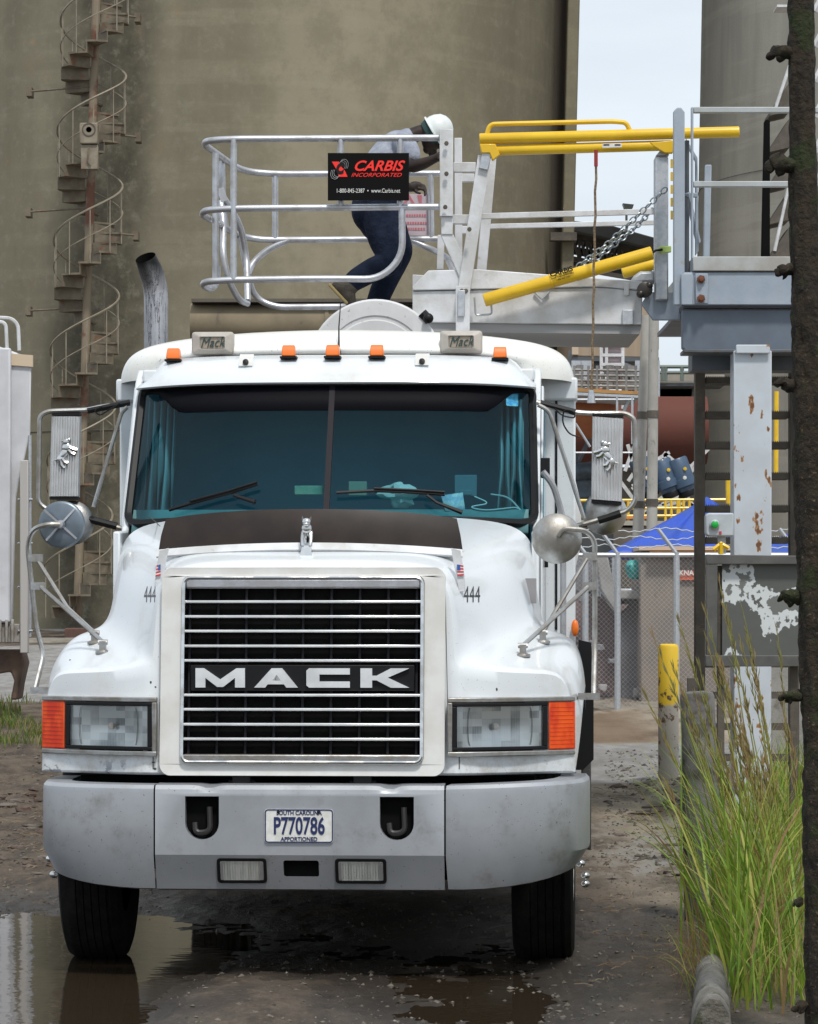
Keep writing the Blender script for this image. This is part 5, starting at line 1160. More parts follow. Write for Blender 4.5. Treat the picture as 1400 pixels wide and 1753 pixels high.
# stair behind the column
sr = thing('steel_stair', 'brown steel stair with open serrated treads behind the pale column', 'stair', W(1198, 1380, 23.8))
q = MB(); q.prism(WP([(1190,636),(1207,636),(1207,1420),(1190,1420)], 23.6), (0,.12,0)); q.build('stringer', M['steel_brown'], sr, bevel=.005)
q = MB(); q.prism(WP([(1352,636),(1368,636),(1368,1420),(1352,1420)], 23.6), (0,.12,0)); q.build('stringer', M['steel_brown'], sr, bevel=.005)
for k, py in enumerate((646,705,757,810,866,920,974,1028,1080,1133,1186,1240,1293)):
    q = MB(); q.prism(WP([(1207.5,py),(1351.5,py),(1351.5,py+10),(1207.5,py+10)], 23.62), (0,.26,0))
    a = W(1208,py,23.62); b_ = W(1351,py,23.62); n_ = 46
    for j in range(n_):
        x = a.x+(b_.x-a.x)*(j+.5)/n_; q.add([(x-.005,23.622,a.z),(x+.005,23.622,a.z),(x,23.622,a.z+.012),(x-.005,23.64,a.z),(x+.005,23.64,a.z),(x,23.64,a.z+.012)], [(0,1,2),(3,5,4),(0,2,5,3),(1,4,5,2)])
    q.build('tread', M['steel_brown'], sr)
# far stair flight on the tower, right
t = thing('tower_stair', 'dark zigzag stair flights on the tower, half hidden by the tree trunk', 'stair', W(1345, 470, 50))
q = MB()
for k in range(6):
    y0 = 190+k*62; q.prism(WP([(1352,y0-50),(1352,y0),(1318,y0+8),(1318,y0+2)], 50), (0,.8,0))
q.build('stair_flights', M['steel_brown'], t)
q = MB(); q.tube([W(1352,112,50),W(1326,190,50)], .03, 5); q.tube([W(1352,310,50),W(1326,430,50)], .03, 5)
for k in range(7): q.tube([W(1394,20+k*60,50),W(1420,-30+k*60,50)], .05, 5)
q.box(W(1330,0,50).x,W(1352,0,50).x,50,50.5,W(0,12,50).z,W(0,8,50).z); q.build('stair_rails', M['alu_white'], t)
# push button box
pb_ = thing('push_button_box', 'pale grey push button box with one green button beside the column', 'control box', W(1228, 900, 22.2))
q = MB(); q.prism(WP([(1208,882),(1212,878),(1256,878),(1256,918),(1212,918),(1208,914)], 22.1), (0,.12,0)); q.build('box', mat('box_grey',(.46,.50,.53),.5,c2=(.40,.43,.45),scale=9), pb_, bevel=.01)
q = MB(); c = W(1223,898,22.09); q.lathe([(.034,0),(.034,.012),(.026,.02)], c, (0,-1,0), 20); q.build('button_ring', M['galv'], pb_)
q = MB(); q.lathe([(.024,.01),(.024,.032),(.018,.036),(.0001,.037)], c, (0,-1,0), 20); q.build('button', mat('green_button',(.01,.38,.05),.35), pb_)
q = MB(); c = W(1233,912,22.09); q.box(c.x-.008,c.x+.008,c.y-.003,c.y+.01,c.z-.01,c.z+.01); q.build('red_tag', mat('tag_red',(.45,.05,.08),.5), pb_)
q = MB(); q.beam(W(1235,918,22.2), W(1236,948,22.2), .05, .05); q.build('bracket', M['galv'], pb_)
q = MB(); c = W(1234,936,22.1); q.tube([c+V((-.05,0,-.02)),c+V((0,0,.02)),c+V((.05,0,-.01))], .018, 6); q.tube([c+V((0,-.01,.03)),c+V((.0,0,-.05))], .016, 6); q.build('yellow_clamp', Y_, pb_)
# peeling panel on posts
ps = thing('peeling_panel', 'dark weathered sign panel with its white face peeling off, on steel posts', 'sign', W(1225, 1400, 19.5))
DP = 19.6
def q5(name, L_, D, th, m, bev=.004): q = MB(); q.prism(WP(L_, D), (0,th,0)); return q.build(name, m, ps, bevel=bev)
FR = mat('frame_grime',(.085,.085,.08),.55,c2=(.12,.12,.11),scale=5,c3=(.42,.30,.08),s3=5,lo3=.66,hi3=.70,metal=.2)
def peel(n, L, mpn, noi, ramp, mixc, base, b):
    q_ = n.nodes.new('ShaderNodeTexNoise'); q_.inputs['Scale'].default_value = 2.6; q_.inputs['Detail'].default_value = 7; q_.inputs['Roughness'].default_value = .55
    m2 = n.nodes.new('ShaderNodeMapping'); m2.inputs['Scale'].default_value = (1.3,1,1.1); m2.inputs['Location'].default_value = (.35,.0,.62); L(mpn.outputs[0], m2.inputs[0]); L(m2.outputs[0], q_.inputs[0])
    s_ = n.nodes.new('ShaderNodeMath'); s_.operation = 'SUBTRACT'; s_.inputs[1].default_value = .555; L(q_.outputs[0], s_.inputs[0])
    c_ = n.nodes.new('ShaderNodeMath'); c_.operation = 'ABSOLUTE'; L(s_.outputs[0], c_.inputs[0])
    f = ramp(c_.outputs[0], .026, .018)
    base2 = mixc(ramp(q_.outputs[0], .57, .585), (.095,.098,.09), (.15,.155,.145))
    return mixc(f, base2, (.58,.61,.62))
q5('panel', [(1236,962),(1236,1122),(1480,1122),(1480,962)], DP, .02, mat('peeling_sheet',(.13,.13,.12),.45,extra=peel,bump=.3,bscale=6), bev=0)
q5('top_frame', [(1209,949),(1209,966),(1480,966),(1480,953)], DP-.06, .08, FR); q5('bottom_frame', [(1208,1122),(1208,1141),(1480,1141),(1480,1122)], DP-.06, .08, FR)
q5('side_frame', [(1209,967),(1209,1121),(1228,1121),(1228,967)], DP-.055, .07, FR)
q5('post', [(1228,968),(1240,968),(1240,1440),(1228,1440)], DP+.03, .06, M['steel_brown']); q5('post', [(1352,968),(1366,968),(1366,1460),(1352,1460)], DP+.03, .06, M['steel_brown'])
# low wall behind the posts at right
lw = MB(); lw.box(W(1318,0,30).x, 6, 30, 30.3, slope(30)-.1, W(0,1140,30).z); tag(lw.build('low_wall', M['concrete'], None, bevel=.02), 'low pale concrete wall glimpsed between the column and the tree', 'wall')
# bollards
bo = thing('yellow_bollard', 'yellow topped steel bollard with rust blotches on the concrete pad', 'bollard', (W(1144,0,27).x, 27, slope(27)))
p0 = W(1144,1098,27); rb = 17.5/FOC*27
def bcol(n, L, mpn, noi, ramp, mixc, base, b):
    z = gradz(n, L, mpn, 2, .55, .80)
    nn = n.nodes.new('ShaderNodeMath'); nn.operation = 'ADD'; L(z, nn.inputs[0]); L(noi(7,5), nn.inputs[1])
    c_ = mixc(ramp(nn.outputs[0], .95, 1.05), (.42,.38,.32), (.75,.50,.03))
    return mixc(ramp(noi(9,7,.7), .56, .60), c_, (.13,.07,.04))
q = MB(); q.lathe([(rb,0),(rb,p0.z-slope(27)-.03),(rb*.9,p0.z-slope(27)-.01),(rb*.6,p0.z-slope(27))], (p0.x,27,slope(27)-.02), (0,0,1), 28, cap=True); q.build('bollard_post', mat('bollard_paint',(.7,.5,.05),.6,extra=bcol,bump=.2), bo, smooth=40)
bo = thing('grey_bollard', 'dark grey scarred bollard post standing in the tall grass', 'bollard', (W(1208,0,16.9).x, 16.9, 0.1))
DB = 16.9
q = MB(); p0 = W(1206,1186,DB); rb = 30/FOC*DB
q.lathe([(rb*1.18,-.1),(rb*1.13,.25),(rb*1.02,.7),(rb*.98,p0.z-.12),(rb*.9,p0.z-.10),(rb*.5,p0.z-.09)], (p0.x+.0,DB,.1), (-.035,0,1), 28, cap=True)
q.build('bollard_post', mat('grey_bollard_paint',(.115,.11,.105),.7,c2=(.16,.155,.15),scale=4,c3=(.055,.045,.035),s3=5,lo3=.5,hi3=.62,bump=.3), bo, smooth=40)
q = MB(); q.box(p0.x-.085,p0.x-.03,DB+.02,DB+.07,.2,p0.z+.075); q.box(p0.x-.03,p0.x-.02,DB-.01,DB+.02,.2,p0.z+.03); q.build('angle_stub', M['steel_brown'], bo)
kb = MB(); rows = []
for y in [12.2+.1*k for k in range(17)]:
    cxk = .0925*y+.012*noise.noise(V((y*2,0,0)))+.0; h = .16+.02*noise.noise(V((y*1.5,3,0)))-(.10 if y > 14.7 else 0)
    rows.append([V((cxk+.075*math.cos(a)*(1+.1*noise.noise(V((y*4,a,0)))), y, ground_z(1.2,14)+h*.0-.02+h*max(0,math.sin(a))**.6*1.1)) for a in [math.pi*j/10 for j in range(11)]])
kb.loft(rows); kb.add(rows[-1], [tuple(range(11))]); kb.add(rows[0], [tuple(range(11))])
kb.v = [p+V((1,0,1))*(.012*noise.noise(p*14)+.006*noise.noise(p*40)) for p in kb.v]
tag(kb.build('concrete_kerb', mat('old_kerb',(.20,.19,.17),.95,c2=(.12,.11,.09),scale=7,bump=2,bscale=30,c3=(.05,.055,.03),s3=6,lo3=.52,hi3=.62), None, smooth=50), 'short worn rounded concrete kerb at the foot of the tall grass', 'kerb')
# ------------------------------------------------------------------ industrial background on the right
def bld(D): return lambda q, name, m, par, **k: q.build(name, m, par, **k)
def pg(par, name, L_, D, th, m, bev=0): q = MB(); q.prism(WP(L_, D), (0,th,0)); return q.build(name, m, par, bevel=bev)
def lattice(q, pts, D, r): 
    for i in range(len(pts)-1): q.tube([W(*pts[i],D), W(*pts[i+1],D)], r, 5)
BT = mat('tan_cladding',(.36,.28,.20),.8,c2=(.31,.24,.17),scale=2,stretch=(4,4,.2))
tb = thing('tan_hopper_building', 'tan clad hopper building on legs seen under the gangway', 'building', W(1055, 720, 58))
pg(tb, 'cladding', [(979,520),(979,611),(1096,613),(1128,600),(1128,520)], 58, 6, BT, .03)
pg(tb, 'cladding_corner', [(979,521),(979,607),(990,607),(990,521)], 57.9, .1, mat('tan_light',(.50,.40,.29),.7))
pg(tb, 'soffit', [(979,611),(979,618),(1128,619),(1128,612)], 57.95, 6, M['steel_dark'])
q = MB()
for px in (985, 1003, 1095, 1120): q.beam(W(px,618,58), W(px,720,58), .18, .18, (0,1,0))
q.build('leg_frame', M['galv'], tb)
q = MB(); lattice(q, [(990,618),(1025,660),(990,700)], 58.2, .06); lattice(q, [(1060,620),(1100,645)], 58.0, .07); q.beam(W(1005,628,58.5),W(1030,600,58.5),.8,.8,(0,1,0)); q.build('leg_brace', M['steel_dark'], tb)
ld = thing('red_white_ladder_tower', 'pale scaffold tower with faded red panels below the gangway', 'scaffold', W(1047, 720, 55))
random.seed(11)
pg(ld, 'panel_strip', [(1032,556),(1032,636),(1062,636),(1062,556)], 55, .3, mat('pink_grey_panel',(.46,.38,.40),.7,c2=(.42,.20,.21),scale=1.6,lo=.5,hi=.6))
q = MB()
for k in range(6): q.beam(W(1029,560+k*16,54.9), W(1066,560+k*16,54.9), .06, .05)
for px in (1029, 1038, 1066): q.beam(W(px,548,54.9), W(px,700,54.9), .05, .05, (0,1,0))
q.build('frame', M['alu_white'], ld)
RP = mat('bright_red_panel',(.42,.06,.04),.6,c2=(.35,.10,.09),scale=3)
pg(ld, 'red_panel', [(1044,570),(1044,580),(1060,581),(1060,569)], 54.88, .02, RP); pg(ld, 'red_panel', [(1037,638),(1037,662),(1062,662),(1062,638)], 54.88, .3, RP)
sfd = thing('scaffold_platform', 'timber decked scaffold platform with a cluster of thin rails', 'scaffold', W(1030, 720, 52))
q = MB()
for py in (633, 642, 651, 660): q.tube([W(975,py,52),W(1096,py+2,52)], .022, 5)
for px in (983,996,1007,1022,1040,1056,1072,1088): q.tube([W(px,626,52),W(px,676,52)], .025, 5)
for px in (990,1014,1030,1064,1080): q.tube([W(px,640,53),W(px+6,676,53)], .03, 5)
q.build('scaffold_rail', mat('scaffold_grey',(.26,.26,.25),.6,metal=.3,c2=(.18,.17,.16),scale=3), sfd)
pg(sfd, 'timber_deck', [(975,664),(975,670),(1096,676),(1096,670)], 51.8, 2, mat('timber_orange',(.42,.22,.07),.8,c2=(.28,.16,.07),scale=3)); pg(sfd, 'deck_beam', [(975,671),(975,676),(1096,681),(1096,677)], 51.8, 2, M['galv'])
q = MB(); random.seed(5)
for k in range(26): c = W(random.uniform(978,1092), random.uniform(630,664), random.uniform(52.5,54)); q.box(c.x-random.uniform(.03,.15),c.x+.06,c.y,c.y+.2,c.z-random.uniform(.02,.12),c.z+.05)
q.build('stored_parts', mat('mixed_grey',(.24,.23,.22),.7,c2=(.10,.10,.10),scale=4,c3=(.32,.14,.06),s3=5), sfd)
q = MB()
for px in (1056,1082): q.tube([W(px,678,51.8),W(px,760,51.8)], .02, 5)
for py in (684,775): q.tube([W(985,py,51.8),W(1085,py,51.8)], .015, 5)
q.tube([W(1078,680,52),W(1052,740,52)],.03,5); q.tube([W(985,725,52),W(1010,765,52)],.02,5); q.build('hanger_wires', M['galv'], sfd)
wk = thing('far_walkway', 'distant grey walkway with green grey handrail beside the ladder stringer', 'walkway', W(1160, 720, 60))
q = MB()
for py in (628, 638): q.tube([W(1120,py,60),W(1240,py,60)], .035, 5)
for px in (1134,1139,1167,1195): q.tube([W(px,628,60),W(px,652,60)], .04, 5)
q.build('handrail', mat('rail_green_grey',(.17,.21,.19),.6), wk)
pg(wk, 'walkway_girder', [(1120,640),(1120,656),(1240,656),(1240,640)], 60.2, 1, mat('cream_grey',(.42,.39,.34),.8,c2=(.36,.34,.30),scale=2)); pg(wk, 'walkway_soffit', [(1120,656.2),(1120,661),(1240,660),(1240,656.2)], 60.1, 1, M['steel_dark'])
q = MB(); random.seed(9)
for k in range(14): x = random.uniform(1124,1192); c = W(x, random.uniform(663,676), 61); q.box(c.x-.12,c.x+.12,61,61.5,c.z-.15,c.z+.12)
q.build('pipe_cluster', mat('pale_grey_kit',(.38,.37,.35),.7,c2=(.10,.10,.10),scale=4), wk)
kn = thing('rusty_drum', 'long rust red horizontal kiln drum behind the poles', 'drum', W(1090, 900, 56))
KR = mat('kiln_rust',(.115,.034,.022),.8,c2=(.085,.026,.018),scale=.8,stretch=(.3,1,1),c3=(.17,.055,.03),s3=1.2,lo3=.58,hi3=.75)
r = 59/FOC*56; a = W(950,737,56.8); q = MB(); q.lathe([(r*.98,0),(r,.02),(r,2.62)], a, (1,0,0), 48, cap=True); q.build('drum_shell', KR, kn, smooth=40)
a = W(960,718,53.2); q = MB(); rr = .42; q.lathe([(rr*.4,-.0),(rr,.1),(rr,.9),(rr*.6,1.05),(.0001,1.1)], W(945,708,54), (1,0,0), 28); q.build('drum_nose', mat('orange_rust',(.36,.12,.045),.7,c2=(.28,.09,.04),scale=3), kn, smooth=50)
q = MB(); lattice(q, [(985,800),(1040,690)], 54.6, .04); q.tube([W(975,600,54.6)*1, W(975,850,54.6)], .03, 5); q.build('drum_strap', M['steel_dark'], kn)
cz = thing('machinery_base', 'shadowy machinery block and concrete plinth beneath the rusty drum', 'machinery', W(1090, 960, 54))
q = MB(); 
a, b_ = W(960,800,57.5), W(1200,1000,57.5); q.box(a.x,b_.x,57.5,59,b_.z,a.z); q.build('plinth', mat('plinth_grey',(.20,.18,.155),.9,c2=(.13,.115,.10),scale=1.5,c3=(.33,.31,.28),s3=1.2,lo3=.56,hi3=.6), cz)
a, b_ = W(970,905,49.8), W(1110,950,49.8); q = MB(); q.box(a.x,b_.x,49.8,52,b_.z-.5,a.z); q.build('retaining_wall', mat('dim_wall',(.15,.125,.10),.9,c2=(.10,.085,.07),scale=2), cz)
q = MB(); random.seed(21)
for k in range(30): x = random.uniform(1066,1195); y = random.uniform(800,870); c = W(x, y, 56); q.beam(c, c+V((random.uniform(-.5,.5),0,random.uniform(-.6,.6))), .06, .05, (0,1,0))
q.build('frame_steel', M['alu_white'], cz)
BL = mat('motor_blue',(.055,.10,.17),.45,c2=(.04,.075,.13),scale=4,coat=.2)
def motor(px, py, lean_, lab, s=1.0):
    m = thing('blue_motor', lab, 'motor', W(px, 856, 54.5), group='blue motors under the rusty drum')
    top, bot = W(px-12*lean_, py-60, 54.5), W(px+8*lean_, py-6, 54.5); ax_ = (bot-top).normalized(); L_ = (bot-top).length
    q = MB(); q.lathe([(.17*s,0),(.19*s,.03),(.19*s,L_*.62),(.21*s,L_*.64),(.21*s,L_*.86),(.17*s,L_*.9),(.15*s,L_)], top, ax_, 20, cap=True); q.build('motor_body', BL, m, smooth=40)
    q = MB(); q.lathe([(.15*s,0),(.16*s,.02),(.15*s,.10),(.0001,.11)], bot, ax_, 20); q.build('fan_cowl', M['black'], m)
    q = MB(); q.lathe([(.035,0),(.03,.015),(.0001,.02)], bot-ax_*.22+V((.02,-.2,0)), (0,-1,0), 10); q.build('warning_dot', M['white_sheet'], m)
    q = MB(); q.lathe([(.03,0),(.03,.015),(.0001,.02)], bot-ax_*.38+V((.08,-.2,0)), (0,-1,0), 10); q.build('yellow_tag', M['yellow'], m); return m
motor(1140, 848, 1, 'blue electric motor just right of the pale upright pole'); motor(1168, 846, 1, 'blue electric motor next to the ladder stringer'); motor(1104, 846, 1, 'blue electric motor seen between the two leaning poles', .9)
om = thing('old_blue_engine', 'dark blue grey engine block between the truck cab and the ribbed mirror', 'engine', W(997, 870, 54.4))
q = MB(); c = W(996,820,54.4); q.box(c.x-.30,c.x+.25,54.3,55,c.z-.32,c.z+.18); q.lathe([(.15,0),(.15,.5)], c+V((-.2,-.1,.1)), (1,0,.1), 16, cap=True); q.tube([c+V((-.1,-.1,.2)),c+V((-.1,-.1,.42))],.04,8); q.build('engine_block', mat('engine_paint',(.06,.085,.11),.5,c2=(.03,.04,.05),scale=6), om, bevel=.03)
yr = thing('yellow_guard_rail', 'yellow guard rail and toe board in front of the blue motors', 'guard rail', W(1090, 905, 50))
q = MB()
for py in (857, 871, 884): q.tube([W(968,py,50),W(1300,py-2,50)], .024, 6)
q.build('rail', M['yellow'], yr)
q = MB()
for px in (972,990,1008,1052,1066,1075,1101,1139,1149,1160,1163,1170,1180,1215,1250): q.tube([W(px,856,50),W(px,892,50)], .022, 6)
q.build('rail_posts', M['yellow'], yr)
pg(yr, 'toe_board', [(1040,884),(1040,888),(1110,888),(1110,884)], 49.95, .1, mat('orange_board',(.60,.22,.04),.6)); pg(yr, 'walkway_slab', [(960,890),(960,898),(1140,900),(1140,892)], 49.9, 1.5, mat('pale_slab',(.36,.33,.28),.8))
yp = thing('yellow_pipe_post', 'thin yellow pipe rising beside the tower behind the tree', 'post', W(1328, 930, 48))
q = MB(); q.tube([W(1329,670,48),W(1328,820,48)],.035,8); q.build('pipe', M['yellow'], yp); q = MB(); q.tube([W(1248,822,48),W(1248,862,48)],.05,8); q.box(W(1244,0,48).x,W(1254,0,48).x,48,48.2,W(0,838,48).z,W(0,822,48).z); q.build('valve_box', M['yellow'], yp)
# leaning concrete poles
CP = mat('pole_concrete',(.40,.385,.35),.8,c2=(.30,.285,.25),scale=3,c3=(.12,.10,.08),s3=4,lo3=.56,hi3=.66,stretch=(1,1,.5))
def pole(a, b, wa, wb, D, lab):
    t = thing('steel_pole', lab, 'pole', W(b[0], b[1]+60, D), group='leaning poles behind the fence')
    A, B = W(a[0],a[1],D), W(b[0],b[1]+70,D); q = MB(); q.tube([A.lerp(B,k/6) for k in range(7)], [(wa+(wb-wa)*k/6)/2/FOC*D for k in range(7)], 14); q.build('pole_shaft', CP, t, smooth=50)
    q = MB()
    for f in (.38,.72): p = A.lerp(B, f); rr = (wa+(wb-wa)*f)/2/FOC*D; q.lathe([(rr+.012,-.05),(rr+.012,.05)], p, (B-A).normalized(), 14, cap=True)
    q.build('pole_band', M['steel_brown'], t); return t
pole((1106,540),(1089,920),15,20,46,'leaning banded pole, the left one of the close pair'); pole((1119,540),(1115,915),17,19,45.5,'upright banded pole, the right one of the close pair')
# conveyor gallery
cg = thing('conveyor_gallery', 'dark sloping covered conveyor on an open steel truss behind the chains', 'conveyor', W(1040, 720, 75))
pg(cg, 'gallery_roof', [(965,376),(1040,384),(1125,408),(1125,428),(1070,415),(965,392)], 75, 2.5, mat('gallery_grey',(.13,.13,.13),.7,c2=(.09,.09,.09),scale=1), .03)
q = MB(); T_ = [(965,398),(1125,440)]; B_ = [(965,440),(1125,470)]
def lp_(L_, f): return (L_[0][0]+(L_[1][0]-L_[0][0])*f, L_[0][1]+(L_[1][1]-L_[0][1])*f)
for L_ in (T_, B_): q.beam(W(*L_[0],75.5), W(*L_[1],75.5), .10, .14, (0,1,0))
for k in range(12):
    q.beam(W(*lp_(T_,k/12),75.5), W(*lp_(B_,(k+1)/12),75.5), .06, .06, (0,1,0)); q.beam(W(*lp_(B_,k/12),75.5), W(*lp_(T_,k/12),75.5), .06, .07, (0,1,0)); q.beam(W(*lp_(B_,k/12),76.5), W(*lp_(T_,(k+1)/12),76.5), .05, .07, (0,1,0))
q.build('gallery_truss', M['steel_brown'], cg)
pg(cg, 'belt_deck', [(965,418),(1125,450),(1125,456),(965,424)], 76.2, 1, M['dark']); pg(cg, 'lower_deck', [(965,440),(1125,468),(1125,480),(965,452)], 76.5, 1, M['steel_dark'])
q = MB(); q.beam(W(1000,450,75.6),W(1000,1000,75.6),.2,.2,(0,1,0)); q.beam(W(1090,460,75.6),W(1090,1000,75.6),.2,.2,(0,1,0)); q.build('gallery_leg', M['steel_brown'], cg)
q = MB(); c = W(1076,354,74); q.prism(WP([(1066,348),(1085,350),(1083,356),(1069,356)],74),(0,.3,0)); q.tube([W(1072,356,74),W(1072,376,74),W(1072,400,74)],.03,5); q.build('floodlight', mat('lamp_green_grey',(.28,.31,.28),.5), cg)
# blue canopies
def canopy(lab, peak, l, r_, D, deep):
    t = thing('blue_canopy', lab, 'canopy', W(peak[0], 1190, D+deep/2))
    nU, nV = 30, 10; rows = []
    for side in range(1):
        for j in range(nV+1):
            v = j/nV; row = []
            for i in range(nU+1):
                u = i/nU; f = W(l[0]+(r_[0]-l[0])*u, l[1]+(r_[1]-l[1])*u, D); pk = W(peak[0], peak[1], D+deep/2)
                f.z -= .05*math.sin(u*math.pi)**.5; p = f.lerp(pk, v); p.z -= .06*math.sin(v*math.pi)*(.6+.4*abs(2*u-1)); p.z += .04*math.sin(u*23+v*3)*(1-v)*v*4; row.append(p)
            rows.append(row)
    q = MB(); q.loft(rows); front = [p.copy() for r__ in rows for p in r__]
    back = [[V((p.x, 2*(D+deep/2)-p.y, p.z)) for p in row] for row in rows]; q.loft(back)
    for e_ in (0, -1):
        L_ = [row[e_] for row in rows]; Rr = [row[e_] for row in back]; q.loft([L_, Rr])
    q.build('canopy_cloth', mat('blue_tarp',(.022,.075,.46),.5,c2=(.035,.085,.33),scale=2.5,stretch=(1,.3,2.5),bump=3,bscale=2.2) if 'blue_tarp' not in bpy.data.materials else bpy.data.materials['blue_tarp'], t, solid=.01, smooth=60)
    q = MB()
    for x in (l[0]+3, r_[0]-3):
        for yy in (D+.05, D+deep-.05): a = W(x, l[1], D); q.tube([V((a.x,yy,a.z)),V((a.x,yy,slope(yy)))], .025, 6)
    q.build('canopy_pole', M['galv'], t)
canopy('big blue canopy with its peak behind the ladder stringer', (1210,850), (1048,946), (1372,946), 40.5, 3.2)
canopy('second blue canopy, only its low slope shows right of the white column', (1420,868), (1318,944), (1520,944), 45.5, 3)
# stuff behind the fence
bx = thing('tan_site_box', 'large tan metal site box behind the chain link fence', 'crate', W(1190, 1215, 39.6))
pg(bx, 'box_body', [(1096,941),(1096,1222),(1300,1222),(1300,941)], 39.6, 1.6, mat('site_box_tan',(.24,.20,.165),.7,c2=(.19,.165,.145),scale=2,c3=(.13,.10,.08),s3=3), .02)
pg(bx, 'timber_lid', [(1094,935),(1094,942),(1302,942),(1302,935)], 39.5, 1.8, mat('lid_pale',(.55,.42,.32),.7)); pg(bx, 'timber_beam', [(1112,944),(1112,953),(1230,953),(1230,944)], 39.45, .1, mat('beam_ochre',(.42,.20,.06),.8,c2=(.33,.17,.07),scale=4))
q = MB(); q.prism(WP([(1164,977),(1164,993),(1200,993),(1200,977)], 39.55), (0,.02,0)); lb = q.build('box_label', mat('label_orange',(.55,.12,.06),.6), bx)
q = MB(); text_geo(q, 'KNAACK', W(1187,981,39.53), (1,0,0), (0,0,1), .085, bold=.03, depth=.002); q.build('lettering', M['white_sheet'], lb, smooth=0)
tl_ = thing('teal_tarp_bundle', 'small teal plastic bundle left of the tan site box', 'bundle', W(1083, 1010, 40))
q = MB(); c = W(1084,974,40); q.ball(c, (.10,.10,.12), 16, 10); q.v = [p+(p-c)*noise.noise(p*9)*.5 for p in q.v]; q.build('bundle', mat('teal_plastic',(.03,.32,.30),.4), tl_)
random.seed(31)
mc = thing('machine_parts_pile', 'grey and dusty mauve machine parts stacked behind the fence left of the site box', 'machinery', W(1040, 1215, 40.2))
cols_ = [mat('part_grey',(.20,.20,.215),.7,c2=(.14,.13,.14),scale=2), mat('part_mauve',(.17,.12,.12),.8,c2=(.12,.09,.09),scale=2), mat('part_pale',(.34,.335,.33),.7,c2=(.26,.25,.24),scale=2)]
pg(mc, 'casing', [(985,1020),(985,1215),(1058,1215),(1058,1022)], 40.4, .8, cols_[1], .03); pg(mc, 'casing', [(1020,950),(1028,1010),(1054,1052),(1062,1052),(1040,950)], 40.0, .3, cols_[2], .02)
pg(mc, 'casing', [(1062,1025),(1062,1200),(1095,1200),(1095,1025)], 40.2, .8, cols_[0], .03); pg(mc, 'casing', [(1058,1008),(1058,1026),(1100,1026),(1100,1012)], 39.9, 1.2, cols_[2], .02)
pg(mc, 'casing', [(980,952),(980,1015),(1020,1015),(1016,952)], 41.5, .6, cols_[0], .03)
for k in range(10):
    x, y = random.uniform(990,1088), random.uniform(1000,1180); pg(mc, 'fitting', [(x,y),(x,y+random.uniform(6,18)),(x+random.uniform(8,22),y+random.uniform(6,18)),(x+14,y)], 39.85, .3, random.choice(cols_), .01)
dk = MB(); a, b_ = W(960,905,47), W(1050,1010,47); dk.box(a.x,b_.x,47,48,b_.z-1,a.z); tag(dk.build('dark_shed', mat('shed_dark',(.035,.045,.05),.8,c2=(.06,.06,.06),scale=2), None), 'low dark shed behind the small posts beside the cab', 'shed')
# chain link fence
fc = thing('chain_link_fence', 'galvanised chain link fence with barbed wire arms right of the truck', 'fence', W(1060, 1220, 38))
FDp = 38.0; gzF = slope(FDp)+.02; x0, x1 = W(940,0,FDp).x, W(1640,0,FDp).x; zt = W(0,950,FDp).z
q = MB(); step = .056
def wire(a, b_): q.add([a+V((-.0022,0,0)),a+V((.0022,0,0)),a+V((0,.0035,0)),b_+V((-.0022,0,0)),b_+V((.0022,0,0)),b_+V((0,.0035,0))],[(0,1,4,3),(1,2,5,4),(2,0,3,5)])
H = zt-gzF; k = -int(H/step)
while x0+k*step < x1:
    for s_ in (1,-1):
        xa = x0+k*step if s_ > 0 else x0+k*step+H; xb = xa+s_*H; ta, tb_ = 0, 1
        pa, pb = V((xa,FDp+.01*s_,gzF)), V((xb,FDp+.01*s_,zt))
        lo, hi = 0, 1
        if s_ > 0: lo = max(0,(x0-xa)/H); hi = min(1,(x1-xa)/H)
        else: lo = max(0,(xa-x1)/H); hi = min(1,(xa-x0)/H)
        if hi > lo: wire(pa.lerp(pb,lo), pa.lerp(pb,hi))
    k += 1
q.build('fence_mesh', mat('fence_wire',(.40,.41,.42),.5,metal=.5), fc, smooth=0, fix=False)
q = MB(); q.tube([W(940,950,FDp),W(1640,950,FDp)], .028, 8); q.build('top_rail', M['galv'], fc)
for px in (1002, 1057, 1158, 1262, 1366, 1470, 1574):
    q = MB(); q.tube([W(px,945,FDp),W(px,1224,FDp)], .036, 10); q.tube([W(px,948,FDp),W(px-32,905,FDp)], .022, 8); q.build('fence_post', M['galv'], fc)
q = MB(); random.seed(2)
for f in (.3,.62,.95):
    pts = []
    for k in range(80):
        px = 900+k*9; pts.append(W(px-32*f, 948-43*f+3*math.sin(k*.5+f*9)+(1 if k%2 else -1), FDp))
    q.tube(pts, .006, 4)
q.build('barbed_wire', M['galv'], fc)
# posts near the fence on the left, kerb by the silo
kb2 = MB(); rows = []
for x in [-8+.5*k for k in range(22)]:
    h = .10+.12*abs(noise.noise(V((x*.8,1,0)))); z = slope(56); rows.append([V((x,56-.6*math.cos(a)+.0,z-.05+h*max(0,math.sin(a)))) for a in [math.pi*j/8 for j in range(9)]])
kb2.loft(rows); tag(kb2.build('spoil_ridge', mat('spoil',(.22,.20,.17),.95,c2=(.15,.13,.10),scale=4,bump=.5), None), kind='structure', label='low ridge of dusty spoil at the foot of the silo')
cl_ = MB(); a = W(150,1075,56.9); cl_.box(a.x-.35,a.x+.75,56.4,57.4,slope(56)-.1,a.z+.0); tag(cl_.build('staircase_plinth', mat('rust_plinth',(.13,.06,.045),.9,c2=(.08,.05,.04),scale=3), None, bevel=.02), 'low rust stained plinth at the foot of the spiral staircase', 'plinth')
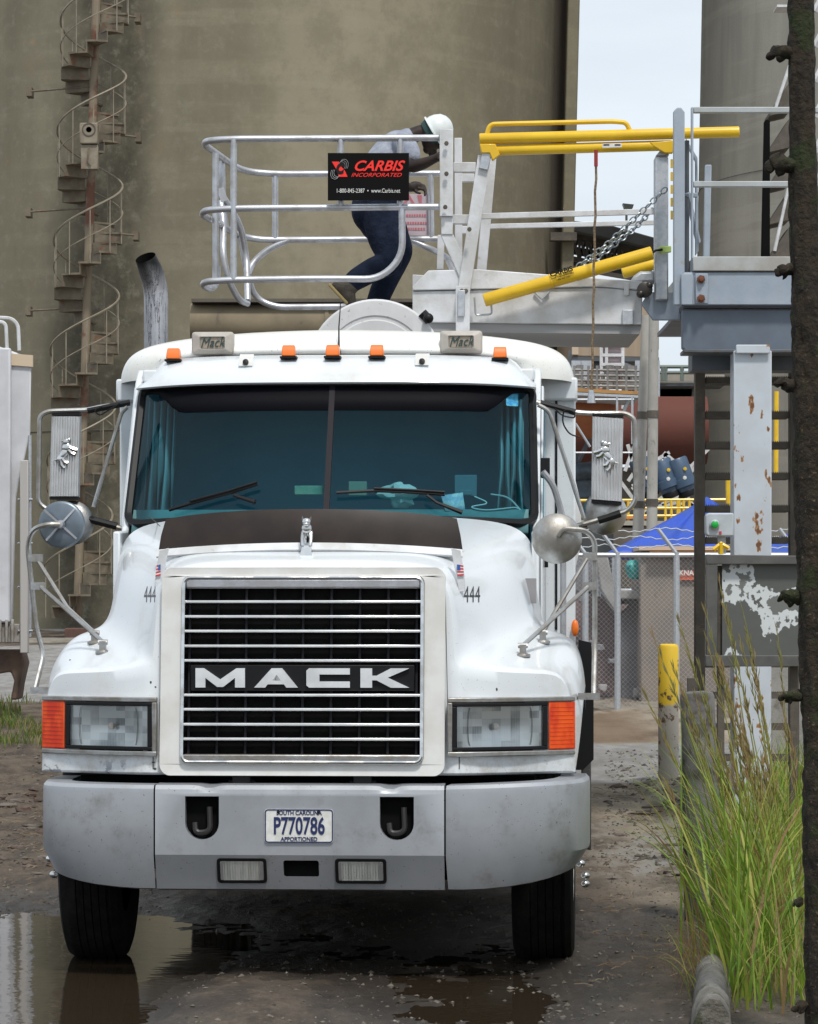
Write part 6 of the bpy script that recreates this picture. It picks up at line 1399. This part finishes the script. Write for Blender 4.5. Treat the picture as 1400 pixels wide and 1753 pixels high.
# ------------------------------------------------------------------ tree trunk at the right edge
DT = 12.0
tr0 = thing('tree', 'dark mossy tree trunk with knobby branch stubs along the right edge', 'tree', (W(1410,0,DT).x, DT, .15))
LE = [(-700,1338),(-60,1347),(0,1348),(200,1350),(400,1352),(600,1356),(900,1363),(1100,1368),(1300,1373),(1500,1377),(1700,1380),(1790,1380)]
RE = [(-700,1384),(-60,1390),(0,1392),(200,1395),(400,1403),(600,1420),(900,1434),(1100,1440),(1300,1446),(1500,1450),(1700,1456),(1790,1460)]
def itp(L_, y):
    for (a, b), (c, d) in zip(L_, L_[1:]):
        if y <= c: return b+(d-b)*(y-a)/(c-a)
    return L_[-1][1]
q = MB(); rows = []; nT = 40
for py in range(-700, 1791, 9):
    l, r = itp(LE, py), itp(RE, py); c = W((l+r)/2, py, DT); rad = (r-l)/2/FOC*DT; row = []
    for k in range(nT):
        a = 2*math.pi*k/nT; n_ = noise.noise(V((math.cos(a)*2.2, math.sin(a)*2.2, c.z*3)))*.18+noise.noise(V((math.cos(a)*7, math.sin(a)*7, c.z*16)))*.14-.10*max(0,noise.noise(V((a*6, 1, c.z*5))))
        row.append(V((c.x+rad*(1+n_)*math.cos(a), c.y+rad*(1+n_)*math.sin(a), c.z)))
    rows.append(row)
q.loft(rows, closed=True)
BK = mat('mossy_bark',(.013,.010,.006),.95,c2=(.032,.022,.012),scale=22,c3=(.020,.028,.007),s3=5,lo3=.52,hi3=.62,bump=1.5,bscale=45,extra=lambda n,L,mpn,noi,ramp,mixc,base,b: mixc(mul(n,L,ramp(noi(75,4),.60,.68),gradz(n,L,mpn,2,3.4,2.0)), base, (.11,.075,.042)))
q.build('trunk', BK, tr0, smooth=80)
for i, (px, py, w_, h_) in enumerate(((1328,92,34,26),(1318,250,4,4),(1326,282,34,30),(1338,462,26,22),(1338,660,28,20),(1345,1022,24,22),(1345,1192,26,18),(1362,1545,18,9),(1366,1722,24,16))):
    if w_ < 6: continue
    q = MB(); a = W(1375, py, DT); b_ = W(px-w_*.2, py-h_*.1, DT-.02); pts = [a.lerp(b_, t) for t in (0,.3,.5,.7,.85,1)]
    rs = [h_*.9,h_*.95,h_*.8,h_*.9,h_*.5,h_*.25]; q.tube(pts, [x_*.5/FOC*DT*1.2 for x_ in rs], 16); c = W(px,py,DT)
    for f_ in ((.0,.3,.55),(-.5,-.2,.4),(.4,-.5,.5)): q.ball(c+V((f_[0]*w_*.6/FOC*DT,-.01,f_[1]*h_*.6/FOC*DT)), f_[2]*h_*.75/FOC*DT, 10, 8)
    q.v = [p+V((1,0,1))*noise.noise(p*45)*.012+V((1,0,-1))*noise.noise(p*18)*.012 for p in q.v]
    q.build('branch_stub', BK, tr0, smooth=50)
# ------------------------------------------------------------------ grass
def blade(q, base, h, w_, lean_, curl, seg=7, fold=0):
    a = random.uniform(0, 2*math.pi); d = V((math.cos(a), math.sin(a)*.5, 0)) if lean_ is None else V(lean_).normalized(); s = V((-d.y, d.x, 0))
    s = (s+V((random.uniform(-.6,.6),random.uniform(-.3,.3),0))).normalized(); pts = []; p = V(base); ang = R(random.uniform(2,14)); st_l = h/seg
    for k in range(seg+1):
        t = k/seg; ww = w_*(1-t**1.8)*(.55+.45*min(1,t*5)); pts.append((p.copy(), ww)); ang += curl/seg*(.4+1.2*t); p = p+(d*math.sin(ang)+V((0,0,math.cos(ang))))*st_l
    vs = []; 
    for p_, ww in pts: vs += [p_-s*ww/2, p_+s*ww/2]
    q.add(vs, [(2*k,2*k+1,2*k+3,2*k+2) for k in range(seg)])
def gmat(name, a, b_, sc=3): 
    m = mat(name, a, .55, c2=b_, scale=sc, detail=2); n = m.node_tree; b = n.nodes['Principled BSDF']; out_ = n.nodes['Material Output']
    tr = n.nodes.new('ShaderNodeBsdfTranslucent'); tr.inputs[0].default_value = tuple(x*1.3 for x in a)+(1,); mx_ = n.nodes.new('ShaderNodeMixShader'); mx_.inputs[0].default_value = .3
    n.links.new(b.outputs[0], mx_.inputs[1]); n.links.new(tr.outputs[0], mx_.inputs[2]); n.links.new(mx_.outputs[0], out_.inputs[0]); return m
GR = [gmat('grass_green',(.12,.22,.02),(.24,.34,.035),9), gmat('grass_yellow',(.27,.30,.05),(.38,.36,.08)), gmat('grass_dry',(.30,.20,.09),(.22,.12,.05))]
random.seed(12)
qs = [MB(), MB(), MB()]
for i in range(1000):
    D = random.uniform(13.0, 18.2); u = random.random()
    px = random.gauss(1300, 55) if i % 5 else random.uniform(1200, 1480)
    if px < 1208+ (0 if random.random() < .12 else 22): continue
    x = (px-700)/FOC*D; z = ground_z(x, D)-.02
    h = random.uniform(.25,.62)*(1 if i%3 else 1.35)*(1.0 if 1240 < px < 1370 else .8); m_i = random.choices((0,1,2),(.55,.24,.21))[0]
    blade(qs[m_i], (x, D, z), h, random.choice((.005,.008,.011,.016)), None, R(random.uniform(15,105)), 7)
for i in range(330):                                    # long reed leaves
    D = random.uniform(13.6, 16.6); px = random.gauss(1288, 42); x = (px-700)/FOC*D; z = ground_z(x, D)-.02
    ln_ = (random.uniform(-1,.6), random.uniform(-.3,.3), 0); blade(qs[random.choices((0,1,2),(.66,.22,.12))[0]], (x, D, z), random.uniform(.75,1.25), random.uniform(.010,.017), ln_, R(random.uniform(8,95)), 12)
for i in range(26):                                     # sprawling low blades at the left foot
    D = random.uniform(13.4, 14.6); px = random.uniform(1180, 1240); x = (px-700)/FOC*D
    blade(qs[random.choice((0,0,1,2))], (x, D, ground_z(x, D)), random.uniform(.2,.42), .011, (-1, random.uniform(-.3,.3), 0), R(random.uniform(40,120)), 9)
for i in range(110):
    D = random.uniform(13.6, 15.6); px = random.gauss(1195, 22); x = (px-700)/FOC*D
    blade(qs[2], (x, D, ground_z(x, D)), random.uniform(.12,.38), .004, None, R(random.uniform(5,50)), 5)
for i in range(700):                                    # farther weeds by the wall
    D = random.uniform(18.5, 27); px = random.uniform(1285, 1430); x = (px-700)/FOC*D
    blade(qs[random.choices((0,1,2),(.6,.25,.15))[0]], (x, D, ground_z(x, D)), random.uniform(.15,.55), .014, None, R(random.uniform(15,80)), 5)
nm = ('tall_grass','yellowing_grass','dry_grass')
for k, lab in enumerate(('tall green reed grass growing round the grey bollard and the kerb','yellow green blades mixed through the tall grass','dry brown straw at the foot of the tall grass')):
    tag(qs[k].build(nm[k], GR[k], None, smooth=180, fix=False), lab, kind='stuff')
# flowering stems with seed heads
q = MB(); sd_q = MB(); random.seed(77)
stems = [((1330,1560),(1236,1020),16),((1315,1600),(1205,1040),15.6),((1300,1500),(1160,1060),15.4),((1290,1560),(1118,1090),14.8),((1270,1600),(1105,1190),14.6),((1350,1580),(1270,1040),16.5),((1345,1560),(1330,1080),17),((1310,1620),(1232,1000),15.5),((1280,1640),(1170,1180),14.6),((1340,1640),(1300,1190),15),((1330,1500),(1268,1230),15.4),((1300,1600),(1222,1250),15),((1372,1500),(1335,1190),16),((1240,1640),(1135,1330),14.2),((1365,1560),(1352,1250),15),((1325,1600),(1275,1270),15)]
for i in range(34): a = random.uniform(1260,1360); stems.append(((a,random.uniform(1520,1640)),(a-random.uniform(10,130),random.uniform(1080,1340)),random.uniform(14.4,17)))
for (bp, tp, D) in stems:
    a, b_ = W(bp[0], bp[1], D), W(tp[0], tp[1], D); a.z = ground_z(a.x, D)-.01; mid = a.lerp(b_, .5)+V((.06*(1 if tp[0] < bp[0] else -1), 0, .05)); pts = [(1-t)**2*a+2*t*(1-t)*mid+t*t*b_ for t in [k/14 for k in range(15)]]
    q.tube(pts, [.0032]*10+[.0026,.0022,.0018,.0014,.001], 4)
    for k in range(26):
        t = random.uniform(.72,1.0); p = (1-t)**2*a+2*t*(1-t)*mid+t*t*b_; d = (pts[-1]-pts[-3]).normalized(); o = V((random.uniform(-1,1),random.uniform(-1,1),random.uniform(-.3,.6)))*.024*(1.15-t)*2.6
        sd_q.tube([p, p+d*.03+o*.6, p+d*.055+o], [.0012,.0030,.0006], 3)
    for k in range(2):
        t = random.uniform(.25,.6); p = (1-t)**2*a+2*t*(1-t)*mid+t*t*b_; blade(q, p, random.uniform(.2,.4), .007, (random.choice((-1,1)),0,0), R(random.uniform(20,70)), 6)
tag(q.build('grass_stems', GR[1], None, smooth=180, fix=False), 'long thin flowering grass stems leaning left over the bollard', kind='stuff')
tag(sd_q.build('seed_heads', gmat('seed_head',(.24,.22,.07),(.30,.20,.09)), None, smooth=0, fix=False), 'feathery seed heads at the tips of the grass stems', kind='stuff')
# weeds on the left, beyond the mud
q = MB(); q2 = MB(); random.seed(5)
for i in range(5200):
    D = random.uniform(30.5, 39.3); px = random.uniform(-120, 215); x = (px-700)/FOC*D
    if noise.noise(V((x*1.6, D*.7, 3))) < -.12+.25*(D > 37): continue
    blade(q if random.random() < .65 else q2, (x, D, ground_z(x, D)), random.uniform(.06,.20), .016, None, R(random.uniform(15,80)), 4)
tag(q.build('weeds', gmat('weed_green',(.085,.14,.02),(.15,.20,.03)), None, smooth=180, fix=False), 'low green weeds between the mud and the concrete apron on the left', kind='stuff')
tag(q2.build('straw_weeds', gmat('weed_straw',(.22,.19,.07),(.30,.24,.10)), None, smooth=180, fix=False), 'straw coloured weeds mixed into the left verge', kind='stuff')
q = MB(); random.seed(15)
for i in range(900):
    if i % 2: D = random.uniform(18, 27); px = random.uniform(-60, 100)
    else: D = random.uniform(14, 27); px = random.uniform(1010, 1180)
    x = (px-700)/FOC*D; z = ground_z(x, D)+.006
    if z < .01 or noise.noise(V((x*2, D*1.2, 9))) < .05: continue
    a = random.uniform(0, math.pi); l = random.uniform(.02,.09); d = V((math.cos(a)*l, math.sin(a)*l, random.uniform(0,.012))); q.tube([V((x,D,z)), V((x,D,z+.006))+d*.5, V((x,D,z))+d], .0022, 3)
tag(q.build('twigs', mat('twig',(.14,.085,.05),.9,c2=(.26,.20,.13),scale=2), None, smooth=0), 'scattered straw and twigs trodden into the mud', kind='stuff')
q = MB(); random.seed(41)
for i in range(46):                                     # larger dark and red brown lumps of debris, left
    D = random.uniform(19, 28); px = random.uniform(-40, 95) if i % 3 else random.uniform(1030, 1170); x = (px-700)/FOC*D; r = random.uniform(.015,.05); c = V((x, D, ground_z(x, D)+r*.2)); n0 = len(q.v)
    q.ball(c, (r*random.uniform(1,2.5), r, r*.5), 8, 5)
    for k in range(n0, len(q.v)): q.v[k] += (q.v[k]-c)*noise.noise(q.v[k]*30)*.9
tag(q.build('debris', mat('debris_brown',(.07,.04,.03),.9,c2=(.15,.13,.11),scale=2), None, smooth=0), 'dark lumps of rubble and rotting wood in the mud', kind='stuff')
# ------------------------------------------------------------------ worker in the cage
pe = thing('person', 'worker in white hard hat, grey shirt and navy trousers bending inside the cage', 'person', W(652, 555, 23.8))

def limb(q, pts, n=20):                             # tapered limb along pixel points (px, py, depth, radius)
    P_ = [W(*p[:3]) for p in pts]; q.tube(P_, [p[3] for p in pts], n); q.ball(P_[0], pts[0][3], 16, 12); q.ball(P_[-1], pts[-1][3], 16, 12)
def sm(pts, k=4):                                   # smooth the pixel path and radii
    r = []
    for i in range(len(pts)-1):
        a, b, c, d = pts[max(i-1,0)], pts[i], pts[i+1], pts[min(i+2,len(pts)-1)]
        for j in range(k):
            t = j/k; r.append(tuple(.5*((2*b[m])+(-a[m]+c[m])*t+(2*a[m]-5*b[m]+4*c[m]-d[m])*t*t+(-a[m]+3*b[m]-3*c[m]+d[m])*t**3) for m in range(4)))
    return r+[pts[-1]]
def fused(q, name, m, vox=.007, it=4):
    o = q.build(name, m, pe, smooth=180); r = o.modifiers.new('remesh','REMESH'); r.mode = 'VOXEL'; r.voxel_size = vox; r.use_smooth_shade = True
    s_ = o.modifiers.new('smooth','SMOOTH'); s_.iterations = it; s_.factor = .5; return o
SK = mat('dark_skin', (.020,.011,.008), .5, c2=(.028,.016,.011), scale=12, spec=.35)
q = MB()
limb(q, sm([(648,352,23.8,.12),(655,318,23.8,.12),(670,280,23.8,.13),(690,246,23.8,.10),(704,234,23.8,.062),(718,228,23.8,.058),(730,226,23.8,.062)]))
q.ball(W(741,226,23.8), (.098,.078,.098), 20, 14); q.ball(W(738,243,23.8), (.070,.064,.072), 16, 12); q.ball(W(733,256,23.8), (.040,.045,.034), 14, 10)
limb(q, [(748,246,23.8,.016),(754,253,23.8,.015)]); limb(q, [(741,262,23.8,.016),(745,260,23.8,.014)]); limb(q, [(737,267,23.8,.014),(741,266,23.8,.012)])   # nose, lips
q.ball(W(728,236,23.71), (.022,.012,.032), 10, 8)                                                                                                  # ear
limb(q, sm([(696,248,23.64,.062),(698,270,23.56,.056),(704,284,23.50,.048),(722,281,23.45,.044),(744,272,23.41,.031),(752,268,23.40,.033),(758,265,23.40,.030)]))
limb(q, sm([(690,250,23.98,.062),(678,285,24.08,.052),(684,308,24.14,.046),(700,321,24.2,.032),(709,319,24.24,.038),(716,319,24.25,.034)]))
limb(q, sm([(650,368,23.71,.10),(664,442,23.62,.06),(606,484,23.60,.045)])); limb(q, sm([(654,368,23.9,.10),(682,432,23.92,.06),(642,545,23.92,.045)]))
for k in range(4):
    y = 260+k*3.2; limb(q, [(757,y+2,23.40,.0115),(765,y,23.385,.0105),(769,y+2,23.41,.0095)], 10)
    limb(q, [(716,315+k*2.6,24.25-.01*k,.0115),(726,318+k*2.8-k*.4,24.26-.01*k,.0105),(729,325+k*2.3,24.25-.01*k,.0095),(727,331+k*1.2,24.24-.01*k,.0085)], 10)
limb(q, [(752,272,23.37,.014),(760,276,23.36,.011),(765,274,23.37,.010)], 10); limb(q, [(709,325,24.22,.014),(714,330,24.2,.011),(719,331,24.2,.009)], 10)
fused(q, 'body', SK, .0055, 2)
SH = mat('grey_shirt', (.34,.36,.42), .85, c2=(.22,.24,.30), scale=9, bump=2, bscale=8, c3=(.10,.17,.25), s3=6, lo3=.62, hi3=.66)
q = MB(); limb(q, sm([(645,350,23.8,.165),(650,318,23.8,.165),(664,284,23.8,.175),(684,250,23.8,.135),(697,238,23.8,.078)]))
limb(q, sm([(690,246,23.66,.085),(699,256,23.58,.078),(703,266,23.55,.072)])); limb(q, sm([(686,248,23.95,.085),(684,266,24.02,.075)]))
fused(q, 't_shirt', SH, .009)
TRS = mat('navy_trousers', (.006,.010,.022), .9, c2=(.014,.020,.040), scale=7, bump=3, bscale=9, spec=.15)
q = MB(); limb(q, sm([(646,340,23.8,.180),(646,362,23.8,.190),(652,378,23.8,.165)]))
limb(q, sm([(652,372,23.71,.135),(659,408,23.66,.125),(667,438,23.62,.098),(662,452,23.61,.092),(640,461,23.61,.088),(612,477,23.60,.080),(603,484,23.60,.072)]))
limb(q, sm([(660,372,23.9,.135),(674,405,23.91,.115),(686,428,23.92,.088),(680,446,23.92,.085),(660,482,23.92,.088),(645,520,23.92,.080),(642,545,23.92,.078)]))
fused(q, 'trousers', TRS, .009, 3)
BO = mat('work_boot', (.075,.06,.045), .7, c2=(.045,.036,.028), scale=9, bump=1)
q = MB(); limb(q, sm([(606,482,23.60,.066),(594,492,23.60,.068),(580,490,23.60,.052)])); limb(q, sm([(592,494,23.60,.062),(596,508,23.60,.056),(601,518,23.60,.040)])); fused(q, 'boot', BO, .007)
q = MB(); limb(q, [(642,545,23.92,.066),(642,558,23.92,.066)]); limb(q, [(642,560,23.92,.055),(664,566,23.92,.045)]); fused(q, 'boot', BO, .007)
q = MB(); a, b_ = W(563,487,23.6), W(595,521,23.6); q.beam(a, b_, .10, .022, (1,0,1)); q.build('boot_sole', mat('sole_tan',(.35,.27,.12),.7), pe, bevel=.008)
q = MB(); hd = V((.86,-.12,.50)).normalized(); c = W(745,224,23.8)-hd*.004; hr = .108
q.lathe([(hr*1.17,-.015),(hr*1.16,-.005),(hr*1.02,.0),(hr*1.04,.02),(hr*.98,.055),(hr*.80,.098),(hr*.5,.125),(hr*.2,.136),(.0001,.138)], c, hd, 28)
s_ = hd.cross(V((0,1,0))).normalized(); q.tube([c+hd*(.128*math.sin(R(a)))+s_*(.104*math.cos(R(a))) for a in range(20,165,12)], .010, 6)
q.build('hard_hat', mat('hat_white',(.70,.74,.73),.35,coat=.4,c2=(.60,.63,.62),scale=6), pe, smooth=60)
q = MB(); q.lathe([(hr*.93,-.06),(hr*.99,-.03),(hr*1.0,-.004)], c, hd, 24); q.build('bandana', mat('bandana_green',(.015,.05,.045),.8), pe)
# ------------------------------------------------------------------ pieces that are separate parts become objects of their own
def split_islands(o, newname):
    me = o.data; n = len(me.vertices); par = list(range(n))
    def find(a):
        while par[a] != a: par[a] = par[par[a]]; a = par[a]
        return a
    for e in me.edges:
        a, b = find(e.vertices[0]), find(e.vertices[1])
        if a != b: par[a] = b
    groups = {}
    for p in me.polygons: groups.setdefault(find(p.vertices[0]), []).append(p)
    if len(groups) < 2: o.name = newname; return
    for g in groups.values():
        idx = sorted({v for p in g for v in p.vertices}); mp_ = {v: i for i, v in enumerate(idx)}
        m2 = bpy.data.meshes.new(newname); m2.from_pydata([me.vertices[v].co for v in idx], [], [tuple(mp_[v] for v in p.vertices) for p in g])
        for p in m2.polygons: p.use_smooth = True
        m2.set_sharp_from_angle(angle=R(40)); m2.materials.append(me.materials[0])
        c = bpy.data.objects.new(newname, m2); col.objects.link(c); c.parent = o.parent
        for md in o.modifiers:
            if md.type == 'BEVEL': q_ = c.modifiers.new('bevel','BEVEL'); q_.width = md.width; q_.segments = md.segments; q_.limit_method = 'ANGLE'; q_.angle_limit = md.angle_limit
    bpy.data.objects.remove(o)
for old, new in (('scaffold_rail','scaffold_rail'),('pole_band','pole_band'),('faded_print','faded_print'),('bolt_heads','bolt_head'),('anchor_bolts','anchor_bolt'),('leg_frame','leg'),('plate_screws','plate_screw'),('trailer_wheels','wheel'),('inner_fender','inner_fender'),('duct_leg','duct_leg'),('gallery_leg','gallery_leg'),
    ('rail_posts','rail_post'),('windshield_pillar','windshield_pillar'),('frame_steel','brace'),('lug_cap','lug_cap'),('yellow_tape','yellow_tape'),('mirror_cable','mirror_cable'),('stored_parts','stored_part'),('stair_rails','stair_rail'),
    ('hanger_wires','hanger_wire'),('mirror_foot','mirror_foot'),('reflector_patch','reflector_patch'),('pipe_cluster','pipe'),('canopy_pole','canopy_pole'),('stair_flights','stair_flight'),('leg_brace','leg_brace'),('flag_stripes','flag_stripe'),('paint_chips','paint_chip'),('wagon_rib','wagon_rib'),('label_print','label_print'),('tow_hook','tow_hook'),('lamp_clip','lamp_clip')):
    for o in [o for o in col.objects if o.name.split('.')[0] == old and o.type == 'MESH']: split_islands(o, new)
